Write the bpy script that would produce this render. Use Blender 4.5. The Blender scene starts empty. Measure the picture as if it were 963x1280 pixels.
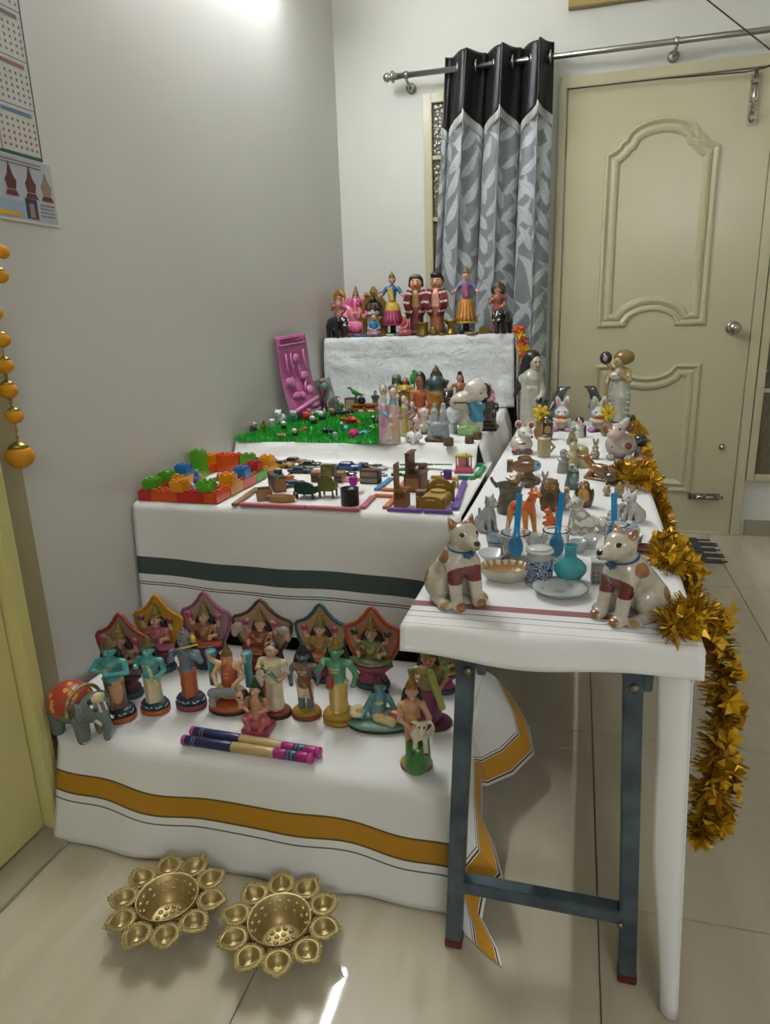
import bpy, bmesh, math, random
import numpy as np
from mathutils import Vector, Matrix, Euler

# ---------------------------------------------------------------- camera
SC = bpy.context.scene
COL = SC.collection
F_PX, CX, CY = 864.85, 481.5, 640.0
YAW, PITCH, ROLL = 0.27233, 0.27350, -0.03305
CAM = np.array([0.0, 0.0, 1.13])
_d = np.array([-math.sin(YAW)*math.cos(PITCH), math.cos(YAW)*math.cos(PITCH), -math.sin(PITCH)])
_r0 = np.array([math.cos(YAW), math.sin(YAW), 0.0]); _u0 = np.cross(_r0, _d)
_r = math.cos(ROLL)*_r0 + math.sin(ROLL)*_u0
_u = -math.sin(ROLL)*_r0 + math.cos(ROLL)*_u0
cam_data = bpy.data.cameras.new('camera')
cam_data.sensor_fit = 'HORIZONTAL'; cam_data.sensor_width = 36.0
cam_data.lens = 36.0*F_PX/963.0
cam_data.clip_start = 0.02
cam = bpy.data.objects.new('camera', cam_data); COL.objects.link(cam)
M3 = Matrix(((_r[0], _u[0], -_d[0]), (_r[1], _u[1], -_d[1]), (_r[2], _u[2], -_d[2])))
cam.matrix_world = Matrix.Translation(Vector(CAM)) @ M3.to_4x4()
SC.camera = cam

# ---------------------------------------------------------------- world, exposure
SC.view_settings.view_transform = 'Standard'
SC.view_settings.look = 'None'
SC.view_settings.gamma = 1.0
SC.view_settings.use_curve_mapping = False
SC.view_settings.exposure = 0.2
TUBE_WATT = 185.0          # emission strength of the wall tube in view of the shelf
REAR_WATT = 420.0          # emission strength of the tube on the wall behind the camera
w = bpy.data.worlds.new('world'); SC.world = w; w.use_nodes = True
w.node_tree.nodes['Background'].inputs[0].default_value = (0.86, 0.9, 1.0, 1)
w.node_tree.nodes['Background'].inputs[1].default_value = 0.05

# ---------------------------------------------------------------- pixel <-> place
def ray(x, y): return _d + (x-CX)/F_PX*_r - (y-CY)/F_PX*_u
def onz(x, y, z):
    v = ray(x, y); return CAM + v*((z-CAM[2])/v[2])
def ony(x, y, Y):
    v = ray(x, y); return CAM + v*((Y-CAM[1])/v[1])
def onx(x, y, X):
    v = ray(x, y); return CAM + v*((X-CAM[0])/v[0])

# ---------------------------------------------------------------- colour and materials
def lin(h):
    if isinstance(h, (tuple, list)): return tuple(h[:3])
    h = h.lstrip('#'); o = []
    for i in (0, 2, 4):
        c = int(h[i:i+2], 16)/255.0
        o.append(c/12.92 if c <= 0.04045 else ((c+0.055)/1.055)**2.4)
    return tuple(o)
_M = {}
def pbsdf(m): return m.node_tree.nodes['Principled BSDF']
def mat(name, col='#cccccc', rough=0.5, metal=0.0, coat=0.0, noise=0.0, nscale=20.0, bump=0.0, bscale=60.0, trans=0.0, ior=1.45, emit=None, estr=0.0, alpha=1.0, sub=0.0, dirt=None):
    if name in _M: return _M[name]
    m = bpy.data.materials.new(name); m.use_nodes = True
    nt = m.node_tree; b = pbsdf(m); c = lin(col)
    b.inputs['Base Color'].default_value = (*c, 1)
    b.inputs['Roughness'].default_value = rough
    b.inputs['Metallic'].default_value = metal
    b.inputs['Coat Weight'].default_value = coat
    b.inputs['Coat Roughness'].default_value = 0.12
    b.inputs['Transmission Weight'].default_value = trans
    b.inputs['IOR'].default_value = ior
    b.inputs['Alpha'].default_value = alpha
    if emit:
        b.inputs['Emission Color'].default_value = (*lin(emit), 1); b.inputs['Emission Strength'].default_value = estr
    if noise > 0:
        tc = nt.nodes.new('ShaderNodeTexCoord'); n = nt.nodes.new('ShaderNodeTexNoise')
        n.inputs['Scale'].default_value = nscale; n.inputs['Detail'].default_value = 5
        nt.links.new(tc.outputs['Object'], n.inputs['Vector'])
        r = nt.nodes.new('ShaderNodeValToRGB')
        r.color_ramp.elements[0].position = 0.3; r.color_ramp.elements[1].position = 0.7
        d2 = lin(dirt) if dirt else tuple(x*(1-noise) for x in c)
        r.color_ramp.elements[0].color = (*d2, 1); r.color_ramp.elements[1].color = (*c, 1)
        nt.links.new(n.outputs['Fac'], r.inputs['Fac']); nt.links.new(r.outputs['Color'], b.inputs['Base Color'])
    if bump > 0:
        tc = nt.nodes.new('ShaderNodeTexCoord'); n = nt.nodes.new('ShaderNodeTexNoise')
        n.inputs['Scale'].default_value = bscale; n.inputs['Detail'].default_value = 4
        nt.links.new(tc.outputs['Object'], n.inputs['Vector'])
        bp = nt.nodes.new('ShaderNodeBump'); bp.inputs['Strength'].default_value = bump; bp.inputs['Distance'].default_value = 0.004
        nt.links.new(n.outputs['Fac'], bp.inputs['Height']); nt.links.new(bp.outputs['Normal'], b.inputs['Normal'])
    _M[name] = m
    return m
def painted(kind, rough, coat, metal=0.0, bump=0.0):
    """a material that takes its colours from the painted colour attribute of the mesh"""
    key = 'painted_'+kind
    if key in _M: return _M[key]
    m = bpy.data.materials.new(key); m.use_nodes = True; nt = m.node_tree; b = pbsdf(m)
    a = nt.nodes.new('ShaderNodeAttribute'); a.attribute_name = 'paint'
    n = nt.nodes.new('ShaderNodeTexNoise'); n.inputs['Scale'].default_value = 14; n.inputs['Detail'].default_value = 4
    tc = nt.nodes.new('ShaderNodeTexCoord'); nt.links.new(tc.outputs['Object'], n.inputs['Vector'])
    mr = nt.nodes.new('ShaderNodeMapRange'); mr.inputs[1].default_value = .3; mr.inputs[2].default_value = .7
    mr.inputs[3].default_value = .92; mr.inputs[4].default_value = 1.2
    nt.links.new(n.outputs['Fac'], mr.inputs[0])
    mx = nt.nodes.new('ShaderNodeVectorMath'); mx.operation = 'SCALE'
    nt.links.new(a.outputs['Color'], mx.inputs[0]); nt.links.new(mr.outputs[0], mx.inputs['Scale'])
    nt.links.new(mx.outputs[0], b.inputs['Base Color'])
    b.inputs['Roughness'].default_value = rough; b.inputs['Coat Weight'].default_value = coat; b.inputs['Coat Roughness'].default_value = .1
    b.inputs['Metallic'].default_value = metal
    if bump:
        bp = nt.nodes.new('ShaderNodeBump'); bp.inputs['Strength'].default_value = bump; bp.inputs['Distance'].default_value = .01
        n2 = nt.nodes.new('ShaderNodeTexNoise'); n2.inputs['Scale'].default_value = 45
        nt.links.new(tc.outputs['Object'], n2.inputs['Vector'])
        nt.links.new(n2.outputs['Fac'], bp.inputs['Height']); nt.links.new(bp.outputs['Normal'], b.inputs['Normal'])
    _M[key] = m
    return m
def CLAY(): return painted('clay', .42, .25)
def GLAZE(): return painted('glaze', .22, .6)
def MATTE(): return painted('matte', .6, 0)
def CARVED(): return painted('carved', .4, .3, bump=.6)

# ---------------------------------------------------------------- objects
def obj(name, me, m=None, parent=None, loc=None, rot=None, scale=None):
    o = bpy.data.objects.new(name, me); COL.objects.link(o)
    if m is not None and me is not None and not me.materials: me.materials.append(m)
    if parent is not None: o.parent = parent
    if loc is not None: o.location = [float(x) for x in loc]
    if rot is not None: o.rotation_euler = rot
    if scale is not None: o.scale = (scale,)*3 if isinstance(scale, (int, float)) else scale
    return o
def tag(o, label, cat, group=None):
    o['label'] = label; o['category'] = cat
    if group: o['group'] = group
    return o
def thing(name, label, cat, loc=(0, 0, 0), rz=0.0, s=1.0, group=None, rot=None):
    o = obj(name, None, None, None, loc, rot if rot else (0, 0, rz), s)
    o.empty_display_size = .02
    return tag(o, label, cat, group)
def struct(o): o['kind'] = 'structure'; return o
def copy_tree(root, loc, rz=None, label=None, group=None, s=None):
    r = root.copy(); COL.objects.link(r); r.location = [float(x) for x in loc]
    if rz is not None: r.rotation_euler = (0, 0, rz)
    if s is not None: r.scale = (s, s, s)
    if label: r['label'] = label
    if group: r['group'] = group
    for ch in list(root.children):
        c = ch.copy(); COL.objects.link(c); c.parent = r
        for g in list(ch.children):
            g2 = g.copy(); COL.objects.link(g2); g2.parent = c
    return r

# ---------------------------------------------------------------- mesh helpers
class MB:
    def __init__(s): s.v = []; s.f = []; s.sm = []
    def add(s, v, f, smooth=False):
        n = len(s.v); s.v += [tuple(float(c) for c in p) for p in v]
        s.f += [tuple(i+n for i in q) for q in f]; s.sm += [smooth]*len(f); return s
    def box(s, c, h, rot=None, taper=1.0):
        p = []
        for dz in (-1, 1):
            t = taper if dz > 0 else 1.0
            for dx, dy in ((-1, -1), (1, -1), (1, 1), (-1, 1)):
                q = Vector((dx*h[0]*t, dy*h[1]*t, dz*h[2]))
                if rot is not None: q = rot @ q
                p.append((c[0]+q.x, c[1]+q.y, c[2]+q.z))
        return s.add(p, [(3, 2, 1, 0), (4, 5, 6, 7), (0, 1, 5, 4), (1, 2, 6, 5), (2, 3, 7, 6), (3, 0, 4, 7)])
    def lathe(s, prof, n=24, c=(0, 0, 0), sy=1.0, wob=None, axis='z', close=True):
        v = []; f = []; m = len(prof)
        for (r, z) in prof:
            for i in range(n):
                a = 2*math.pi*i/n; rr = r*(wob(a, z) if wob else 1)
                q = (rr*math.cos(a), rr*math.sin(a)*sy, z)
                if axis == 'x': q = (q[2], q[0], q[1])
                elif axis == 'y': q = (q[0], q[2], q[1])
                v.append((q[0]+c[0], q[1]+c[1], q[2]+c[2]))
        for j in range(m-1):
            for i in range(n):
                a = j*n+i; b = j*n+(i+1) % n; f.append((a, b, b+n, a+n))
        if close:
            f.append(tuple(range(n-1, -1, -1))); f.append(tuple((m-1)*n+i for i in range(n)))
        return s.add(v, f, True)
    def tube(s, pts, r, n=8, closed=False, sq=False):
        P = [Vector([float(c) for c in p]) for p in pts]; m = len(P); v = []; f = []
        rs = r if isinstance(r, (list, tuple)) else [r]*m
        up = None
        for i in range(m):
            if closed: t = (P[(i+1) % m]-P[i-1])
            else: t = P[min(i+1, m-1)]-P[max(i-1, 0)]
            if t.length < 1e-9: t = Vector((0, 0, 1))
            t.normalize()
            if up is None: up = Vector((0, 0, 1)) if abs(t.z) < .9 else Vector((0, 1, 0))
            x = t.cross(up)
            if x.length < 1e-4: x = t.cross(Vector((1, 0, 0)))
            x.normalize(); up = x.cross(t).normalized()
            for k in range(n):
                a = 2*math.pi*(k+(.5 if sq else 0))/n
                q = P[i]+(x*math.cos(a)+up*math.sin(a))*rs[i]
                v.append(q)
        e = m if closed else m-1
        for i in range(e):
            for k in range(n):
                a = i*n+k; b = i*n+(k+1) % n; c = ((i+1) % m)*n
                f.append((a, b, c+(k+1) % n, c+k))
        if not closed:
            f.append(tuple(range(n-1, -1, -1))); f.append(tuple((m-1)*n+k for k in range(n)))
        return s.add(v, f, not sq)
    def prism(s, poly, y0, y1, plane='xz'):
        """polygon (a,b) extruded; plane xz -> along y, xy -> along z, yz -> along x"""
        n = len(poly)
        def P(a, b, t): return {'xz': (a, t, b), 'xy': (a, b, t), 'yz': (t, a, b)}[plane]
        v = [P(a, b, y0) for a, b in poly]+[P(a, b, y1) for a, b in poly]
        f = [tuple(range(n)), tuple(range(2*n-1, n-1, -1))]+[(i, i+n, (i+1) % n+n, (i+1) % n) for i in range(n)]
        return s.add(v, f)
    def ball(s, c, r, n=12, m=8):
        rr = r if isinstance(r, (tuple, list)) else (r, r, r)
        v = [(c[0], c[1], c[2]-rr[2])]; f = []
        for j in range(1, m):
            ph = -math.pi/2+math.pi*j/m
            for i in range(n):
                a = 2*math.pi*i/n
                v.append((c[0]+rr[0]*math.cos(ph)*math.cos(a), c[1]+rr[1]*math.cos(ph)*math.sin(a), c[2]+rr[2]*math.sin(ph)))
        v.append((c[0], c[1], c[2]+rr[2])); L = len(v)-1
        for i in range(n): f.append((0, 1+(i+1) % n, 1+i))
        for j in range(m-2):
            for i in range(n):
                a = 1+j*n+i; b = 1+j*n+(i+1) % n; f.append((a, b, b+n, a+n))
        for i in range(n): f.append((L, 1+(m-2)*n+i, 1+(m-2)*n+(i+1) % n))
        return s.add(v, f, True)
    def mesh(s, name, fix=True, bevel=0.0):
        me = bpy.data.meshes.new(name); me.from_pydata(s.v, [], s.f); me.update()
        me.polygons.foreach_set('use_smooth', s.sm)
        if fix or bevel:
            bm = bmesh.new(); bm.from_mesh(me)
            bmesh.ops.recalc_face_normals(bm, faces=bm.faces[:])
            if bevel:
                bmesh.ops.bevel(bm, geom=[e for e in bm.edges if e.calc_face_angle(0) > .5], offset=bevel, segments=2, affect='EDGES', clamp_overlap=True)
            bm.to_mesh(me); bm.free()
        return me
    def obj(s, name, m, parent=None, bevel=0.0, **kw): return obj(name, s.mesh(name, True, bevel), m, parent, **kw)

# ---------------------------------------------------------------- modelling by smooth blending of rounded shapes
def Cp(a, b, ra, rb, col): return ('c', np.array(a, float), np.array(b, float), ra, rb, lin(col))
def El(c, r, col, rot=None):
    R = None if rot is None else np.array(Euler([math.radians(x) for x in rot]).to_matrix())
    return ('e', np.array(c, float), np.array(r, float), R, 0, lin(col))
def Bx(c, h, rd, col, rot=None):
    R = None if rot is None else np.array(Euler([math.radians(x) for x in rot]).to_matrix())
    return ('b', np.array(c, float), np.array(h, float), R, rd, lin(col))
def Pt(c, r, col):
    r = (r, r, r) if isinstance(r, (int, float)) else r
    return (np.array(c, float), np.array(r, float), lin(col))
def _sd(p, P):
    if p[0] == 'c':
        _, a, b, ra, rb, _c = p; ba = b-a; L = float(ba @ ba)+1e-12
        t = np.clip(((P-a) @ ba)/L, 0, 1)
        return np.linalg.norm(P-a-t[..., None]*ba, axis=-1)-(ra+(rb-ra)*t)
    q = P-p[1]
    if p[3] is not None: q = q @ p[3]
    if p[0] == 'e':
        k0 = np.linalg.norm(q/p[2], axis=-1); k1 = np.linalg.norm(q/(p[2]**2), axis=-1)+1e-9
        return k0*(k0-1)/k1
    d = np.abs(q)-(p[2]-p[4])
    return np.linalg.norm(np.maximum(d, 0), axis=-1)+np.minimum(d.max(-1), 0)-p[4]
def _bb(p):
    if p[0] == 'c':
        return np.minimum(p[1]-p[3], p[2]-p[4]), np.maximum(p[1]+p[3], p[2]+p[4])
    m = np.full(3, p[2].max()) if p[3] is not None else p[2]
    return p[1]-m, p[1]+m
_SC = {}
def sculpt(name, prims, paints=(), res=56, k=.018, key=None, flat=True):
    if key and key in _SC: return _SC[key]
    lo = np.min([_bb(p)[0] for p in prims], 0); hi = np.max([_bb(p)[1] for p in prims], 0)
    if flat: lo[2] = max(lo[2], 0.0)        # stands flat on its base
    h = float((hi-lo).max())/res
    lo = lo-1.5*h; hi = hi+2*h
    n = np.ceil((hi-lo)/h).astype(int)+1
    g = [lo[i]+h*np.arange(n[i]) for i in range(3)]
    P = np.stack(np.meshgrid(*g, indexing='ij'), -1).astype(np.float32)
    D = np.full(P.shape[:3], 9.0, np.float32)
    for p in prims:
        # only the part of the grid near this shape
        a, b = _bb(p); m = 2.5*h+k
        i0 = np.clip(np.floor((a-m-lo)/h).astype(int), 0, n-1); i1 = np.clip(np.ceil((b+m-lo)/h).astype(int)+1, 1, n)
        sl = tuple(slice(i0[i], i1[i]) for i in range(3))
        d = _sd(p, P[sl]); e = D[sl]
        t = np.clip(.5+.5*(e-d)/k, 0, 1)
        D[sl] = np.where(np.abs(e-d) < k, e+(d-e)*t-k*t*(1-t), np.minimum(d, e))
    if flat: D = np.maximum(D, -(P[..., 2]))
    ins = D < 0
    # surface nets
    c = tuple(x-1 for x in D.shape); acc = np.zeros(c+(3,), np.float32); cnt = np.zeros(c, np.float32)
    cor = [(i, j, l) for i in (0, 1) for j in (0, 1) for l in (0, 1)]
    def S(A, o): return A[o[0]:o[0]+c[0], o[1]:o[1]+c[1], o[2]:o[2]+c[2]]
    for o in cor:
        for ax in range(3):
            if o[ax]: continue
            o2 = list(o); o2[ax] = 1; o2 = tuple(o2)
            A, B = S(D, o), S(D, o2); x = (A < 0) != (B < 0)
            t = np.where(x, A/np.where(x, A-B, 1), 0)
            q = np.zeros(c+(3,), np.float32)
            for m in range(3): q[..., m] = o[m]
            q[..., ax] = t
            acc += np.where(x[..., None], q, 0); cnt += x
    act = cnt > 0
    idx = -np.ones(c, int); idx[act] = np.arange(act.sum())
    ijk = np.argwhere(act); V = (ijk+acc[act]/cnt[act][:, None])*h+lo
    F = []
    for ax in range(3):
        a1, a2 = (ax+1) % 3, (ax+2) % 3
        sh = list(D.shape); sh[ax] -= 1
        s0 = [slice(None)]*3; s1 = [slice(None)]*3; s0[ax] = slice(0, -1); s1[ax] = slice(1, None)
        A = ins[tuple(s0)]; B = ins[tuple(s1)]
        for flip in (0, 1):
            e = np.argwhere((A & ~B) if not flip else (~A & B))
            e = e[(e[:, a1] > 0) & (e[:, a2] > 0) & (e[:, a1] < c[a1]) & (e[:, a2] < c[a2])]
            if not len(e): continue
            q = []
            for d1, d2 in ((-1, -1), (0, -1), (0, 0), (-1, 0)):
                w_ = e.copy(); w_[:, a1] += d1; w_[:, a2] += d2
                q.append(idx[w_[:, 0], w_[:, 1], w_[:, 2]])
            q = np.stack(q, 1)
            F.append(q if not flip else q[:, ::-1])
    F = np.concatenate(F)
    best = np.full(len(V), 9.0); colr = np.zeros((len(V), 4)); colr[:, 3] = 1
    for p in prims:
        d = _sd(p, V); b = d < best; best[b] = d[b]; colr[b, :3] = p[5]
    for (cc, rr, co) in paints:
        b = (((V-cc)/rr)**2).sum(1) < 1; colr[b, :3] = co
    me = bpy.data.meshes.new(name)
    me.vertices.add(len(V)); me.vertices.foreach_set('co', V.astype(np.float32).ravel())
    me.loops.add(F.size); me.loops.foreach_set('vertex_index', F.ravel().astype(np.int32))
    me.polygons.add(len(F)); me.polygons.foreach_set('loop_start', np.arange(0, F.size, 4, dtype=np.int32))
    me.update(calc_edges=True)
    me.polygons.foreach_set('use_smooth', np.ones(len(F), bool))
    at = me.attributes.new('paint', 'FLOAT_COLOR', 'POINT'); at.data.foreach_set('color', colr.astype(np.float32).ravel())
    if key: _SC[key] = me
    return me
def mirror(prims):
    o = []
    for p in prims:
        if p[0] == 'c': o.append(('c', p[1]*[-1, 1, 1], p[2]*[-1, 1, 1], p[3], p[4], p[5]))
        else:
            R = p[3]
            if R is not None: R = np.diag([-1, 1, 1.0]) @ R @ np.diag([-1, 1, 1.0])
            o.append((p[0], p[1]*[-1, 1, 1], p[2], R, p[4], p[5]))
    return o
# ---------------------------------------------------------------- lamps of the room
def tube_lamp(name, label, loc, rz, length, watt, glow):
    t = thing(name, label, 'lamp', loc, rz)
    MB().box((0, 0, 0), (length/2+.02, .018, .022)).obj('batten', mat('lamp_batten', '#e8e8e4', .4), t, bevel=.004)
    MB().lathe([(.001, -length/2), (.0145, -length/2), (.0145, length/2), (.001, length/2)], 14, (0, -.04, 0), axis='x').obj('tube', mat('tube_glow_%s' % name, '#ffffff', .4, emit=glow, estr=watt), t)
    for sx in (-1, 1):
        MB().box((sx*(length/2+.012), -.026, 0), (.012, .028, .018)).obj('end_cap', mat('lamp_batten'), t, bevel=.003)
    return t
X_L, Y_B, X_R, Y_F, Z_C = -1.232, 3.745, 2.7, -2.6, 2.95
tube_lamp('tube_light', 'white tube light fixed high on the left wall above the shelves', (X_L+.02, 2.37, 2.545), math.pi/2, 1.2, TUBE_WATT, '#fbfdff')
tube_lamp('tube_light', 'white tube light on the wall opposite the panelled door', (1.25, Y_F+.02, 2.35), math.pi, 1.2, REAR_WATT, '#fffaf0')

# ---------------------------------------------------------------- room shell
def wall_mat(name, col, rough, tint):
    m = mat(name, col, rough, noise=.06, nscale=2.2, bump=.05, bscale=35)
    return m
WALL = wall_mat('wall_paint', '#c9c9c1', .48, 0)
def slab(name, lo, hi, m):
    c = [(a+b)/2 for a, b in zip(lo, hi)]; h = [(b-a)/2 for a, b in zip(lo, hi)]
    return struct(MB().box(c, h).obj(name, m))
slab('wall_left', (X_L-.12, 1.12, 0), (X_L, Y_B+.1, Z_C), mat('wall_left_paint', '#c9c8c2', .34, noise=.05, nscale=1.6, bump=.06, bscale=6))
slab('wall_left', (X_L-.12, Y_F, 0), (X_L, .20, Z_C), mat('wall_left_paint'))
slab('wall_left', (X_L-.12, .20, 2.14), (X_L, 1.12, Z_C), mat('wall_left_paint'))
slab('wall_back', (X_L-.12, Y_B, 0), (X_R, Y_B+.1, Z_C), WALL)
slab('wall_right', (X_R, Y_F, 0), (X_R+.1, Y_B+.1, Z_C), mat('wall_paint_light', '#e2e0d8', .5))
slab('wall_rear', (X_L-.12, Y_F-.1, 0), (X_R, Y_F, Z_C), mat('wall_paint_light'))
slab('ceiling', (X_L-.12, Y_F, Z_C), (X_R, Y_B+.1, Z_C+.1), mat('ceiling_paint', '#ecebe6', .7))

# floor: grout bed with 600 mm vitrified tiles laid on it
fl = slab('floor', (X_L-.12, Y_F, -.05), (X_R, Y_B, -.004), mat('grout', '#6f6a5f', .8))
def tile_mat():
    m = mat('vitrified_tile', '#b9b4a6', .035)
    nt = m.node_tree; b = pbsdf(m)
    tc = nt.nodes.new('ShaderNodeNewGeometry'); mp = nt.nodes.new('ShaderNodeMapping'); mp.inputs['Scale'].default_value = (14, 2.0, 1); mp.inputs['Rotation'].default_value = (0, 0, .35)
    n = nt.nodes.new('ShaderNodeTexNoise'); n.inputs['Scale'].default_value = 1.3; n.inputs['Detail'].default_value = 5
    nt.links.new(tc.outputs['Position'], mp.inputs[0]); nt.links.new(mp.outputs[0], n.inputs['Vector'])
    r = nt.nodes.new('ShaderNodeValToRGB'); r.color_ramp.elements[0].position = .3; r.color_ramp.elements[1].position = .75
    r.color_ramp.elements[0].color = (*lin('#b6ae98'), 1); r.color_ramp.elements[1].color = (*lin('#c4bca7'), 1)
    nt.links.new(n.outputs['Fac'], r.inputs['Fac']); nt.links.new(r.outputs['Color'], b.inputs['Base Color'])
    b.inputs['Specular IOR Level'].default_value = .5
    return m
TILE = tile_mat()
tile_me = MB().box((0, 0, -.006), (.2988, .2988, .006)).mesh('tile', True, .0008)
for i in range(-2, 5):
    for j in range(-6, 5):
        cx, cy = .083+.6*i+.3, 1.173+.6*j+.3
        if cx-.3 < X_L-.1 or cx+.3 > X_R: continue
        if cy+.3 > Y_B+.02: continue
        obj('tile', tile_me, TILE, fl, (cx, cy, 0))
cut = MB().box((0, 0, -.006), (.2988, .083, .006)).mesh('tile_cut', True, .0008)
for i in range(-2, 5): 
    cx = .083+.6*i+.3
    if cx-.3 > X_L-.1 and cx+.3 < X_R: obj('tile', cut, TILE, fl, (cx, 3.573+.085, 0))
half = MB().box((0, 0, -.006), (.056, .2988, .006)).mesh('tile_half', True, .0008)
for j in range(-6, 4): obj('tile', half, TILE, fl, (-1.1175-.058, 1.473+.6*j, 0))

# skirting of the back wall right of the door
sk = struct(MB().box((1.78, Y_B-.006, .04), (.92, .008, .04)).obj('baseboard_back', mat('skirting', '#8d8574', .3)))
sk2 = struct(MB().box((X_L+.006, 2.44, .04), (.008, 1.30, .04)).obj('baseboard_left', mat('skirting')))

PAINT = mat('beige_gloss_paint', '#b6b192', .26, noise=.05, nscale=3, bump=.08, bscale=9)
YPAINT = mat('yellow_beige_gloss_paint', '#d0c888', .3, noise=.08, nscale=2.5, bump=.05, bscale=8)

# door on the left wall (only its hinge side is in view)
d1 = struct(MB().box((-1.181, .65, 1.06), (.02, .446, 1.05)).obj('door_1', YPAINT))
MB().box((-1.172, 1.112, 1.07), (.046, .012, 1.07)).obj('frame', YPAINT, d1, bevel=.003)
MB().box((-1.178, 1.131, 1.07), (.046, .009, 1.07)).obj('frame_bead', YPAINT, d1, bevel=.003)
MB().box((-1.172, .192, 1.07), (.046, .012, 1.07)).obj('frame', YPAINT, d1, bevel=.003)
MB().box((-1.172, .65, 2.135), (.046, .47, .02)).obj('frame', YPAINT, d1, bevel=.003)
struct(MB().box((-1.117, .62, .004), (.042, .478, .004)).obj('trim_1', mat('threshold_stone', '#a49d8a', .2, noise=.06, nscale=9), bevel=.002))
struct(MB().box((X_L+.002, 1.212, 1.2), (.003, .078, 1.2)).obj('trim_2', mat('beige_wall_band', '#a39a78', .45, noise=.06, nscale=5)))

# panelled door in the back wall
YF = 3.735
def rail_loop(poly, prof, y):
    """sweep a moulding profile (inward offset, height) round a closed outline"""
    n = len(poly); P = [Vector((a, b)) for a, b in poly]
    area = sum(P[i].x*P[(i+1) % n].y-P[(i+1) % n].x*P[i].y for i in range(n))
    sg = 1 if area > 0 else -1
    v = []; f = []; m = len(prof)
    for i in range(n):
        e1 = (P[i]-P[i-1]).normalized(); e2 = (P[(i+1) % n]-P[i]).normalized()
        n1 = Vector((-e1.y, e1.x))*sg; n2 = Vector((-e2.y, e2.x))*sg
        k = (n1+n2); k = k/max(.35, k.length_squared/2)
        for (o, h) in prof:
            q = P[i]+k*o; v.append((q.x, y-h, q.y))
    for i in range(n):
        for j in range(m-1):
            a = i*m+j; b = ((i+1) % n)*m+j; f.append((a, b, b+1, a+1))
    return v, f
d2 = struct(MB().box((.35, YF+.018, 1.067), (.44, .018, 1.057)).obj('door_2', PAINT))
prof = [(0, -.001), (.004, .010), (.014, .013), (.024, .006), (.030, .002), (.036, .008), (.048, .012), (.060, .009), (.072, -.001)]
arch = []
x0, x1, zb, zs = .088, .588, 1.048, 1.835
arch += [(x0, zb), (x0+.14, zb)]+[(.338+.115*math.cos(math.pi-a), zb+.005+.068*math.sin(a)) for a in np.linspace(.25, math.pi-.25, 9)]+[(x1-.14, zb), (x1, zb)]
arch += [(x1, zs)]+[(x1-.01-.055*math.sin(a), zs+.055-.045*math.cos(a)) for a in np.linspace(.2, 1.4, 4)]
arch += [(.338+.165*math.cos(a), 1.885+.088*math.sin(a)) for a in np.linspace(.12, math.pi-.12, 13)]
arch += [(x0+.01+.055*math.sin(a), zs+.055-.045*math.cos(a)) for a in np.linspace(1.4, .2, 4)]+[(x0, zs)]
v, f = rail_loop(arch, prof, YF); MB().add(v, f, False).obj('panel_moulding', PAINT, d2)
low = [(x0, .215), (x1, .215), (x1, .868), (x1-.13, .868)]+[(.338+.12*math.cos(a), .868-.062*math.sin(a)) for a in np.linspace(.2, math.pi-.2, 9)]+[(x0+.13, .868), (x0, .868)]
v, f = rail_loop(low, prof, YF); MB().add(v, f, False).obj('panel_moulding', PAINT, d2)
for z in (1.90, 1.067, .35):
    h = MB().lathe([(.0055, -.066), (.0055, .066)], 10, (-.097, YF-.006, z)).obj('hinge', mat('hinge_steel', '#8e8a78', .35, .7), d2)
knob = MB().lathe([(.001, -.062), (.016, -.06), (.026, -.05), (.03, -.038), (.026, -.026), (.014, -.018), (.012, -.008), (.031, -.006), (.033, 0)], 20, (.714, YF, 1.03), axis='y').obj('knob', mat('steel', '#b9b6ac', .18, 1.0), d2)
MB().lathe([(.001, -.02), (.01, -.019), (.014, -.01), (.011, -.004), (.016, 0)], 14, (.718, YF, .454), axis='y').obj('latch_knob', mat('steel'), d2)
def bolt(cx, cz, L, vert, name):
    STEEL = mat('bolt_steel', '#7d7a6c', .3, .85)
    hx, hz = (.018, L/2) if vert else (L/2, .018)
    b = MB().box((cx, YF-.0015, cz), (hx, .0025, hz)).obj(name, STEEL, d2, bevel=.001)
    ax = 'z' if vert else 'x'
    pr = [(.001, -L/2+.01), (.0075, -L/2+.01), (.0075, L/2+.012), (.001, L/2+.012)]
    MB().lathe(pr, 10, (cx, YF-.014, cz), axis=ax).obj('rod', mat('steel'), b)
    for q in (-.36, 0, .36):
        c = (cx, YF-.012, cz+q*L) if vert else (cx+q*L, YF-.012, cz)
        MB().box(c, (.012, .011, .009) if vert else (.009, .011, .012)).obj('guide', STEEL, b, bevel=.002)
    MB().lathe([(.001, -.04), (.007, -.038), (.006, -.01)], 10, (cx+(0 if vert else -.25*L), YF-.014+.005, cz-(.25*L if vert else 0)), axis='y').obj('grip', mat('steel'), b)
    return b
bolt(.703, 2.0, .20, True, 'tower_bolt')
bolt(.655, .197, .15, False, 'slide_bolt')
MB().box((.806, YF-.004, .197), (.018, .008, .016)).obj('bolt_keeper', mat('bolt_steel'), d2, bevel=.002)
MB().box((-.113, YF-.003, 1.087), (.018, .013, 1.087)).obj('frame', PAINT, d2, bevel=.003)
MB().box((.814, YF-.003, 1.087), (.022, .013, 1.087)).obj('frame', PAINT, d2, bevel=.003)
MB().box((.35, YF-.003, 2.15), (.445, .013, .024)).obj('frame', PAINT, d2, bevel=.003)
MB().box((.35, YF-.006, .006), (.44, .016, .006)).obj('sill', PAINT, d2, bevel=.002)

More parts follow.
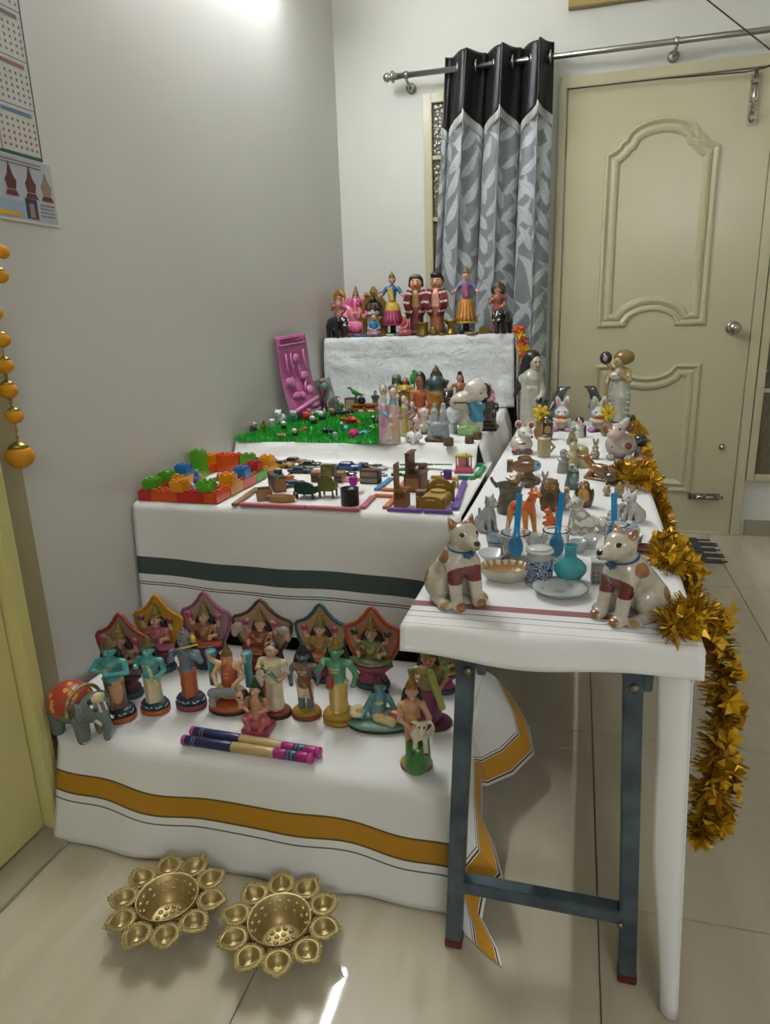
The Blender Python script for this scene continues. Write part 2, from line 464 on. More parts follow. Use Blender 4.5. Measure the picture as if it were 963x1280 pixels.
# windows beside the door: painted frame with patterned glass
def pebble_glass(name, col):
    if name in _M: return _M[name]
    m = mat(name, col, .22); nt = m.node_tree; b = pbsdf(m)
    tc = nt.nodes.new('ShaderNodeNewGeometry'); v_ = nt.nodes.new('ShaderNodeTexVoronoi'); v_.inputs['Scale'].default_value = 55
    nt.links.new(tc.outputs['Position'], v_.inputs['Vector'])
    bp = nt.nodes.new('ShaderNodeBump'); bp.inputs['Strength'].default_value = .7; bp.inputs['Distance'].default_value = .004
    nt.links.new(v_.outputs['Distance'], bp.inputs['Height']); nt.links.new(bp.outputs['Normal'], b.inputs['Normal'])
    return m
GL = pebble_glass('patterned_glass', '#5a5742')
def window(name, x0, x1, z0, z1, fr, nz, nx):
    wn = struct(MB().box(((x0+x1)/2, Y_B-.004, (z0+z1)/2), ((x1-x0)/2-.01, .003, (z1-z0)/2-.01)).obj(name, GL))
    for (a, b, c, d) in ((x0, x0+fr, z0, z1), (x1-fr, x1, z0, z1), (x0+fr, x1-fr, z1-fr, z1), (x0+fr, x1-fr, z0, z0+fr)):
        MB().box(((a+b)/2, Y_B-.012, (c+d)/2), ((b-a)/2, .016, (d-c)/2)).obj('frame', PAINT, wn, bevel=.003)
    for i in range(1, nz):
        z = z0+(z1-z0)*i/nz
        MB().box(((x0+x1)/2, Y_B-.010, z), ((x1-x0)/2-fr, .010, .010)).obj('glazing_bar', PAINT, wn, bevel=.002)
    for i in range(1, nx):
        x = x0+(x1-x0)*i/nx
        MB().box((x, Y_B-.009, (z0+z1)/2), (.008, .008, (z1-z0)/2-fr)).obj('glazing_bar', PAINT, wn, bevel=.002)
    return wn
window('window_1', -.778, -.165, .75, 2.172, .042, 5, 2)
window('window_2', .84, 1.60, .286, 2.08, .035, 4, 2)
# ventilator above the door
vt = struct(MB().box((.35, Y_B-.004, 2.62), (.44, .003, .16)).obj('window_3', GL))
VP = mat('varnish_wood', '#9a854c', .35, noise=.2, nscale=12)
for c, h in (((.35, Y_B-.018, 2.462), (.452, .022, .018)), ((.35, Y_B-.018, 2.80), (.452, .022, .02)), ((-.085, Y_B-.018, 2.63), (.018, .022, .15)), ((.785, Y_B-.018, 2.63), (.018, .022, .15))):
    MB().box(c, h).obj('frame', VP, vt, bevel=.003)

# curtain rod on brackets
rd = thing('curtain_rod', 'steel curtain rod with ball finial across the window and door', 'curtain rod', (0, 3.64, 2.238))
ST = mat('brushed_steel', '#a8a8a2', .28, 1.0)
MB().lathe([(.001, -.9), (.0125, -.9), (.0125, 1.75), (.001, 1.75)], 16, axis='x').obj('rod', ST, rd)
fin = [(.001, -.955), (.014, -.95), (.021, -.938), (.021, -.93), (.012, -.922), (.012, -.918), (.026, -.912), (.026, -.902), (.015, -.896), (.015, -.88)]
MB().lathe(fin, 18, axis='x').obj('finial', ST, rd)
for x in (-.84, .36, 1.5):
    b = MB().tube([(x, .105, -.03), (x, .05, -.03), (x, .0, -.018)], .007, 8).obj('bracket', ST, rd)
    MB().lathe([(.001, .09), (.024, .091), (.024, .105)], 14, (x, 0, -.03), axis='y').obj('flange', ST, b)
    MB().lathe([(.018, -.008), (.018, .008)], 16, (x, 0, 0), axis='x').obj('collar', ST, b)

# ---------------------------------------------------------------- curtain
def curtain():
    t = thing('curtain', 'grey leaf print curtain with black velvet top and bead fringe', 'curtain', (0, 0, 0))
    xa, xb, zt, zb = -.665, -.165, 2.285, .55
    folds = 3.0
    def surf(u, z, inner=0.0):
        d = (zt-z)/(zt-zb)
        spread = 1+.20*min(1, d*1.1)
        xm = xb-.005
        x = xm+(xa+(xb-xa)*u-xm)*spread
        ph = 2*math.pi*folds*u+.4
        y = 3.64+(.05-.008*d)*math.sin(ph)+.010*math.sin(3.1*ph+6*d)
        x += .018*math.sin(2*ph)*(.6+.4*d)
        return x, y-inner, z
    # leaf print
    rng = random.Random(5); leaves = []
    for s in range(-1, 8):
        x = s*.135; side = 1
        for q in range(40):
            v = q*.058+.03*(s % 3)
            sx = x+.035*math.sin(v*6+s)
            leaves.append((sx, v, side*(.35+.5*rng.random()), .13+.06*rng.random(), .017+.008*rng.random())); side = -side
    nu, nv = 170, 330
    W = .92
    U = np.linspace(0, 1, nu); Z = np.linspace(zt-.02, zb, nv)
    uu, zz = np.meshgrid(U*W, (zt-Z), indexing='ij'); mask = np.zeros_like(uu)
    for (lx, lv, a, L, wd) in leaves:
        # leaf grows upwards from the stem
        dx, dv = uu-lx, -(zz-lv)
        p = dx*math.sin(a)+dv*math.cos(a); q = dx*math.cos(a)-dv*math.sin(a)
        tt = np.clip(p/L, 0, 1); wl = wd*np.sin(math.pi*tt**.75)*(1-.25*tt)
        ok = (p > 0) & (p < L) & (np.abs(q-.012*np.sin(math.pi*tt)) < wl)
        vein = np.abs(q-.012*np.sin(math.pi*tt)) < .0016
        mask[ok] = 1.0; mask[ok & vein] = .55
    me = bpy.data.meshes.new('drape')
    v = [surf(u, z) for u in U for z in Z]
    f = [(i*nv+j, i*nv+j+1, (i+1)*nv+j+1, (i+1)*nv+j) for i in range(nu-1) for j in range(nv-1)]
    me.from_pydata(v, [], f); me.update(); me.polygons.foreach_set('use_smooth', [True]*len(f))
    g0, g1 = np.array(lin('#6a6f71')), np.array(lin('#a3a9ac'))
    c = np.ones((nu*nv, 4), np.float32); c[:, :3] = g0+(g1-g0)*mask.reshape(-1, 1)
    at = me.attributes.new('paint', 'FLOAT_COLOR', 'POINT'); at.data.foreach_set('color', c.ravel())
    m = painted('curtain', .42, 0); pbsdf(m).inputs['Sheen Weight'].default_value = .3
    obj('drape', me, m, t)
    # velvet header with scalloped lower edge
    BV = mat('black_velvet', '#06090c', .45); pbsdf(BV).inputs['Sheen Weight'].default_value = .03
    def hem(u): return 2.02+.035*math.cos(2*math.pi*folds*u+.4+math.pi/2)
    nu2, nv2 = 120, 24; v = []
    for i in range(nu2):
        u = i/(nu2-1); z1 = hem(u)
        for j in range(nv2):
            z = zt+.015+(z1-zt-.015)*j/(nv2-1); x, y, _ = surf(u, min(z, zt)); yy = (y-3.64)*1.12+3.64-.006
            v.append((x, yy, z))
    f = [(i*nv2+j, i*nv2+j+1, (i+1)*nv2+j+1, (i+1)*nv2+j) for i in range(nu2-1) for j in range(nv2-1)]
    hd = MB().add(v, f, True).obj('header', BV, t); sm = hd.modifiers.new('thick', 'SOLIDIFY'); sm.thickness = .003
    # bead fringe
    fm = MB(); bd = []
    for i in range(0, nu2):
        u = i/(nu2-1); x, y, _ = surf(u, hem(u)); y = (y-3.64)*1.12+3.64-.010
        fm.lathe([(.0012, -.045), (.0034, -.04), (.0034, -.006), (.0012, 0)], 6, (x, y, hem(u)))
    o = fm.obj('bead_fringe', mat('fringe_bead', '#b5b7b2', .35, .2), t); o['kind'] = 'stuff'
    tb = MB().tube([(surf(i/79, 2.1)[0], (surf(i/79, 2.1)[1]-3.64)*1.12+3.64-.011, hem(i/79)+.001) for i in range(80)], .004, 6)
    tb.obj('fringe_band', BV, t)
    for k in range(8):
        u = (k*.5+.0)/folds-.4/(2*math.pi*folds)
        if u < 0 or u > 1: continue
        x, y, z = surf(u, 2.24)
        MB().tube([(x+.004, 3.64+.024*math.cos(a), 2.238+.024*math.sin(a)) for a in np.linspace(0, 2*math.pi, 18, endpoint=False)], .0055, 8, True).obj('eyelet', mat('brushed_steel'), t)
    return t
curtain()

# wires crossing above the door
WR = mat('red_cable', '#4a201c', .5)
tag(MB().tube([(.30, 3.60, 2.50), (.465, 3.60, 2.362), (.722, 3.60, 2.152), (.9, 3.6, 1.99)], .0032, 8).obj('cable', WR), 'dark red cable slanting down over the top of the door', 'cable')
tag(MB().tube([(-.09, 3.705, 2.118), (.3, 3.702, 2.117), (.66, 3.70, 2.105), (.72, 3.65, 2.10), (.80, 3.62, 2.13), (1.0, 3.6, 2.16)], .0028, 8).obj('cable', mat('black_cable', '#1a1817', .5)), 'thin black cable run along the top of the door', 'cable')

# ---------------------------------------------------------------- calendar on the left wall
def calendar():
    t = thing('wall_calendar', 'printed paper wall calendar hanging on the left wall', 'calendar', (X_L+.003, 0, 0))
    PAPER = mat('calendar_paper', '#c9c9c4', .4, noise=.04, nscale=6)
    y0, y1, z0, z1 = 1.10, 1.541, 1.365, 2.05
    MB().box((.0015, (y0+y1)/2, (z0+z1)/2), (.0012, (y1-y0)/2, (z1-z0)/2)).obj('sheet', PAPER, t)
    INK = mat('print_grey', '#6a6c70', .5); RED = mat('print_red', '#8d5f5b', .5); BLU = mat('print_blue', '#5f7896', .5); GRN = mat('print_green', '#2e5a4a', .5)
    def pr(name, a, b, c, d, m, e=.0005): return MB().box((.003+e, (a+b)/2, (c+d)/2), (.0004, (b-a)/2, (d-c)/2)).obj(name, m, t)
    pr('printed_line', y0, y1-.028, 1.505, 1.511, GRN); pr('printed_line', y1-.031, y1-.028, 1.511, z1, INK)
    # month grids
    heads = [INK, RED, BLU]
    fm = {}
    for cidx, yc in enumerate((1.452, 1.30)):
        for r in range(5):
            zt = 1.597+.098*r
            m = heads[(r*2+cidx+2) % 3] if r < 2 else INK
            pr('month_title', yc-.045, yc+.045, zt-.004, zt+.004, m)
            mb = MB()
            for i in range(7):
                for j in range(5):
                    mb.box((.0037, yc-.048+.016*i, zt-.018-.0135*j), (.0003, .0022, .0026))
            o = mb.obj('date_grid', INK if (r+cidx) % 3 else mat('print_red_soft', '#8a5a58', .5), t); o['kind'] = 'stuff'
            for (a, b, c, d) in ((yc-.06, yc-.0585, zt-.085, zt+.01), (yc+.0585, yc+.06, zt-.085, zt+.01), (yc-.06, yc+.06, zt-.086, zt-.0845)):
                pr('grid_line', a, b, c, d, INK)
    # advert strip below
    SKY = mat('print_pale', '#a9abb3', .5)
    pr('advert_panel', y0, y1-.006, 1.372, 1.502, SKY, .0001)
    DKR = mat('print_maroon', '#5c2b2a', .5); SKN = mat('print_tan', '#8d7561', .5); NAV = mat('print_navy', '#2f3f55', .5); YEL = mat('print_yellow', '#c2a12c', .5)
    for yc, h in ((1.46, .03), (1.51, .026), (1.40, .03)):
        MB().prism([(yc-.012, 1.432), (yc+.012, 1.432), (yc+.017, 1.45), (yc+.008, 1.462), (yc, 1.432+h*1.9), (yc-.008, 1.462), (yc-.017, 1.45)], .0036, .0042, 'yz').obj('printed_picture', DKR if yc != 1.51 else SKN, t)
        MB().prism([(yc-.02, 1.419), (yc+.02, 1.419), (yc+.013, 1.43), (yc-.013, 1.43)], .0036, .0042, 'yz').obj('printed_picture', DKR, t)
    pr('printed_picture', 1.435, 1.472, 1.375, 1.418, NAV); pr('printed_picture', 1.446, 1.461, 1.378, 1.408, SKN, .001)
    pr('printed_picture', y0, 1.43, 1.376, 1.41, mat('print_sky', '#8d9fb5', .5)); pr('printed_picture', y0, 1.415, 1.376, 1.386, YEL, .001)
    for k in range(4): pr('printed_line', 1.482, 1.53-.004*(k % 2), 1.408-.008*k, 1.411-.008*k, RED if k < 2 else BLU)
    for k in range(2): pr('printed_line', 1.35, 1.50, 1.492-.007*k, 1.495-.007*k, INK)
calendar()

# ---------------------------------------------------------------- string of orange cloth balls at the door frame
def ball_string():
    t = thing('hanging_ball_string', 'hanging string of orange balls with gold caps beside the left door', 'decoration', (0, 0, 0))
    OR = mat('orange_cloth', '#c98a12', .75, noise=.12, nscale=30, bump=.2, bscale=80); GD = mat('gold_bead', '#a08a4a', .3, .9)
    Yp = 1.235
    ptz = [(0, 345, 9), (-7, 392, 9), (2, 425, 9.5), (6, 457, 10), (10, 488, 11), (18, 520, 10), (25, 570, 16)]
    pts = []
    for px, py, r in ptz:
        p = ony(px, py, Yp); rad = r/F_PX*np.linalg.norm(p-CAM)*.94; pts.append((p, rad))
    MB().tube([pts[0][0]+[0, 0, .5], pts[0][0]]+[p for p, _ in pts], .0018, 6).obj('string', GD, t)
    for p, rad in pts:
        MB().ball(p, (rad, rad, rad*.9), 18, 12).obj('ball', OR, t)
        MB().lathe([(rad*.75, p[2]+rad*.62), (rad*.55, p[2]+rad*.86), (rad*.25, p[2]+rad*1.05), (.001, p[2]+rad*1.07)], 14, (p[0], p[1], 0)).obj('gold_cap', GD, t)
    for i in range(3, 6):
        a, b = pts[i], pts[i+1]
        for q in (.35, .5, .65):
            c = a[0]+(b[0]-a[0])*q; MB().ball(c, .0042, 8, 6).obj('bead', GD, t)
    a = ony(3, 315, Yp); MB().ball(a, .0135, 14, 10).obj('ball', OR, t)
ball_string()

# door mat
def door_mat():
    t = thing('door_mat', 'dark grey ribbed door mat with finger fringe in front of the door', 'mat', (0, 0, 0))
    G = mat('mat_grey', '#4a4b50', .85, bump=.3, bscale=120)
    for k in range(13):
        y = 3.27+.028*k
        MB().box((.42, y, .006), (.20, .012, .005)).obj('rib', G, t, bevel=.002)
        L = .03+.012*(k % 2)
        MB().box((.62+L, y-.012*(k % 3), .004), (L, .006, .003)).obj('finger', G, t, bevel=.002)
    MB().box((.42, 3.44, .002), (.20, .178, .002)).obj('backing', G, t)
door_mat()
# ---------------------------------------------------------------- cloths and the tables under them
def cloth_mat(name, base, bands=(), ubands=(), rough=.75, wr=.35, wscale=7.0, dist=.4):
    """woven cloth; bands are (from, to, colour) in metres along V, ubands along U"""
    if name in _M: return _M[name]
    m = mat(name, base, rough); nt = m.node_tree; b = pbsdf(m)
    b.inputs['Sheen Weight'].default_value = .08
    uv = nt.nodes.new('ShaderNodeUVMap'); sp = nt.nodes.new('ShaderNodeSeparateXYZ'); nt.links.new(uv.outputs[0], sp.inputs[0])
    cur = None
    for ax, L in ((1, bands), (0, ubands)):
        for (a, c, col) in L:
            g = nt.nodes.new('ShaderNodeMath'); g.operation = 'COMPARE'
            nt.links.new(sp.outputs[ax], g.inputs[0]); g.inputs[1].default_value = (a+c)/2; g.inputs[2].default_value = abs(c-a)/2
            mx = nt.nodes.new('ShaderNodeMix'); mx.data_type = 'RGBA'
            nt.links.new(g.outputs[0], mx.inputs[0])
            if cur is None: mx.inputs[6].default_value = (*lin(base), 1)
            else: nt.links.new(cur, mx.inputs[6])
            mx.inputs[7].default_value = (*lin(col), 1); cur = mx.outputs[2]
    if cur is not None: nt.links.new(cur, b.inputs['Base Color'])
    geo = nt.nodes.new('ShaderNodeNewGeometry')
    n = nt.nodes.new('ShaderNodeTexNoise'); n.inputs['Scale'].default_value = wscale; n.inputs['Detail'].default_value = 3; n.inputs['Distortion'].default_value = dist
    nt.links.new(geo.outputs['Position'], n.inputs['Vector'])
    bp = nt.nodes.new('ShaderNodeBump'); bp.inputs['Strength'].default_value = wr; bp.inputs['Distance'].default_value = .03
    nt.links.new(n.outputs['Fac'], bp.inputs['Height'])
    n2 = nt.nodes.new('ShaderNodeTexNoise'); n2.inputs['Scale'].default_value = 500
    nt.links.new(geo.outputs['Position'], n2.inputs['Vector'])
    b2 = nt.nodes.new('ShaderNodeBump'); b2.inputs['Strength'].default_value = .12; b2.inputs['Distance'].default_value = .001
    nt.links.new(n2.outputs['Fac'], b2.inputs['Height']); nt.links.new(bp.outputs['Normal'], b2.inputs['Normal'])
    nt.links.new(b2.outputs['Normal'], b.inputs['Normal'])
    return m
def grid(name, P, U, V, m, parent=None, thick=.0025, uvf=None):
    nu, nv = len(U), len(V)
    v = [P(a, b) for a in U for b in V]
    f = [(i*nv+j, (i+1)*nv+j, (i+1)*nv+j+1, i*nv+j+1) for i in range(nu-1) for j in range(nv-1)]
    me = bpy.data.meshes.new(name); me.from_pydata([tuple(map(float, p)) for p in v], [], f); me.update()
    me.polygons.foreach_set('use_smooth', [True]*len(f))
    ul = me.uv_layers.new(name='UVMap'); uvs = []
    uvv = [(uvf(a, b) if uvf else (a, b)) for a in U for b in V]
    for q in f:
        for k in q: uvs += uvv[k]
    ul.data.foreach_set('uv', uvs)
    o = obj(name, me, m, parent)
    if thick:
        md = o.modifiers.new('thick', 'SOLIDIFY'); md.thickness = thick; md.offset = -1
    return o
def prof_path(pts, r=.02, step=.012):
    """resample a polyline with rounded corners -> list of (s, (a,b))"""
    P = [Vector(p) for p in pts]; out = [P[0]]
    for i in range(1, len(P)-1):
        a, b, c = P[i-1], P[i], P[i+1]
        r1 = min(r, (b-a).length*.45, (c-b).length*.45)
        p0 = b+(a-b).normalized()*r1; p1 = b+(c-b).normalized()*r1
        for k in range(7):
            t = k/6; out.append(p0*(1-t)**2+b*2*t*(1-t)+p1*t*t)
    out.append(P[-1])
    d = [0.0]
    for i in range(1, len(out)): d.append(d[-1]+(out[i]-out[i-1]).length)
    n = max(4, int(d[-1]/step)); res = []
    for k in range(n+1):
        s = d[-1]*k/n; i = 1
        while i < len(d)-1 and d[i] < s: i += 1
        t = (s-d[i-1])/max(1e-9, d[i]-d[i-1]); res.append((s, out[i-1].lerp(out[i], t)))
    return res
def lerp_path(path, s):
    n = len(path)-1; L = path[-1][0]; f = max(0, min(n-1e-6, s/L*n)); i = int(f); return path[i][1].lerp(path[i+1][1], f-i)
def wob(x, y, k=1.0): return k*(math.sin(9.1*x+1.3)+.6*math.sin(17*x+5*y)+.5*math.sin(23*y+2.1+4*x))

WHITE = '#e0e0dd'
# --- low bench: white cloth with yellow border down to the floor
Z1 = .232
b1 = prof_path([(1.64, Z1), (1.145, Z1), (1.075, .004)], .035)
L1 = b1[-1][0]
top1 = 1.64-1.145
m1 = cloth_mat('bench_cloth', WHITE, [(top1+.087, top1+.127, '#a97a12'), (top1+.083, top1+.087, '#5a4a1a'), (top1+.127, top1+.131, '#5a4a1a'), (top1+.146, top1+.149, '#4c5a58')], wr=.3, wscale=5)
def P1(x, s):
    p = lerp_path(b1, s); y, z = p.x, p.y
    d = max(0.0, s-top1); k = min(1, max(0, (1.22-y)/.08)); x = -.20+(x+.20)*(1-k*.088)
    y += (.006*math.sin(x*15)+.004*math.sin(x*31+1))*min(1, d*9)
    if d <= 0: z += .0012*wob(x, y)
    z -= 0
    return (x, y, z)
def uv1(x, s): return (x, s+.008*math.sin(x*9)+.004*math.sin(x*23)-.014*(x+.65))
bc = thing('bench_cloth', 'white cotton cloth with yellow border draped over the low bench', 'cloth', (0, 0, 0))
grid('drape', P1, np.linspace(-1.205, -.20, 90), [s for s, _ in b1], m1, bc, uvf=uv1)
# right end of the same cloth falls over the bench end, its woven edge band showing
m1b = cloth_mat('bench_cloth_edge', WHITE, [(.012, .058, '#b8851a'), (.006, .010, '#4a2018'), (.060, .0635, '#4a2018'), (.068, .070, '#4a2018')], wr=.2)
st = [  # station: top point, middle point, hem point
 ((-.20, 1.64, .232), (-.160, 1.64, .215), (-.125, 1.63, .165)),
 ((-.20, 1.56, .232), (-.135, 1.56, .200), (-.078, 1.56, .130)),
 ((-.20, 1.50, .232), (-.130, 1.51, .190), (-.062, 1.51, .088)),
 ((-.20, 1.44, .232), (-.155, 1.44, .190), (-.105, 1.43, .080)),
 ((-.20, 1.38, .232), (-.178, 1.38, .170), (-.158, 1.37, .085)),
 ((-.20, 1.32, .232), (-.182, 1.32, .190), (-.163, 1.31, .130)),
 ((-.20, 1.26, .232), (-.180, 1.26, .170), (-.155, 1.25, .090)),
 ((-.20, 1.20, .232), (-.180, 1.19, .170), (-.120, 1.16, .110)),
 ((-.20, 1.15, .232), (-.185, 1.125, .150), (-.095, 1.09, .100)),
 ((-.20, 1.125, .19), (-.185, 1.10, .110), (-.125, 1.07, .070)),
 ((-.20, 1.105, .12), (-.180, 1.08, .060), (-.130, 1.05, .035)),
 ((-.20, 1.09, .05), (-.150, 1.04, .022), (-.095, 1.01, .012)),
 ((-.20, 1.075, .006), (-.150, 1.02, .006), (-.085, .985, .005)),
]
def Pst(i, t):
    f = min(len(st)-1.0001, i); k = int(f); w_ = f-k; w_ = w_*w_*(3-2*w_)
    a, b, c = [Vector(st[k][j]).lerp(Vector(st[k+1][j]), w_) for j in range(3)]
    return tuple(a*(1-t)**2+b*2*t*(1-t)+c*t*t)
grid('side_fall', Pst, np.linspace(0, len(st)-1, 90), np.linspace(0, 1, 14), m1b, bc, uvf=lambda i, t: (i*.05, (1-t)*(Vector(Pst(i, 1))-Vector(Pst(i, .5))).length*2.0))
# the bench itself
bn = thing('low_bench', 'low plank bench hidden under the cloth with yellow border', 'bench', (0, 0, 0))
WOODD = mat('dark_wood', '#2a231c', .6, noise=.3, nscale=8)
MB().box((-.70, 1.40, .213), (.48, .235, .012)).obj('seat_board', WOODD, bn)
for x in (-1.1, -.30):
    for y in (1.22, 1.58): MB().box((x, y, .1005), (.02, .02, .1)).obj('leg', WOODD, bn)

# --- second tier: cloth with green band
Z2 = .637
b2 = prof_path([(2.36, Z2), (1.672, Z2), (1.655, .272)], .02)
top2 = 2.36-1.672
m2 = cloth_mat('second_tier_cloth', WHITE, [(top2+.150, top2+.203, '#3c4a48'), (top2+.226, top2+.229, '#33403e'), (top2+.233, top2+.236, '#33403e')], wr=.28, wscale=5)
def P2(x, s):
    p = lerp_path(b2, s); y, z = p.x, p.y; d = max(0.0, s-top2)
    y += (.005*math.sin(x*11+.6)+.003*math.sin(x*27))*min(1, d*6)
    if d <= 0: z += .0010*wob(x, y)
    return (x, y, z)
c2 = thing('second_tier_cloth', 'white cotton cloth with dark green band covering the toy table', 'cloth', (0, 0, 0))
grid('drape', P2, np.linspace(-1.224, -.268, 80), [s for s, _ in b2], m2, c2, uvf=lambda x, s: (x, s-.022*max(0, (x+1.22))+.004*math.sin(x*8)))
T2 = thing('toy_table', 'dark wooden table behind the painted idols under the green band cloth', 'table', (0, 0, 0))
MB().box((-.745, 2.02, .618), (.46, .33, .014)).obj('tabletop', WOODD, T2)
for x in (-1.15, -.32):
    for y in (1.72, 2.32): MB().box((x, y, .302), (.022, .022, .302)).obj('leg', WOODD, T2)
MB().box((-.745, 1.76, .25), (.40, .012, .10)).obj('gap_shade_panel', WOODD, T2)  # dark board added to stand for the shade in the gap behind the idols

# --- third tier: slightly higher, crumpled front fall, side fall on the right
Z3 = .700
m3 = cloth_mat('third_tier_cloth', WHITE, wr=.4, wscale=7)
b3 = prof_path([(3.32, Z3), (2.325, Z3), (2.285, Z2+.006), (2.20, Z2+.004)], .016)
top3 = 3.32-2.325
def P3(x, s):
    p = lerp_path(b3, s); y, z = p.x, p.y; d = s-top3
    if d > -.02: y += .010*math.sin(x*9+1)+.006*math.sin(x*25); z += .004*abs(math.sin(x*13+s*40))
    return (x, y, z)
c3 = thing('third_tier_cloth', 'plain white cloth under the grass mat and small statues', 'cloth', (0, 0, 0))
grid('drape', P3, np.linspace(-1.222, -.312, 70), [s for s, _ in b3], m3, c3)
def P3s(y, t):
    z = Z3-t*.36; k = min(1, t*5)
    return (-.312+.016*k+.012*math.sin(y*19)*k+.02*t, y, z+.02*math.sin(y*7)*t)
grid('side_fall', P3s, np.linspace(2.33, 3.32, 60), np.linspace(0, 1, 16), m3, c3)
T3 = thing('statue_table', 'dark table carrying the white cloth under the grass mat', 'table', (0, 0, 0))
MB().box((-.765, 2.83, .682), (.44, .48, .014)).obj('tabletop', WOODD, T3)
for x in (-1.15, -.36):
    for y in (2.40, 3.26): MB().box((x, y, .334), (.022, .022, .334)).obj('leg', WOODD, T3)

# --- top tier
Z4 = 1.040
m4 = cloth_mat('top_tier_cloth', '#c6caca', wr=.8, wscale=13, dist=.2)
b4 = prof_path([(3.58, Z4), (3.305, Z4), (3.285, .708)], .014)
top4 = 3.58-3.305
def P4(x, s):
    p = lerp_path(b4, s); y, z = p.x, p.y; d = max(0.0, s-top4)
    y += (.005*math.sin(x*13)+.003*math.sin(x*29+z*20)+.003*math.sin(x*7+z*41))*min(1, d*8)-.006*math.exp(-((d-.055+.02*x)/.006)**2)-.004*math.exp(-((x+.34+.1*(z-.9))/.006)**2)*min(1, d*8)
    return (x-.03*(x+.72)*min(1, d*3)*-1*.6, y, z)
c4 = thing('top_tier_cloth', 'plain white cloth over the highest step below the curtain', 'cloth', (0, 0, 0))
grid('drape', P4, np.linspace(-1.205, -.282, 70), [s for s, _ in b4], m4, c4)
def P4s(y, t):
    z = Z4-t*.52; k = min(1, t*6)
    return (-.282+.010*k+.030*t+.008*math.sin(y*33+t*4)*k, y-.05*t*(3.36-y > 0), z)
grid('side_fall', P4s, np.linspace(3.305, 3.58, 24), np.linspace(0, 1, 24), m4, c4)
def P4f(y, t):
    # turned-in edge fold along the front right corner
    z = Z4-.01-t*.33; return (-.275+.008*t+.012*y, 3.290-.012*t-.01*y, z)
T4 = thing('top_step_box', 'wooden box step under the topmost white cloth', 'box', (0, 0, 0))
MB().box((-.745, 3.45, 1.02), (.45, .13, .015)).obj('top_board', WOODD, T4)
for x in (-1.17, -.32):
    MB().box((x, 3.45, .503), (.02, .11, .502)).obj('side_board', WOODD, T4)

# --- narrow folding table on the right with white cloth
ZT = .650
TR = .012      # the table stands slightly turned
def tx(x, y): return x+TR*(y-1.0)
mT = cloth_mat('table_cloth', '#e6e6e6', ubands=(), bands=[(.082, .104, '#8a5a58'), (.060, .0625, '#6a5550'), (.040, .0415, '#6a5550'), (.012, .014, '#b7a97a')], wr=.3, wscale=6)
bT = prof_path([(3.24, ZT), (.992, ZT), (.983, .612)], .006, .008)
topT = 3.24-.992
def PT(x, s):
    p = lerp_path(bT, s); y, z = p.x, p.y; d = max(0.0, s-topT)
    e = 1.0
    if d > 0:
        z -= .012*math.exp(-((x+.06)/.13)**2)*d/.038; y += .004*math.sin(x*22)
    else: z += .0008*wob(x, y)
    return (tx(x, y), y, z)
ct = thing('table_cloth', 'white cloth with maroon stripe on the narrow folding table', 'cloth', (0, 0, 0))
U = np.linspace(-.258, .196, 46)
grid('drape', PT, U, [s for s, _ in bT], mT, ct, uvf=lambda x, s: (x, topT-s+.0))
def PS(y, t):
    k = max(0.0, 1-(y-1.0)/.30); drop = .045+.595*k*k*(3-2*k)
    z = ZT-.004-t*drop; q = min(1.0, t*drop/.05)
    return (tx(.197-.020*q*k+.020*k*t*q+.004*q*math.sin(y*14), y), y-.045*k*t*q, z)
grid('side_fall', PS, np.concatenate([np.linspace(1.0, 1.32, 34), np.linspace(1.36, 3.24, 48)]), np.linspace(0, 1, 26), mT, ct, uvf=lambda y, s: (s, 3+y))
def PF(a, t):
    # front corner of the side fall folded round towards the legs
    z = .628-t*.622; wd = .046*(1-t*t*.5)
    x0 = .1805+.020*t
    return (x0-wd*(1-a)+.003*math.sin(t*9)*(1-a), 1.0-.045*t+.010*(1-a)-.006*math.sin(a*3.1), z)
grid('corner_fold', PF, np.linspace(0, 1, 8), np.linspace(0, 1, 30), mT, ct, uvf=lambda a, t: (a, 5+t))
def PL(y, t): return (tx(-.258-.004*t, y), y, ZT-.001-t*.035)
grid('side_fall', PL, np.linspace(1.0, 3.24, 44), np.linspace(0, 1, 5), mT, ct, uvf=lambda y, s: (s, 3+y))

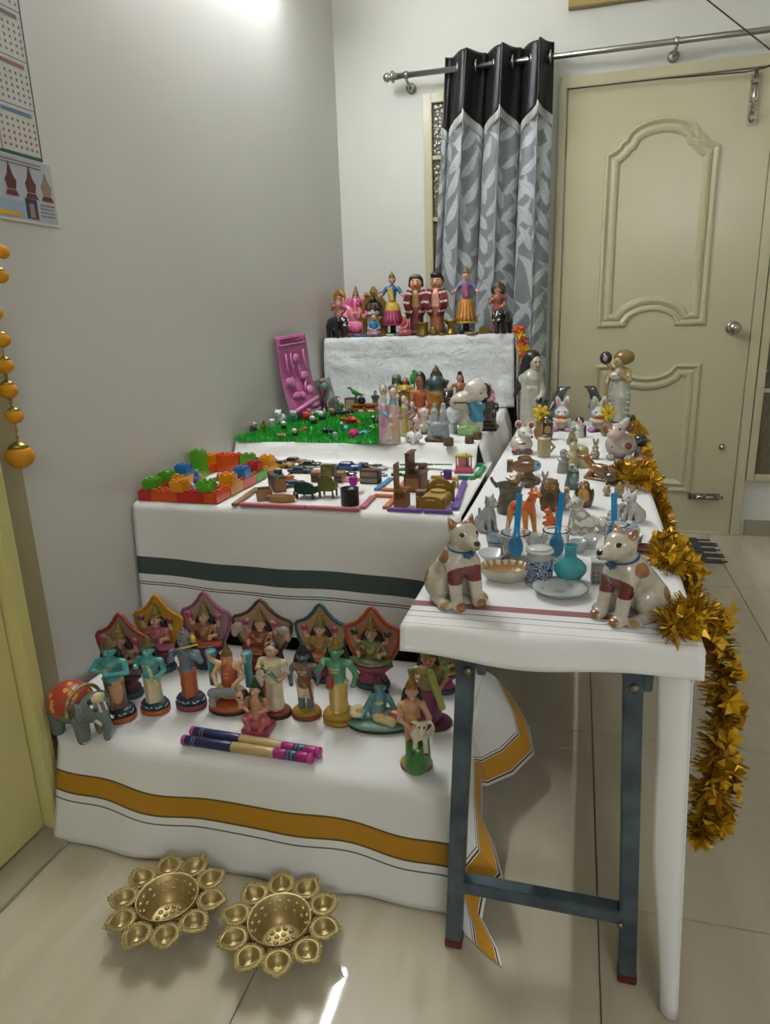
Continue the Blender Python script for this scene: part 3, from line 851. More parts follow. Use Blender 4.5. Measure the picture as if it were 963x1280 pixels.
ft = thing('folding_table', 'narrow folding table with dark blue grey steel legs and crossbar', 'table', (0, 0, 0))
LEGM = mat('blue_grey_steel', '#2f3c44', .42, .25, noise=.25, nscale=18, dirt='#54636a', bump=.15, bscale=40)
FOOT = mat('foot_cap_red', '#5a1f1b', .6)
def bar(name, a, b, h, parent, m=None):
    a, b = Vector(a), Vector(b); d = (b-a); L = d.length; q = d.to_track_quat('Z', 'Y').to_matrix()
    return MB().box((a+b)/2, (h, h, L/2), q).obj(name, m or LEGM, parent, bevel=.002)
MB().box((-.031+TR*1.1, 2.115, ZT-.014), (.213, 1.115, .010)).obj('tabletop', WOODD, ft)
for yy, nm in ((1.02, 0), (3.05, 1)):
    for xt, xb_ in ((-.154, -.178), (.101, .128)):
        lg = bar('leg', (tx(xt, yy), yy, ZT-.024), (tx(xb_, yy), yy, .016), .0145, ft)
        MB().box((tx(xb_, yy)+.0002, yy, .009), (.0155, .0155, .009)).obj('foot_cap', FOOT, lg, bevel=.002)
        br = MB().box((tx(xt, yy)+.024, yy+.004, .60), (.007, .012, .035)).obj('hinge_bracket', LEGM, lg, bevel=.002)
        MB().lathe([(.001, -.022), (.007, -.021), (.008, -.015), (.008, -.012)], 10, (tx(xt, yy)+.004, yy, .575), axis='y').obj('bolt', mat('bolt_steel'), lg)
    bar('crossbar', (tx(-.172, yy), yy, .14), (tx(.122, yy), yy, .136), .0135, ft)
    MB().lathe([(.001, -.02), (.006, -.019), (.006, -.012)], 10, (tx(.110, yy), yy, .125), axis='y').obj('bolt', mat('bolt_steel'), ft)
# ---------------------------------------------------------------- figurines: shared builders
GOLD = '#8f7434'; SKIN = '#b98f74'; BLK = '#15120f'
def spot(bx, by, ty, z0, tx_=None):
    p = onz(bx, by, z0); h = ony(tx_ if tx_ else bx, ty, p[1])[2]-z0
    return (p[0], p[1], z0), float(h)
def face(z, y, r=1.0, lip='#8e2f2a'):
    return [Pt((-.021*r, y, z+.012*r), (.010*r, .03*r, .005*r), '#d6cfc0'), Pt((.021*r, y, z+.012*r), (.010*r, .03*r, .005*r), '#d6cfc0'),
            Pt((-.02*r, y, z+.011*r), (.0065*r, .03*r, .007*r), BLK), Pt((.02*r, y, z+.011*r), (.0065*r, .03*r, .007*r), BLK),
            Pt((-.021*r, y, z+.027*r), (.014*r, .03*r, .004*r), BLK), Pt((.021*r, y, z+.027*r), (.014*r, .03*r, .004*r), BLK),
            Pt((0, y, z-.027*r), (.015*r, .03*r, .006*r), lip), Pt((0, y, z+.036*r), (.006*r, .03*r, .009*r), '#8a1f1a')]
def head_prims(c, skin, r=1.0):
    x, y, z = c
    return [El((x, y, z), (.052*r, .055*r, .064*r), skin), Cp((x, y-.05*r, z+.012*r), (x, y-.062*r, z-.008*r), .006*r, .011*r, skin),
            El((x-.053*r, y+.004, z), (.009*r, .016*r, .02*r), skin), El((x+.053*r, y+.004, z), (.009*r, .016*r, .02*r), skin),
            El((x, y-.03*r, z-.045*r), (.026*r, .024*r, .02*r), skin)]
def standing_body(skin, top, low, arms, legs=False, uparm=None, wide=1.0, trim='#9a7a2c', zf=.09, sash=None, head=(0, -.005, .832), bare=False, hs=1.16):
    P = []
    if legs:
        for s in (-1, 1):
            P += [Cp((s*.045, 0, zf+.02), (s*.042, 0, .30), .026, .036, low), Cp((s*.042, 0, .30), (s*.04, .005, .46), .04, .056, low), El((s*.047, -.03, zf+.012), (.026, .05, .02), skin)]
    else:
        P += [Cp((0, .005, zf+.02), (0, 0, .30), .082*wide, .075*wide, low), Cp((0, 0, .30), (0, 0, .46), .075*wide, .078*wide, low),
              El((-.035, -.055, zf+.012), (.026, .045, .018), skin), El((.035, -.055, zf+.012), (.026, .045, .018), skin),
              Cp((0, -.075, zf+.03), (.008, -.072, .44), .016, .02, trim)]
    P += [Cp((0, 0, .47), (0, 0, .56), .076*wide, .066*wide, top), Cp((0, 0, .56), (0, -.005, .67), .066*wide, .08*wide, top),
          Cp((-.075*wide, .005, .705), (.075*wide, .005, .705), .042, .042, top), Cp((0, 0, .71), (0, -.002, .80), .034, .027, skin)]
    P += head_prims(head, skin, hs)
    for s, (e, h) in zip((-1, 1), arms):
        sh = (s*.108*wide, .005, .695)
        P += [Cp(sh, e, .034, .026, uparm or top), Cp(e, h, .026, .019, skin), El(h, (.022, .024, .026), skin)]
    P += [Cp((-.07*wide, -.01, .49), (.07*wide, -.01, .49), .028, .028, trim)]
    if sash: P += [Cp((-.085, -.05, .70), (.06, -.07, .50), .018, .018, sash), Cp((.06, -.07, .50), (.075, -.06, .3), .018, .014, sash)]
    pa = face(head[2], head[1]-.055*hs, hs)
    pa += [Pt((0, -.09, .66), (.05, .05, .010), trim), Pt((0, -.085, .62), (.035, .05, .009), trim)]
    if bare: pa += [Pt((0, -.08, .60), (.05, .04, .06), skin)]
    return P, pa
def crown(parent, z0=.875, z1=1.0, r=.056, col=GOLD, y=0.0, x=0.0, name='crown'):
    h = z1-z0; pr = [(r*.98, z0-.012*h/.12)]
    for i in range(5):
        q = r*(1.06-.17*i); z = z0+h*.17*i; pr += [(q, z), (q*1.12, z+.05*h), (q*1.1, z+.09*h), (q*.84, z+.13*h)]
    pr += [(r*.2, z1-.13*h), (r*.3, z1-.07*h), (r*.16, z1-.02*h), (.001, z1)]
    return MB().lathe(pr, 16, (x, y, 0)).obj(name, mat('idol_gold_'+col.strip('#'), col, .35, .35, coat=.2, noise=.3, nscale=25), parent)
def hair(parent, z=.845, y=.022, r=1.0, long=True, col=BLK, x=0.0):
    P = [El((x, y, z), (.060*r, .052*r, .066*r), col)]
    if long:
        P += [Cp((x-.055*r, y+.005, z-.02), (x-.085*r, y, z-.12*r), .026*r, .02*r, col), Cp((x+.055*r, y+.005, z-.02), (x+.085*r, y, z-.12*r), .026*r, .02*r, col), Cp((x, y+.02, z), (x, y+.04, z-.15*r), .05*r, .045*r, col)]
    return obj('hair', sculpt('hair', P, res=34, flat=False), CLAY(), parent)
def stand_base(parent, rx, ry, h, top, rim, wav=False):
    b = MB().lathe([(rx*.98, 0), (rx, h*.12), (rx, h*.45)], 28, sy=ry/rx).obj('base', mat('idol_rim_'+rim.strip('#'), rim, .45, noise=.2), parent)
    t = MB().lathe([(rx*.985, h*.45), (rx*.95, h*.7), (rx*.8, h*.95), (rx*.5, h)], 28, sy=ry/rx).obj('base_top', mat('idol_basetop_'+top.strip('#'), top, .45, noise=.25, nscale=14), b)
    if wav:
        W = mat('wave_white', '#c9cfd0', .5)
        for k in range(4):
            a0 = -2.6+.75*k
            MB().tube([((rx*.93-.012*rx*j)*math.cos(a0+.12*j), (rx*.93-.012*rx*j)*math.sin(a0+.12*j)*ry/rx, h*.70+h*.06*math.sin(j*1.7+k)) for j in range(7)], .0075, 6).obj('wave_line', W, b)
    return b
def idol(name, label, place, opts, group='painted clay idols on the low bench', rz=0.0):
    loc, h = place
    t = thing(name, label, 'figurine', loc, rz, (1.24*h, 1.2*h, h), group)
    P, pa = standing_body(**opts['body'])
    P += opts.get('extra', []); pa += opts.get('paint', [])
    obj('body', sculpt('body', P, pa, res=opts.get('res', 92), k=.014), CLAY(), t)
    if 'crown' in opts and opts['crown']: crown(t, r=.060, z0=.882, col=opts['crown'])
    if opts.get('hair', True): hair(t, r=1.14, long=opts.get('long', True), col=opts.get('haircol', BLK))
    rx, ry, bh, tp, rm, wv = opts['base']
    stand_base(t, rx, ry, bh, tp, rm, wv)
    return t
HANG = [((-.15, .0, .57), (-.135, -.05, .47)), ((.15, .0, .57), (.135, -.05, .47))]
CROSS = [((-.17, -.05, .60), (.0, -.105, .63)), ((.17, -.05, .60), (.0, -.115, .60))]
BLESS = [((-.15, -.02, .59), (-.10, -.10, .66)), ((.15, .0, .57), (.10, -.09, .52))]
FLUTE = [((-.15, -.03, .60), (-.09, -.10, .76)), ((.15, -.02, .60), (.02, -.11, .79))]
PRAY = [((-.14, -.04, .59), (-.018, -.11, .66)), ((.14, -.04, .59), (.018, -.11, .66))]

# ---------------------------------------------------------------- plaques: seated goddesses before a leaf-shaped back
def plaque(label, place, rim, inner, dress, seat, base, wide=1.0, rz=0.0, blouse='#7a3a38', eleph=False, lotus='#8d2c52'):
    loc, h = place
    t = thing('goddess_plaque', label, 'figurine', loc, rz, (1.06*h, h, h), 'goddess plaques with leaf-shaped backs')
    def S(pts): return [(x*wide, z) for x, z in pts]
    half = [(.0, 1.0), (.045, .955), (.09, .885), (.15, .815), (.22, .765), (.30, .735), (.325, .70), (.315, .60), (.29, .50), (.255, .42), (.21, .33), (.17, .26)]
    out = S(half+[(-x, z) for x, z in reversed(half[1:])])
    bp = MB().prism(out, .04, .085, 'xz').obj('back_plate', mat('plate_'+inner.strip('#'), inner, .5, noise=.22, nscale=9), t)
    MB().tube([(x, .045, z) for x, z in out], .024, 8, True).obj('rim', mat('rim_'+rim.strip('#'), rim, .4, coat=.2, noise=.25, nscale=10), bp)
    MB().lathe([(.17, .07), (.185, .10), (.15, .15), (.145, .18), (.2, .235), (.245, .275), (.24, .30), (.1, .315)], 26, (0, -.02, 0), .72, wob=lambda a, z: 1+.035*math.cos(9*a)).obj('lotus_seat', mat('seat_'+seat.strip('#'), seat, .45, noise=.3, nscale=12), t)
    MB().lathe([(.2, 0), (.21, .02), (.205, .055), (.17, .075)], 26, (0, -.02, 0), .72).obj('base', mat('base_'+base.strip('#'), base, .45), t)
    sk = SKIN
    P = [El((0, -.06, .345), (.23, .115, .05), dress), Cp((-.2, -.06, .345), (-.02, -.15, .34), .05, .04, dress), Cp((.2, -.06, .345), (.02, -.15, .34), .05, .04, dress),
         Cp((0, 0, .36), (0, -.005, .50), .085, .09, blouse), Cp((-.08, 0, .545), (.08, 0, .545), .05, .05, blouse), Cp((0, -.005, .55), (0, -.01, .64), .035, .03, sk)]
    P += head_prims((0, -.02, .68), sk, 1.15)
    for s in (-1, 1):
        P += [Cp((s*.11, 0, .54), (s*.165, -.04, .45), .034, .028, blouse), Cp((s*.165, -.04, .45), (s*.12, -.13, .44 if s < 0 else .47), .027, .02, sk), El((s*.12, -.135, .45), (.024, .022, .034), sk),
              Cp((s*.11, .01, .55), (s*.18, .01, .57), .03, .026, sk), Cp((s*.18, .01, .57), (s*.19, -.02, .66), .026, .02, sk), El((s*.195, -.025, .70), (.045, .035, .042), lotus)]
    if eleph:
        for s in (-1, 1):
            P += [El((s*.25*wide, .0, .60), (.085, .05, .075), '#9a8d86'), Cp((s*.2*wide, -.02, .62), (s*.13*wide, -.02, .74), .03, .02, '#9a8d86'), El((s*.29*wide, -.02, .53), (.05, .04, .06), '#a98f84')]
    P += [Cp((-.1, -.05, .52), (.1, -.06, .38), .016, .016, '#a0823a'), Cp((.1, -.05, .52), (.06, -.07, .38), .014, .014, '#a0823a')]
    pa = face(.68, -.085, 1.15)+[Pt((0, -.1, .50), (.06, .06, .012), '#a8863a'), Pt((0, -.1, .47), (.035, .06, .012), '#b9924a'), Pt((0, -.17, .34), (.2, .05, .012), '#a8863a')]
    obj('body', sculpt('body', P, pa, res=84, k=.014), CLAY(), t)
    crown(t, .73, .90, .062, '#8f7a40')
    P = [El((0, .02, .685), (.078, .045, .075), BLK), Cp((-.07, .02, .66), (-.125, .015, .54), .04, .03, BLK), Cp((.07, .02, .66), (.125, .015, .54), .04, .03, BLK)]
    obj('hair', sculpt('hair', P, res=34, flat=False), CLAY(), t)
    return t
Z1b = Z1+.003
plaque('goddess plaque with red leaf-shaped back, leftmost of the back row', spot(160, 866, 770, Z1b), '#8c2f24', '#94775f', '#6f5247', '#54283a', '#20494d', blouse='#7b5d4c')
plaque('goddess plaque with yellow leaf-shaped back and pink dress', spot(203, 834, 746, Z1b, 197), '#b98412', '#bd8f28', '#a14d6b', '#742a50', '#1f5a5e', blouse='#a3566d', lotus='#6d1f45')
plaque('goddess plaque with purple leaf-shaped back and red dress', spot(262, 830, 742, Z1b, 258), '#94507e', '#a58a80', '#8e3b2a', '#6d2440', '#1d4348', blouse='#8a5a3c')
plaque('wide goddess plaque with brown leaf-shaped back and two elephants', spot(331, 838, 752, Z1b), '#493322', '#ab8d70', '#7a2f2a', '#7a2f2a', '#1d3a40', wide=1.22, eleph=True, blouse='#7a3a30')
plaque('goddess plaque with teal leaf-shaped back and orange dress', spot(404, 847, 757, Z1b, 401), '#1f5560', '#a88a63', '#94472c', '#7c3138', '#243f55', blouse='#8a6a3a')
plaque('goddess plaque with orange leaf-shaped back and green dress', spot(467, 855, 761, Z1b, 466), '#a8481a', '#b0765e', '#4a5a32', '#8d3c58', '#274a4e', blouse='#5c6a3a', lotus='#2a2a1c')
plaque('goddess plaque with olive back half hidden under the table edge', spot(553, 862, 785, Z1b, 545), '#7d6d2c', '#93864a', '#7f7a35', '#8d3c58', '#274a4e', blouse='#6a6a3a')

# ---------------------------------------------------------------- idols in front of the plaques
T_ = '#3f8a86'
idol('standing_idol', 'teal skinned idol with crossed arms on a wave-painted base', spot(149, 896, 795, Z1b, 127), dict(
    body=dict(skin='#4a9a98', top=T_, low='#6b4f3e', arms=CROSS, wide=1.15, trim='#b08a5a'), crown='#77643a', base=(.17, .14, .15, '#1d2f3c', '#a4522a', True), paint=[Pt((.06, -.07, .36), (.05, .08, .14), '#b88a66')]), rz=.1)
idol('standing_idol', 'teal skinned idol in cream robe standing on a blue base', spot(195, 887, 797, Z1b, 187), dict(
    body=dict(skin='#57a7a6', top='#4b9490', low='#c0b48f', arms=BLESS, wide=1.1, uparm='#4b9490', trim='#c9bb95', bare=True), crown='#7a683c', base=(.155, .13, .15, '#1f3d48', '#a8562c', True), extra=[Cp((.03, -.09, .62), (.09, -.06, .40), .02, .02, '#c7b890')]), rz=.05)
idol('standing_idol', 'blue idol in orange wrap holding a flute to one side', spot(240, 882, 785, Z1b, 230), dict(
    body=dict(skin='#5b6f80', top='#5f6f7c', low='#a9562c', arms=FLUTE, wide=1.0, trim='#a9562c'), crown='#8a8a84', base=(.15, .125, .16, '#22354a', '#7c3a3a', True), extra=[Cp((-.02, -.10, .79), (.17, -.10, .86), .012, .012, '#c9a22c'), El((.12, -.06, .90), (.03, .02, .05), '#c9a22c')]), rz=.1)
def lap_idol():
    loc, h = spot(289, 884, 805, Z1b)
    t = thing('seated_idol', 'seated lion-faced idol between turquoise pillars with a man on its lap', 'figurine', loc, .1, h, 'painted clay idols on the low bench')
    S2 = '#c4a27c'
    P = [El((0, .03, .24), (.23, .15, .10), '#b39a72'), Cp((-.1, 0, .3), (-.22, -.1, .16), .075, .06, '#c2ad86'), Cp((.1, 0, .3), (.22, -.1, .16), .075, .06, '#c2ad86'), Cp((-.22, -.1, .16), (-.2, -.14, .1), .055, .04, S2), Cp((.22, -.1, .16), (.2, -.14, .1), .055, .04, S2),
         Cp((0, .06, .34), (0, .05, .60), .12, .115, '#a8523a'), Cp((-.12, .05, .64), (.12, .05, .64), .06, .06, S2), El((0, .02, .75), (.085, .085, .09), '#c08a5a'), El((0, -.05, .725), (.05, .05, .04), '#b06a4a')]
    for s in (-1, 1): P += [Cp((s*.15, .04, .63), (s*.22, .0, .5), .045, .035, S2), Cp((s*.22, 0, .5), (s*.12, -.13, .42), .035, .028, S2), Cp((s*.15, .05, .66), (s*.25, .05, .72), .04, .03, S2), Cp((s*.25, .05, .72), (s*.26, .0, .84), .03, .024, S2)]
    P += [Cp((-.19, -.15, .30), (.12, -.16, .34), .07, .065, '#7a7c80'), El((.24, -.17, .30), (.07, .07, .075), '#b98a6a'), Cp((-.19, -.15, .30), (-.15, -.2, .14), .05, .035, '#7a7c80'), El((.285, -.15, .31), (.055, .065, .08), BLK)]
    pa = [Pt((-.03, -.07, .78), (.012, .04, .01), BLK), Pt((.03, -.07, .78), (.012, .04, .01), BLK), Pt((0, -.09, .70), (.03, .03, .012), '#7a1f1a'), Pt((.24, -.24, .31), (.03, .02, .012), BLK), Pt((0, -.06, .56), (.05, .06, .015), '#b08a3a'), Pt((0, -.06, .5), (.05, .06, .015), '#b08a3a')]
    obj('body', sculpt('body', P, pa, res=84, k=.018), CLAY(), t)
    crown(t, .81, 1.0, .07, '#8a6f38', y=.03)
    for s in (-1, 1): MB().lathe([(.055, .30), (.058, .7), (.075, .74), (.085, .80), (.075, .83), (.02, .835)], 18, (s*.27, .1, 0)).obj('pillar', mat('pillar_turquoise', '#3c97a2', .3, coat=.4, noise=.2, nscale=7), t)
    MB().lathe([(.30, 0), (.31, .02), (.31, .05)], 28, sy=.72, c=(0, -.03, 0)).obj('base', mat('idol_rim_dark', '#231512', .45), t)
    MB().lathe([(.305, .05), (.30, .09), (.25, .13), (.1, .15)], 28, sy=.72, c=(0, -.03, 0)).obj('base_top', mat('idol_rust', '#a5532c', .45, noise=.15), t)
lap_idol()
idol('standing_idol', 'idol in white robe with a reddish tree stump at its side', spot(346, 892, 797, Z1b, 342), dict(
    body=dict(skin='#b98f74', top='#c6bb9d', low='#c9bfa2', arms=BLESS, wide=1.05, trim='#b4a684', uparm='#c6bb9d'), hair=True, base=(.155, .13, .09, '#7c3524', '#1d1512', False),
    extra=[Cp((-.12, .03, .08), (-.13, .03, .42), .075, .065, '#8a3c26'), Cp((-.14, .0, .40), (-.14, .0, .52), .05, .04, '#c6c0ab'), Cp((-.05, -.09, .66), (.09, -.09, .50), .02, .02, '#4a7a5a')]))
def small_goddess():
    loc, h = spot(324, 913, 847, Z1b)
    t = thing('seated_idol', 'small pink idol seated on a pink block behind the sticks', 'figurine', loc, .05, h, 'painted clay idols on the low bench')
    Pk = '#b25f60'
    P = [Cp((-.1, -.03, .30), (-.16, -.14, .28), .08, .06, Pk), Cp((.1, -.03, .30), (.16, -.14, .28), .08, .06, Pk), Cp((.15, -.15, .28), (.1, -.17, .12), .06, .05, Pk), Cp((-.15, -.15, .28), (-.1, -.17, .12), .06, .05, Pk),
         Cp((0, 0, .30), (0, 0, .56), .11, .10, '#b8806c'), Cp((-.1, 0, .60), (.1, 0, .60), .055, .055, '#4a6a3a'), Cp((0, 0, .6), (0, -.01, .7), .045, .04, SKIN)]
    P += head_prims((0, -.02, .76), SKIN, 1.5)
    for s in (-1, 1): P += [Cp((s*.15, 0, .58), (s*.2, -.04, .44), .045, .035, '#a86a4a'), Cp((s*.2, -.04, .44), (s*.1, -.15, .44), .035, .026, SKIN)]
    obj('body', sculpt('body', P, face(.76, -.10, 1.5)+[Pt((0, -.11, .52), (.07, .06, .02), '#a08a3a')], res=72, k=.018), CLAY(), t)
    hair(t, .775, .02, 1.45, True); crown(t, .84, 1.0, .07, '#2f4a2a')
    MB().box((0, 0, .06), (.24, .20, .06)).obj('base', mat('idol_pink', '#a84a58', .45, noise=.2), t, bevel=.02)
    MB().lathe([(.2, .12), (.22, .17), (.19, .22), (.1, .24)], 20, sy=.8, wob=lambda a, z: 1+.06*math.cos(8*a)).obj('seat', mat('idol_pink2', '#bb6468', .45, noise=.2), t)
small_goddess()
idol('standing_idol', 'bearded dark-haired idol in white leggings with a dark red sash', spot(384, 894, 804, Z1b, 374), dict(
    body=dict(skin='#55606a', top='#6e5a48', low='#c3b796', arms=[((-.15, .0, .58), (-.13, -.04, .46)), ((.15, .0, .58), (.14, -.04, .48))], legs=True, sash='#7a2a22', trim='#b6a67e', uparm='#5a6670'), crown='#2a2622', base=(.155, .13, .12, '#9a7a22', '#86322a', False),
    paint=[Pt((0, -.06, .795), (.04, .04, .022), BLK)], extra=[Cp((-.045, 0, .12), (-.045, 0, .26), .036, .036, '#59646e'), Cp((.045, 0, .12), (.045, 0, .26), .036, .036, '#59646e')]), rz=.15)
idol('standing_idol', 'green skinned idol in yellow skirt on a striped yellow base', spot(425, 900, 795, Z1b, 420), dict(
    body=dict(skin='#4d8a62', top='#4f8a66', low='#b99a4a', arms=[((-.16, -.02, .60), (-.09, -.08, .73)), ((.165, .0, .57), (.15, -.04, .46))], wide=1.05, trim='#c9b07a', uparm='#4f8a66'), crown='#93783a', base=(.15, .13, .14, '#a5842a', '#9a7420', False),
    extra=[Cp((-.04, -.09, .56), (-.05, -.09, .46), .03, .03, '#9a3a2c')]), rz=.05)
def recliner():
    loc, h = spot(480, 904, 848, Z1b, 476); h *= 1.02
    t = thing('reclining_idol', 'blue idol reclining on an oval green leaf base', 'figurine', loc, .25, h, 'painted clay idols on the low bench')
    B_ = '#4d7e86'
    P = [Cp((-.12, 0, .30), (-.06, .02, .58), .17, .15, B_), Cp((-.06, .02, .6), (-.05, .0, .72), .06, .055, B_)]
    P += head_prims((-.05, -.02, .80), B_, 1.9)
    P += [Cp((-.2, .02, .58), (-.34, .0, .34), .07, .055, B_), Cp((-.34, 0, .34), (-.42, -.1, .2), .055, .045, B_), Cp((.1, 0, .58), (.22, -.08, .38), .065, .05, B_), Cp((.22, -.08, .38), (.05, -.2, .34), .045, .04, B_),
          Cp((-.08, -.05, .24), (.30, -.2, .26), .15, .12, '#9a5030'), Cp((.30, -.2, .26), (.52, -.02, .22), .10, .075, '#b28a4a'), Cp((.5, 0, .22), (.62, .05, .2), .05, .045, B_),
          Cp((-.1, -.12, .22), (.16, -.28, .2), .12, .10, '#b9a67a'), El((-.52, .05, .25), (.17, .2, .09), '#c0b79a'), El((-.47, -.05, .33), (.07, .06, .06), '#c7a24a')]
    obj('body', sculpt('body', P, face(.80, -.12, 1.9)+[Pt((-.08, -.13, .52), (.1, .08, .03), '#b9984a')], res=84, k=.03), CLAY(), t)
    hair(t, .83, .05, 1.7, True, x=-.05); crown(t, .90, 1.08, .09, '#5a2f3a', x=-.05)
    MB().lathe([(.70, 0), (.72, .04), (.71, .07)], 32, sy=.55).obj('base', mat('leaf_rim', '#1f2a26', .45), t)
    MB().lathe([(.72, .07), (.75, .10), (.70, .13), (.4, .15)], 32, sy=.55).obj('base_top', mat('leaf_green', '#6b8f7c', .45, noise=.25, nscale=8), t)
recliner()
def cow_idol():
    loc, h = spot(521, 957, 842, Z1b, 509)
    t = thing('idol_with_calf', 'crowned idol leaning on a white calf above green grass, nearest the bench edge', 'figurine', loc, .2, h, 'painted clay idols on the low bench')
    P = [Cp((-.02, .03, .10), (-.03, .04, .48), .085, .085, '#a8743c'), Cp((-.03, .03, .45), (-.04, .02, .66), .078, .085, '#b98a6c'), Cp((-.12, -.02, .68), (.04, -.07, .48), .024, .024, '#b59a4c'), Cp((-.1, .0, .5), (.05, -.03, .5), .045, .045, '#9a3f26'), Cp((-.1, .03, .685), (.03, .03, .685), .045, .045, '#b98a6c'), Cp((-.04, .02, .7), (-.03, .0, .78), .032, .028, SKIN)]
    P += head_prims((-.03, -.01, .82), SKIN, 1.05)
    P += [Cp((-.14, .02, .67), (-.15, -.04, .54), .034, .028, '#b98a6c'), Cp((-.15, -.04, .54), (-.06, -.09, .50), .026, .02, SKIN), Cp((.07, .02, .67), (.13, -.04, .56), .034, .028, '#b98a6c'), Cp((.13, -.04, .56), (.10, -.1, .50), .026, .02, SKIN)]
    P += [Cp((.02, -.08, .42), (.10, .02, .40), .075, .085, '#c9c2ac'), El((.06, -.13, .52), (.05, .06, .05), '#cfc8b4'), Cp((.06, -.16, .51), (.055, -.2, .48), .03, .026, '#cbb8a4'), Cp((.0, -.1, .38), (-.01, -.12, .24), .028, .02, '#c9c2ac'), Cp((.09, -.09, .36), (.10, -.12, .22), .028, .02, '#c9c2ac'), Cp((.01, -.12, .56), (-.03, -.13, .57), .018, .01, '#cfc8b4'), Cp((.11, -.12, .56), (.15, -.12, .57), .018, .01, '#cfc8b4')]
    P += [Cp((.0, -.07, .08), (.01, -.07, .22), .12, .09, '#2f6a2c'), Cp((.06, -.02, .08), (.08, .0, .33), .085, .05, '#35752f'), Cp((-.06, -.06, .1), (-.06, -.07, .30), .05, .03, '#2c622a')]
    pa = face(.82, -.065, 1.05)+[Pt((.04, -.18, .54), (.012, .03, .01), BLK), Pt((.085, -.18, .54), (.012, .03, .01), BLK), Pt((-.04, -.06, .62), (.06, .06, .012), '#a8863a'), Pt((.08, -.05, .46), (.09, .09, .012), BLK), Pt((-.02, -.13, .24), (.02, .03, .018), BLK), Pt((.10, -.13, .22), (.02, .03, .018), BLK)]
    obj('body', sculpt('body', P, pa, res=110, k=.014), CLAY(), t)
    hair(t, .835, .03, 1.05, True, x=-.03); crown(t, .87, 1.0, .056, '#96762f', x=-.03)
    stand_base(t, .16, .135, .09, '#9a8a2a', '#8f3f26')
cow_idol()
idol('standing_idol', 'tall idol with pale green shawl and maroon skirt beside the table leg', spot(537, 904, 806, Z1b, 522), dict(
    body=dict(skin='#b07a5a', top='#7a6a3a', low='#5e1f38', arms=BLESS, wide=1.5, trim='#8f9a4a', uparm='#6a7a4a'), crown='#8a7434', base=(.22, .17, .07, '#5a1c34', '#1c2a22', False),
    extra=[Cp((.02, -.11, .75), (.12, -.12, .3), .03, .035, '#9aa04e')]), rz=.2)

# elephant with a red dotted rug
def bench_elephant():
    loc, h = spot(107, 917, 854, Z1b, 105); h *= .95
    t = thing('elephant_figurine', 'grey green ceramic elephant with red yellow-dotted rug at the bench corner', 'elephant', loc, 1.35, h)
    G = '#4d5f5e'; G2 = '#5b6866'
    P = [El((0, .22, .55), (.36, .46, .35), G), El((0, -.36, .64), (.27, .25, .28), G2)]
    for s in (-1, 1):
        P += [Cp((s*.2, -.22, .08), (s*.2, -.2, .45), .12, .15, G2), Cp((s*.2, .46, .08), (s*.2, .44, .45), .12, .16, G), El((s*.27, -.24, .62), (.06, .16, .2), G2, (0, 0, s*25)), Cp((s*.12, -.52, .48), (s*.14, -.66, .42), .035, .015, '#c9c1ae')]
    P += [Cp((0, -.55, .55), (0, -.64, .32), .12, .09, G2), Cp((0, -.64, .32), (0, -.60, .10), .09, .07, G2), Cp((0, .66, .6), (0, .72, .35), .03, .02, G)]
    pa = [Pt((-.13, -.56, .70), .035, BLK), Pt((.13, -.56, .70), .035, BLK)]
    for s in (-1, 1):
        for d in (-.07, 0, .07): pa.append(Pt((s*.2+d, -.33, .04), .03, '#c9c1ae'))
    pa += [Pt((-.06, -.60, .72), (.02, .1, .1), '#cfc9ba'), Pt((.06, -.60, .72), (.02, .1, .1), '#cfc9ba')]
    obj('body', sculpt('body', P, pa, res=84, k=.05), GLAZE(), t)
    R_ = '#9a3a2a'; Pr = [El((0, .26, .62), (.39, .44, .37), R_)]
    dots = []; rg = random.Random(3)
    for k in range(26):
        a = rg.uniform(-.2, 3.3); b = rg.uniform(-.9, 1.1); n_ = np.array([math.cos(a)*math.cos(b), math.sin(b), abs(math.sin(a))*math.cos(b)])
        dots.append(Pt((0+.39*n_[0], .26+.44*n_[1], .62+.37*n_[2]), .05, '#c8923a'))
    obj('rug', sculpt('rug', Pr, dots, res=64, flat=False), CLAY(), t)
    MB().tube([(.37*math.cos(a), -.10+.02*math.sin(a), .62+.36*math.sin(a)) for a in np.linspace(-.2, math.pi+.2, 20)], .035, 8).obj('harness', mat('harness', '#2a2a22', .5, noise=.5, nscale=9, dirt='#b59a5a'), t)
    P = [El((0, -.5, .86), (.13, .09, .10), '#b8a888'), El((-.14, -.46, .84), (.05, .05, .05), BLK), El((.14, -.46, .84), (.05, .05, .05), BLK)]
    obj('head_cloth', sculpt('head_cloth', P, res=34, k=.05, flat=False), CLAY(), t)
bench_elephant()

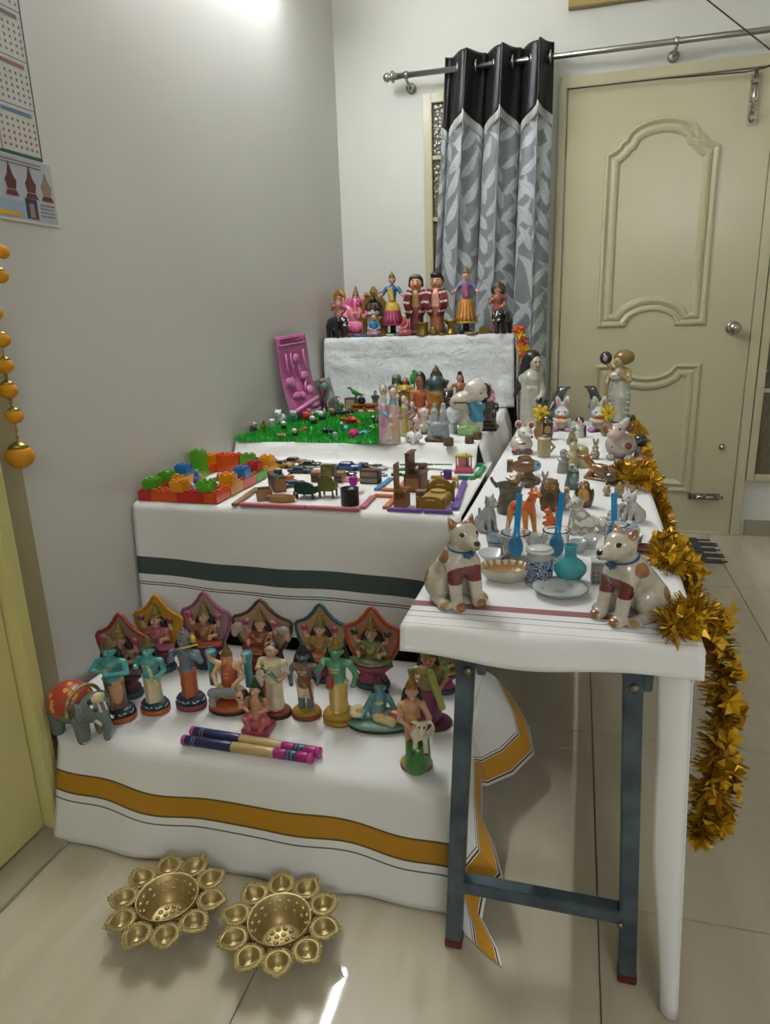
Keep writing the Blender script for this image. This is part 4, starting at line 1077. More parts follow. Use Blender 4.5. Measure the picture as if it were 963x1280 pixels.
# dandiya sticks
def stick(a, b, lab):
    pa, pb = onz(*a, Z1b+.0125), onz(*b, Z1b+.0125)
    d = pb-pa; L = float(np.linalg.norm(d)); rz = math.atan2(d[1], d[0])
    t = thing('dandiya_stick', lab, 'stick', (pa[0], pa[1], Z1b+.0115), rz, 1, 'wooden dance sticks on the bench')
    r = .0112
    for n_, x0, x1, c in (('grip', .012, .40, '#23264e'), ('shaft', .40, .73, '#b39c6c'), ('pink_band', .73, .82, '#9a1f72'), ('blue_band', .82, .90, '#23445e'), ('pink_band', .90, .985, '#9a1f72')):
        MB().lathe([(.002, x0*L), (r*.97, x0*L+.0005), (r, x0*L+.001), (r, x1*L-.001), (r*.97, x1*L), (.002, x1*L)], 18, axis='x').obj(n_, mat('stick_'+c.strip('#'), c, .35, noise=.08), t)
    for x in (0.0, .985):
        MB().lathe([(.002, x*L-.002), (r*.8, x*L), (r*1.03, x*L+.003), (r*1.03, x*L+.010), (.002, x*L+.012)], 18, axis='x').obj('end_cap', mat('stick_pink', '#b33a86', .35), t)
    for x in (.09, .11, .84, .87): MB().lathe([(r*1.02, x*L-.0008), (r*1.02, x*L+.0008)], 18, axis='x').obj('thin_ring', mat('stick_ring', '#8d93a5', .3, .5), t)
stick((228, 924), (388, 947), 'dance stick with navy grip and pink end, nearer the bench edge')
stick((239, 913), (398, 940), 'dance stick with navy grip and pink end, behind the other stick')

# ---------------------------------------------------------------- brass lamp rings on the floor
BRASS = mat('brass_matt', '#b09c68', .40, .55, noise=.2, nscale=12, bump=.1, bscale=70)
def lamp_ring(label, px, py, ang):
    p = onz(px, py, 0.045)
    t = thing('oil_lamp_bowl', label, 'oil lamp', (p[0], p[1], 0), ang, 1, 'brass lamp bowls on the floor')
    pr = [(.030, .002), (.036, .004), (.049, .035), (.0575, .058), (.0600, .060), (.0590, .0620), (.0555, .058), (.046, .034), (.037, .012), (.034, .010), (.002, .010)]
    bowl = MB().lathe(pr, 40, close=False).obj('bowl', BRASS, t)
    dm = MB().ball((0, 0, 0), 1, 10, 6).mesh('dimple'); dm.materials.append(BRASS)
    for ring, (rr, zz, n_) in enumerate(((.0530, .049, 18), (.0475, .035, 15), (.011, .0105, 5), (.024, .0105, 11))):
        for k in range(n_):
            a = 2*math.pi*k/n_+ring*.2
            o = obj('bead', dm, None, bowl, (rr*math.cos(a), rr*math.sin(a), zz)); o.scale = (.0048, .0048, .0026)
    # one small lamp, copied round the ring
    cup = MB()
    ro, n_ = .0222, 36
    def shp(a): return 1+.24*math.exp(-((((a+math.pi) % (2*math.pi))-math.pi)/.30)**2)
    cup.lathe([(.008, -.016), (.013, -.014), (.019, -.004), (ro+.002, .003), (ro+.002, .006), (.0185, .0050), (.0170, .002), (.0125, -.009), (.007, -.0115), (.001, -.0115)], n_, wob=lambda a, z: shp(a) if z > -.006 else 1, close=False)
    cm = cup.mesh('lamp_cup')
    rb_ = MB().tube([((ro+.0022)*shp(a)*math.cos(a), (ro+.0022)*shp(a)*math.sin(a), .0040) for a in np.linspace(0, 2*math.pi, 48, endpoint=False)], .0022, 6, True)
    for a in np.linspace(0, 2*math.pi, 28, endpoint=False): rb_.ball(((ro+.0036)*shp(a)*math.cos(a), (ro+.0036)*shp(a)*math.sin(a), .0050), .0027, 8, 6)
    rm = rb_.mesh('beaded_rim')
    ri = MB().tube([((ro-.0035)*shp(a)*math.cos(a), (ro-.0035)*shp(a)*math.sin(a), .0062) for a in np.linspace(0, 2*math.pi, 40, endpoint=False)], .0011, 6, True).mesh('inner_rim')
    for q in (cm, rm, ri): q.materials.append(BRASS)
    for k in range(10):
        a = 2*math.pi*k/10+.16
        c = obj('lamp_cup', cm, None, t, (.0860*math.cos(a), .0860*math.sin(a), .050), (0, 0, a))
        obj('beaded_rim', rm, None, c); obj('inner_rim', ri, None, c)
        MB().tube([(.045*math.cos(a), .045*math.sin(a), .03), (.083*math.cos(a), .083*math.sin(a), .036)], .004, 6).obj('arm', BRASS, t)
    MB().lathe([(.036, 0), (.038, .001), (.03, .004)], 24).obj('foot', BRASS, t)
lamp_ring('brass bowl ringed with ten small oil lamps, left one on the floor', 210, 1128, .05)
lamp_ring('brass bowl ringed with ten small oil lamps, right one on the floor', 350, 1156, -.1)
# ---------------------------------------------------------------- animals and simple statuettes
def spotY(bx, ty, Y, z0, tx_=None):
    a, b = -400.0, 2000.0
    for _ in range(50):
        m = (a+b)/2
        if ony(bx, m, Y)[2] > z0: a = m
        else: b = m
    p = ony(bx, a, Y); return (p[0], p[1], z0), float(ony(tx_ if tx_ else bx, ty, Y)[2]-z0)
def single(name, label, cat, place, prims, paints=(), rz=0.0, m=None, res=52, k=.04, group=None, part='body', sx=1.0, key=None):
    loc, h = place
    t = thing(name, label, cat, loc, rz, (h*sx, h*sx, h), group)
    obj(part, sculpt(part, prims, paints, res, k, key), m or GLAZE(), t)
    return t
def eyes(y, z, dx, r, c=BLK): return [Pt((-dx, y, z), r, c), Pt((dx, y, z), r, c)]
def elephant_p(c, tusk='#d8d2c2'):
    P = [El((0, .28, .62), (.30, .46, .31), c), El((0, -.30, .72), (.24, .24, .25), c)]
    for s in (-1, 1):
        P += [Cp((s*.18, -.1, .02), (s*.18, -.08, .5), .10, .13, c), Cp((s*.18, .52, .02), (s*.18, .5, .5), .10, .14, c), El((s*.25, -.16, .70), (.05, .17, .22), c, (0, 0, s*30)), Cp((s*.11, -.45, .58), (s*.14, -.64, .52), .035, .012, tusk)]
    return P+[Cp((0, -.48, .66), (0, -.58, .38), .11, .08, c), Cp((0, -.58, .38), (0, -.52, .14), .08, .055, c), Cp((0, .72, .66), (0, .80, .36), .025, .02, c)], eyes(-.48, .78, .13, .035, '#d8d2c2')
def rabbit_p(c, belly, ear, foot):
    P = [El((0, .04, .22), (.19, .17, .21), c), El((0, -.02, .52), (.14, .13, .14), c), El((0, -.10, .24), (.11, .09, .15), belly), El((0, -.14, .48), (.05, .04, .035), '#e6dcd0')]
    for s in (-1, 1): P += [El((s*.065, .0, .80), (.055, .035, .19), c, (0, s*12, 0)), El((s*.13, -.13, .06), (.075, .10, .065), foot), Cp((s*.13, -.06, .34), (s*.06, -.16, .30), .05, .04, c)]
    pa = eyes(-.14, .555, .06, .022)+[Pt((-.075, -.035, .80), (.03, .03, .14), ear), Pt((.075, -.035, .80), (.03, .03, .14), ear), Pt((0, -.18, .495), .02, '#b0606a'), Pt((0, -.18, .44), (.03, .03, .012), '#a03a3a')]
    return P, pa
def cow_p(c, spot_c=None, horn='#cfc6b2', muzzle='#cbb0a2'):
    P = [Cp((0, .42, .55), (0, -.15, .55), .24, .23, c), Cp((0, -.2, .62), (0, -.40, .80), .15, .12, c), El((0, -.48, .82), (.13, .18, .13), c, (25, 0, 0)), El((0, -.62, .76), (.10, .09, .08), muzzle)]
    for s in (-1, 1): P += [Cp((s*.13, -.18, .04), (s*.13, -.15, .45), .065, .09, c), Cp((s*.13, .46, .04), (s*.14, .44, .45), .065, .10, c), Cp((s*.1, -.42, .90), (s*.17, -.42, 1.0), .03, .012, horn), El((s*.18, -.38, .84), (.08, .04, .04), c)]
    P += [Cp((0, .64, .6), (0, .70, .25), .03, .025, c)]
    pa = eyes(-.58, .86, .09, .025)
    if spot_c:
        for q in ((.2, .3, .66), (-.2, .1, .6), (.18, -.05, .5), (-.2, .45, .5), (.0, .2, .8)): pa.append(Pt(q, (.1, .1, .08), spot_c))
    return P, pa
def sit_quad(c, ear=None, muzzle=None):
    P = [Cp((0, .22, .22), (0, .0, .52), .23, .17, c), Cp((0, 0, .55), (0, -.04, .72), .12, .11, c), El((0, -.07, .80), (.16, .17, .15), c), Cp((0, -.18, .77), (0, -.30, .74), .085, .06, muzzle or c)]
    for s in (-1, 1): P += [El((s*.17, .16, .17), (.11, .2, .16), c), Cp((s*.1, -.08, .42), (s*.1, -.16, .05), .07, .055, c), El((s*.1, -.2, .04), (.06, .09, .045), c), El((s*.19, .0, .05), (.06, .13, .05), c), Cp((s*.10, -.03, .89), (s*.14, -.02, .99), .05, .015, ear or c)]
    return P, eyes(-.20, .84, .07, .024)+[Pt((0, -.355, .76), .035, BLK)]
def bird_p(c, c2, beak='#8a5a2a'):
    P = [El((0, .08, .36), (.26, .42, .27), c), Cp((0, -.15, .45), (0, -.26, .72), .16, .12, c), El((0, -.28, .80), (.13, .15, .13), c2), Cp((0, -.40, .78), (0, -.54, .75), .05, .015, beak), Cp((0, .42, .42), (0, .72, .56), .10, .03, c)]
    for s in (-1, 1): P += [El((s*.22, .12, .38), (.06, .30, .16), c2)]
    P += [Bx((0, .05, .05), (.2, .22, .05), .03, c)]
    return P, eyes(-.37, .83, .08, .025)
def fish_p(c, c2):
    P = [El((0, .0, .42), (.16, .62, .34), c), El((0, -.42, .42), (.135, .27, .25), c2), Bx((0, .68, .42), (.03, .14, .30), .03, c), El((0, .05, .76), (.03, .34, .16), c), Bx((0, 0, .07), (.12, .3, .07), .04, c)]
    return P, eyes(-.52, .48, .11, .05, '#1d3c50')+[Pt((0, -.70, .38), .04, '#7d8d90')]
def cloaked_p(c, skin, low=None):
    P = [Cp((0, .0, .05), (0, 0, .50), .23, .17, low or c), Cp((0, 0, .5), (0, 0, .62), .17, .12, c), El((0, -.01, .80), (.14, .14, .17), c), El((0, -.07, .80), (.095, .09, .12), skin), Cp((-.17, 0, .55), (-.03, -.17, .46), .06, .05, c), Cp((.17, 0, .55), (.03, -.17, .46), .06, .05, c)]
    return P, eyes(-.15, .83, .04, .018)+[Pt((0, -.16, .755), (.03, .03, .012), '#8a4a3a')]
def seated_p(skin, top, low, hairc=BLK, kneel=True):
    P = [El((0, 0, .17), (.34, .30, .17), low), Cp((-.2, -.1, .14), (.1, -.28, .12), .12, .09, low), Cp((.2, -.1, .14), (-.1, -.26, .12), .12, .09, low), Cp((0, .03, .25), (0, .02, .56), .16, .15, top), Cp((-.12, .02, .62), (.12, .02, .62), .08, .08, top), Cp((0, .02, .62), (0, 0, .74), .06, .055, skin),
         El((0, -.01, .84), (.115, .12, .14), skin), El((0, .04, .87), (.13, .12, .14), hairc), El((0, .15, .80), (.08, .08, .09), hairc)]
    for s in (-1, 1): P += [Cp((s*.19, .02, .60), (s*.26, -.06, .40), .065, .05, top), Cp((s*.26, -.06, .40), (s*.1, -.25, .32), .05, .04, skin)]
    return P, [Pt((-.04, -.12, .86), .018, BLK), Pt((.04, -.12, .86), .018, BLK), Pt((0, -.13, .79), (.025, .03, .01), '#8a2a2a')]

# ---------------------------------------------------------------- top tier
G4 = 'dolls on the highest step'
Z4b = Z4+.002
single('elephant_figurine', 'black carved elephant at the left end of the highest step', 'elephant', spotY(424, 394, 3.335, Z4b), *elephant_p('#121214'), rz=1.15, res=60, k=.05, group='black elephants on the highest step', sx=.92)
single('elephant_figurine', 'black carved elephant at the right end of the highest step', 'elephant', spotY(627, 385, 3.335, Z4b), *elephant_p('#121214'), rz=-.35, res=60, k=.05, group='black elephants on the highest step', sx=.9)
def halo_idol(label, place, robe, halo, skin, rz=0.0):
    loc, h = place
    t = thing('deity_doll', label, 'figurine', loc, rz, h, G4)
    P, pa = standing_body(skin=skin, top=robe, low=robe, arms=BLESS, wide=1.5, trim='#a5863c')
    obj('body', sculpt('body', P, pa, res=64, k=.02), CLAY(), t)
    crown(t, .87, .99, .06, '#8f6f2c')
    MB().lathe([(.03, .03), (.13, .03), (.15, .045), (.13, .06), (.03, .06)], 22, (0, .0, .85), axis='y').obj('halo', mat('halo_'+halo.strip('#'), halo, .4, .3, noise=.4, nscale=20), t)
    stand_base(t, .2, .15, .08, '#6a3a2a', '#4a2a22')
halo_idol('deity doll with round orange halo behind the black elephant on the left', spotY(426, 362, 3.50, Z4b), '#8a5f50', '#b87a22', '#a87a62')
halo_idol('deity doll with dark round halo beside the right black elephant', spotY(622, 352, 3.47, Z4b), '#7a4038', '#3a3a30', '#a37a58')
def ganesha():
    loc, h = spotY(447, 357, 3.47, Z4b)
    t = thing('elephant_headed_doll', 'pink elephant-headed deity doll seated between halo figure and throne', 'figurine', loc, .1, (.8*h, .8*h, h), G4)
    K = '#b8507a'; K2 = '#c97a8c'
    P = [El((0, 0, .22), (.30, .22, .14), K2), Cp((-.2, -.1, .2), (.05, -.24, .16), .1, .08, K), Cp((.2, -.1, .2), (-.05, -.22, .16), .1, .08, K), El((0, -.03, .42), (.20, .19, .19), K2), El((0, -.03, .66), (.14, .13, .14), K), Cp((0, -.15, .63), (.02, -.22, .45), .06, .04, K), Cp((.02, -.22, .45), (.08, -.22, .36), .04, .035, K)]
    for s in (-1, 1): P += [El((s*.18, .02, .66), (.10, .03, .12), K), Cp((s*.19, 0, .52), (s*.30, -.05, .42), .06, .05, K), Cp((s*.30, -.05, .42), (s*.22, -.18, .40), .05, .04, K2), Cp((s*.19, .02, .55), (s*.32, .02, .60), .05, .045, K), Cp((s*.32, .02, .60), (s*.33, 0, .74), .045, .035, K2)]
    obj('body', sculpt('body', P, eyes(-.15, .70, .07, .02)+[Pt((0, -.2, .48), (.12, .08, .02), '#c9a24a')], res=64, k=.03), CLAY(), t)
    crown(t, .76, 1.0, .09, '#8a6a3a'); MB().lathe([(.34, 0), (.35, .06), (.25, .10)], 22, sy=.8).obj('base', mat('doll_base_pink', '#7a2f42', .5), t)
ganesha()
def throne():
    loc, h = spotY(469, 358, 3.46, Z4b)
    t = thing('throne_shrine', 'gilded arch throne with a dark deity seated inside', 'figurine', loc, 0, h, G4)
    GD = mat('gilt', '#8a6a2c', .38, .4, noise=.4, nscale=24); 
    for s in (-1, 1):
        MB().lathe([(.05, 0), (.055, .05), (.04, .08), (.042, .40), (.055, .43), (.055, .46), (.03, .50)], 14, (s*.26, -.05, 0)).obj('pillar', GD, t)
        MB().lathe([(.045, 0), (.045, .36), (.055, .40)], 14, (s*.17, -.14, 0)).obj('pillar', GD, t)
    o = [(.30*math.cos(a), .50+.34*math.sin(a)) for a in np.linspace(-.15, math.pi+.15, 26)]
    i_ = [(.20*math.cos(a), .52+.22*math.sin(a)) for a in np.linspace(math.pi+.15, -.15, 26)]
    MB().prism(o+i_, -.02, .06, 'xz').obj('arch', GD, t)
    MB().prism([(.24*math.cos(a), .5+.28*math.sin(a)) for a in np.linspace(0, 2*math.pi, 26)], .061, .09, 'xz').obj('back_panel', mat('slate_panel', '#3a3a40', .5), t)
    P = [El((0, 0, .90), (.09, .06, .07), '#7a5f30'), El((0, -.01, .97), (.045, .04, .04), '#8a6a34'), El((-.16, 0, .84), (.06, .05, .06), '#7a5f30'), El((.16, 0, .84), (.06, .05, .06), '#7a5f30')]
    obj('crest', sculpt('crest', P+[Cp((-.16, 0, .83), (.16, 0, .83), .03, .03, '#7a5f30')], res=36, k=.03, flat=False), CARVED(), t)
    MB().box((0, .0, .20), (.24, .13, .20)).obj('seat_block', mat('throne_red', '#6a3a2a', .5, noise=.5, nscale=15, dirt='#9a8a6a'), t, bevel=.01)
    P, pa = seated_p('#2a221e', '#4a3a34', '#8f8578')
    b = obj('deity', sculpt('deity', P, pa, res=44), CLAY(), t, (0, -.06, .40)); b.scale = (.40, .40, .40)
throne()
def dancer(label, place, top, mid, skirt, trim, dark, rz=0.0):
    loc, h = place
    t = thing('dancing_doll', label, 'doll', loc, rz, h, 'dancing dolls on the highest step')
    sk = '#c08f74'
    P = [Cp((0, 0, .50), (0, 0, .60), .062, .056, mid), Cp((0, 0, .60), (0, 0, .72), .058, .078, top), Cp((-.07, 0, .735), (.07, 0, .735), .036, .036, top), Cp((0, 0, .74), (0, 0, .82), .026, .022, sk)]
    P += head_prims((0, -.005, .865), sk, .95)
    for s in (-1, 1): P += [Cp((s*.10, 0, .735), (s*.16, -.02, .65), .035, .028, top), Cp((s*.16, -.02, .65), (s*.19, -.08, .62), .024, .018, sk), El((s*.195, -.09, .63), (.022, .02, .03), sk)]
    P += [Cp((.0, -.06, .74), (.03, -.075, .56), .022, .022, mid), Cp((-.05, -.06, .74), (.0, -.075, .56), .018, .018, mid)]
    obj('body', sculpt('body', P, face(.865, -.058, .95), res=70, k=.014, flat=False), CLAY(), t)
    skm = painted('skirt_'+skirt.strip('#'), .5, .1)
    s_ = MB(); n_ = 48; prof_ = [(.055, .535), (.10, .50), (.115, .46), (.122, .405), (.124, .39), (.15, .28), (.175, .185), (.165, .18)]
    s_.lathe(prof_, n_, wob=lambda a, z: 1+.035*math.cos(16*a)*(z < .48)); me = s_.mesh('skirt')
    c = np.ones((len(me.vertices), 4), np.float32)
    for i, v_ in enumerate(me.vertices):
        a = math.atan2(v_.co.y, v_.co.x); z = v_.co.z
        c[i, :3] = lin(mid) if z > .39 and skirt == '#b0446c' else (lin(skirt) if math.cos(16*a) > -.2 else lin(dark))
    at = me.attributes.new('paint', 'FLOAT_COLOR', 'POINT'); at.data.foreach_set('color', c.ravel())
    sk_o = obj('skirt', me, skm, t)
    MB().tube([(.176*math.cos(a), .176*math.sin(a), .175) for a in np.linspace(0, 2*math.pi, 30, endpoint=False)], .014, 8, True).obj('hem', mat('hem_'+trim.strip('#'), trim, .4, .2), sk_o)
    MB().lathe([(.05, .05), (.045, .18)], 14).obj('post', mat('doll_dark', '#231c1a', .5), t)
    MB().lathe([(.12, 0), (.125, .02), (.10, .05), (.03, .055)], 22).obj('base', mat('doll_dark'), t)
    hair(t, .875, .02, .95, False); crown(t, .91, 1.0, .05, '#8f7c4c')
dancer('dancing doll in blue blouse and pink skirt beside the throne', spotY(492, 339, 3.44, Z4b), '#2f5f86', '#b3933a', '#b0446c', '#7a2f3a', '#7a2448')
dancer('dancing doll in purple blouse and yellow skirt before the curtain', spotY(583, 333, 3.44, Z4b, 581), '#5f5f86', '#8a3f5a', '#c0962c', '#9a8f3a', '#8a4a1c')
def couple(label, place, male, rz=0.0):
    loc, h = place
    t = thing('wooden_couple_doll', label, 'doll', loc, rz, h, 'garlanded couple dolls')
    sk = '#b57c5e'
    P = [Cp((0, 0, .08), (0, 0, .42), .12, .11, '#5a1f24' if not male else '#7a4a30'), Cp((0, 0, .42), (0, 0, .64), .105, .115, '#8f6a3a' if not male else '#c08a76'), Cp((-.1, 0, .655), (.1, 0, .655), .05, .05, sk), Cp((0, 0, .66), (0, 0, .74), .05, .05, sk), El((0, -.01, .83), (.105, .10, .115), sk), Cp((0, -.1, .84), (0, -.12, .81), .012, .018, sk)]
    for s in (-1, 1): P += [Cp((s*.14, 0, .64), (s*.17, -.02, .48), .045, .04, sk), Cp((s*.17, -.02, .48), (s*.13, -.08, .40), .038, .034, sk)]
    pa = face(.825, -.10, 1.75, '#8a2a22')
    obj('body', sculpt('body', P, pa, res=76, k=.02), CLAY(), t)
    Hh = [El((0, .025, .865), (.115, .105, .105), BLK)] if male else [El((0, .03, .865), (.122, .105, .118), BLK), Cp((-.085, -.03, .90), (-.1, -.01, .80), .03, .03, BLK), Cp((.085, -.03, .90), (.1, -.01, .80), .03, .03, BLK), Cp((-.07, -.06, .925), (.07, -.06, .925), .03, .03, BLK), Cp((0, .12, .8), (0, .13, .55), .05, .03, BLK)]
    if male: Hh += [El((0, -.03, .94), (.10, .09, .055), BLK)]
    obj('hair', sculpt('hair', Hh, res=34, flat=False), CLAY(), t)
    if not male: MB().tube([(.112*math.cos(a), -.015-.06*math.sin(a)*.6-.02, .90+.05*math.sin(a)) for a in np.linspace(0, math.pi, 14)], .008, 6).obj('headband', mat('gilt2', '#a48a3c', .3, .6), t)
    # flower garlands, a ring of red and white blooms on each side
    rg = mat('bloom_red', '#6a1626', .7); wh = mat('bloom_white', '#b8aea4', .7)
    bl = MB().ball((0, 0, 0), .030, 8, 6)
    mr_, mw_ = bl.mesh('bloom'), bl.mesh('bloom')
    mr_.materials.append(rg); mw_.materials.append(wh)
    k = 0
    for s in (-1, 1):
        for j in range(12):
            f = j/11; a = f*math.pi
            x = s*(.10+.075*math.sin(a*.9)-.05*f); y = -.075-.05*math.sin(a); z = .70-.38*f
            for d in (-1, 0, 1):
                obj('bloom', mw_ if (j % 4) == 1 else mr_, None, t, (x+.032*d*s, y+.016*d-.004, z+.006*d))
            k += 1
    MB().lathe([(.15, 0), (.155, .03), (.13, .08), (.05, .09)], 22).obj('base', mat('doll_maroon', '#4a1c1e', .5, noise=.3), t)
couple('garlanded wooden bride doll with gold headband', spotY(521.5, 341, 3.46, Z4b), False, .1)
couple('garlanded wooden groom doll with black hair', spotY(547, 339, 3.44, Z4b), True, -.1)
single('seated_doll', 'small seated doll in blue blouse in front of the throne', 'doll', spotY(468, 393, 3.345, Z4b), *seated_p('#b08a70', '#1f6a94', '#8a6a78'), m=CLAY(), res=44, group=G4, rz=.3)
single('seated_doll', 'small seated doll in red sari beside the bride doll', 'doll', spotY(507, 391, 3.345, Z4b), *seated_p('#b08a70', '#94303c', '#a34a52'), m=CLAY(), res=44, group=G4, rz=-.8)
BR = mat('toy_brass', '#8a7434', .32, .75, noise=.25, nscale=20)
def flat_disc(name, label, cat, px, Y, r, h, m, z0, group=None):
    loc, _ = spotY(px, 100, Y, z0)
    t = MB().lathe([(r*.75, 0), (r*.9, h*.3), (r, h), (r*.93, h), (r*.8, h*.5), (.001, h*.35)], 20).obj(name, m, None, loc=loc)
    return tag(t, label, cat, group)
gp = 'tiny plates and trays along the front of the highest step'
for px, r, c, lb in ((436, .016, '#2f7c8c', 'tiny pale teal plate next to the left black elephant'), (447, .020, '#1f6688', 'tiny blue plate in front of the pink elephant-headed doll'), (457, .020, '#1c5f86', 'tiny blue plate at the foot of the throne'), (476, .016, '#6a4238', 'tiny brown plate right of the blue seated doll'), (488, .022, '#b9b48c', 'tiny cream plate before the pink skirt dancing doll'), (499, .02, '#3f94b0', 'tiny light blue plate left of the red sari doll')):
    flat_disc('toy_plate', lb, 'plate', px, 3.345, r, .012, mat('plate_'+c.strip('#'), c, .35), Z4b, gp)
def vessel(label, px, ty, Y, prof_, name='brass_pot', m=None, z0=None, cat='pot', sc=1.0, group='toy brass vessels'):
    loc, h = spotY(px, ty, Y, z0 if z0 else Z4b)
    t = MB().lathe([(r*h*sc, z*h) for r, z in prof_], 22).obj(name, m or BR, None, loc=loc)
    return tag(t, label, cat, group)
vessel('cylindrical toy brass vessel in front of the bride doll', 528, 403, 3.33, [(.48, 0), (.5, .04), (.46, .1), (.46, .85), (.52, .95), (.52, 1), (.46, 1), (.42, .2), (.01, .18)])
vessel('round toy brass pot in front of the groom doll', 542, 409, 3.33, [(.35, 0), (.62, .3), (.66, .55), (.4, .85), (.42, 1), (.3, 1), (.01, .9)])
vessel('flared toy brass stand between groom and yellow skirt dancer', 564, 399, 3.35, [(.4, 0), (.42, .1), (.24, .25), (.22, .6), (.42, .8), (.45, 1), (.38, 1), (.01, .75)])
flat_disc('brass_tray', 'flat toy brass tray beside the round brass pot', 'tray', 553, 3.325, .022, .01, BR, Z4b, gp)
flat_disc('brass_tray', 'flat toy brass tray below the yellow skirt dancer', 'tray', 590, 3.33, .036, .012, mat('tray_cream', '#8d7a4a', .35, .5), Z4b, gp)
lc, _ = spotY(605, 100, 3.345, Z4b)
bx = MB().box((0, 0, .016), (.020, .014, .016)).obj('brass_box', BR, None, bevel=.003, loc=lc); tag(bx, 'small square toy brass box beside the right black elephant', 'box', 'toy brass vessels')

# ---------------------------------------------------------------- marigold garland hanging beside the top step
def marigolds():
    t = thing('marigold_garland', 'orange and yellow cloth marigold garland hanging beside the top step', 'garland', (0, 0, 0))
    cols = [mat('marigold_orange', '#c8531a', .8, noise=.25, nscale=60), mat('marigold_yellow', '#cf9a12', .8, noise=.2, nscale=60), mat('marigold_red', '#a83a14', .8, noise=.25, nscale=60)]
    me = []
    for c in cols:
        rg = random.Random(7); mb = MB(); V_ = []; 
        P = [El((0, 0, 0), (.022, .022, .018), '#ffffff')]
        for k in range(16):
            a = k*2.4; z = -.012+.024*(k/15); r = .022*math.cos(z/.02)
            P.append(El((r*math.cos(a), r*math.sin(a), z), (.009, .009, .007), '#ffffff'))
        m_ = sculpt('bloom', P, res=30, k=.002, flat=False); m_.materials.append(c); me.append(m_)
    seq = [0, 1, 2, 1, 2, 1, 0, 1, 2, 0, 1, 2, 0, 1, 2]
    pts = []
    for i, q in enumerate(seq):
        f = i/(len(seq)-1); py = 412+f*112; px = 649+6*math.sin(f*3.1)+8*f
        p = ony(px, py, 3.30-.02*f); pts.append(p)
        obj('bloom', me[q], None, t, p, (i*.7, i*1.1, i))
    MB().tube([pts[0]+np.array([0, 0, .02])]+pts, .002, 6).obj('thread', mat('thread', '#5a3a1a', .8), t)
marigolds()
# ---------------------------------------------------------------- third tier: grass mat and tiny toys
Z3b = Z3+.003
def grass_mat():
    t = thing('grass_mat', 'bright green artificial grass mat under the tiny toys', 'grass mat', (0, 0, Z3b))
    x0, x1, y0, y1 = -1.212, -.655, 2.325, 3.02
    MB().box(((x0+x1)/2, (y0+y1)/2, .0015), ((x1-x0)/2, (y1-y0)/2, .0015)).obj('backing', mat('turf_backing', '#0c5a18', .8), t)
    rg = np.random.RandomState(4); n = 15000
    x = rg.uniform(x0-.012, x1+.012, n); y = rg.uniform(y0-.014, y1, n); h = rg.uniform(.012, .026, n); a = rg.uniform(0, 6.28, n); w_ = rg.uniform(.0012, .0024, n); l = rg.uniform(.002, .014, n); b = rg.uniform(0, 6.28, n)
    V_ = np.zeros((n, 4, 3)); ca, sa = np.cos(a)*w_, np.sin(a)*w_
    V_[:, 0] = np.stack([x-ca, y-sa, np.full(n, .002)], 1); V_[:, 1] = np.stack([x+ca, y+sa, np.full(n, .002)], 1)
    V_[:, 2] = np.stack([x+np.cos(b)*l*.4+ca*.7, y+np.sin(b)*l*.4+sa*.7, h*.65], 1); V_[:, 3] = np.stack([x+np.cos(b)*l, y+np.sin(b)*l, h], 1)
    F_ = np.concatenate([np.array([[0, 1, 2]])+4*np.arange(n)[:, None], np.array([[0, 2, 3]])+4*np.arange(n)[:, None]])
    me = bpy.data.meshes.new('blades'); me.from_pydata(V_.reshape(-1, 3).tolist(), [], F_.tolist()); me.update()
    c = np.ones((n*4, 4), np.float32); pal = np.array([lin('#22b032'), lin('#169024'), lin('#3cc646'), lin('#0f7a1e')])
    c[:, :3] = np.repeat(pal[rg.randint(0, 4, n)], 4, 0)
    at = me.attributes.new('paint', 'FLOAT_COLOR', 'POINT'); at.data.foreach_set('color', c.ravel())
    o = obj('grass_blades', me, painted('turf', .5, 0), t); o['kind'] = 'stuff'
grass_mat()
ZG = Z3b+.012
def crit_p(c, c2, eye=BLK, ears=True, ear_c=None, flat_=1.0):
    P = [El((0, .12, .34), (.27, .34, .28*flat_), c), El((0, -.20, .62*flat_+.05), (.27, .25, .25), c2)]
    for s in (-1, 1):
        P += [Cp((s*.16, -.08, .05), (s*.15, -.05, .3), .09, .1, c), Cp((s*.16, .30, .05), (s*.15, .28, .3), .09, .1, c)]
        if ears: P += [El((s*.19, -.12, .86*flat_), (.08, .05, .09), ear_c or c)]
    return P, eyes(-.42, .68*flat_+.03, .1, .055, eye)
def lizard_p(c): 
    return [Cp((0, .5, .25), (0, -.1, .3), .12, .28, c), El((0, -.45, .45), (.24, .26, .2), c), Cp((0, .5, .25), (.1, 1.1, .15), .11, .03, c), Cp((.2, -.1, .2), (.45, -.3, .06), .09, .06, c), Cp((-.2, -.1, .2), (-.45, -.3, .06), .09, .06, c), Cp((.18, .35, .2), (.42, .5, .06), .09, .06, c), Cp((-.18, .35, .2), (-.42, .5, .06), .09, .06, c)], eyes(-.62, .55, .12, .05)
def ball_p(c, c2=None): return [El((0, 0, .48), (.46, .44, .47), c), El((0, -.12, .9), (.15, .15, .12), c2 or c), El((-.3, -.2, .12), (.16, .2, .11), c2 or c), El((.3, -.2, .12), (.16, .2, .11), c2 or c)], eyes(-.42, .6, .16, .06)
def star_p(c):
    P = [El((0, 0, .25), (.25, .25, .2), c)]
    for k in range(5):
        a = k*1.2566; P.append(Cp((.1*math.cos(a), .1*math.sin(a), .25), (.62*math.cos(a), .62*math.sin(a), .18), .2, .08, c))
    return P, eyes(-.2, .4, .1, .05)
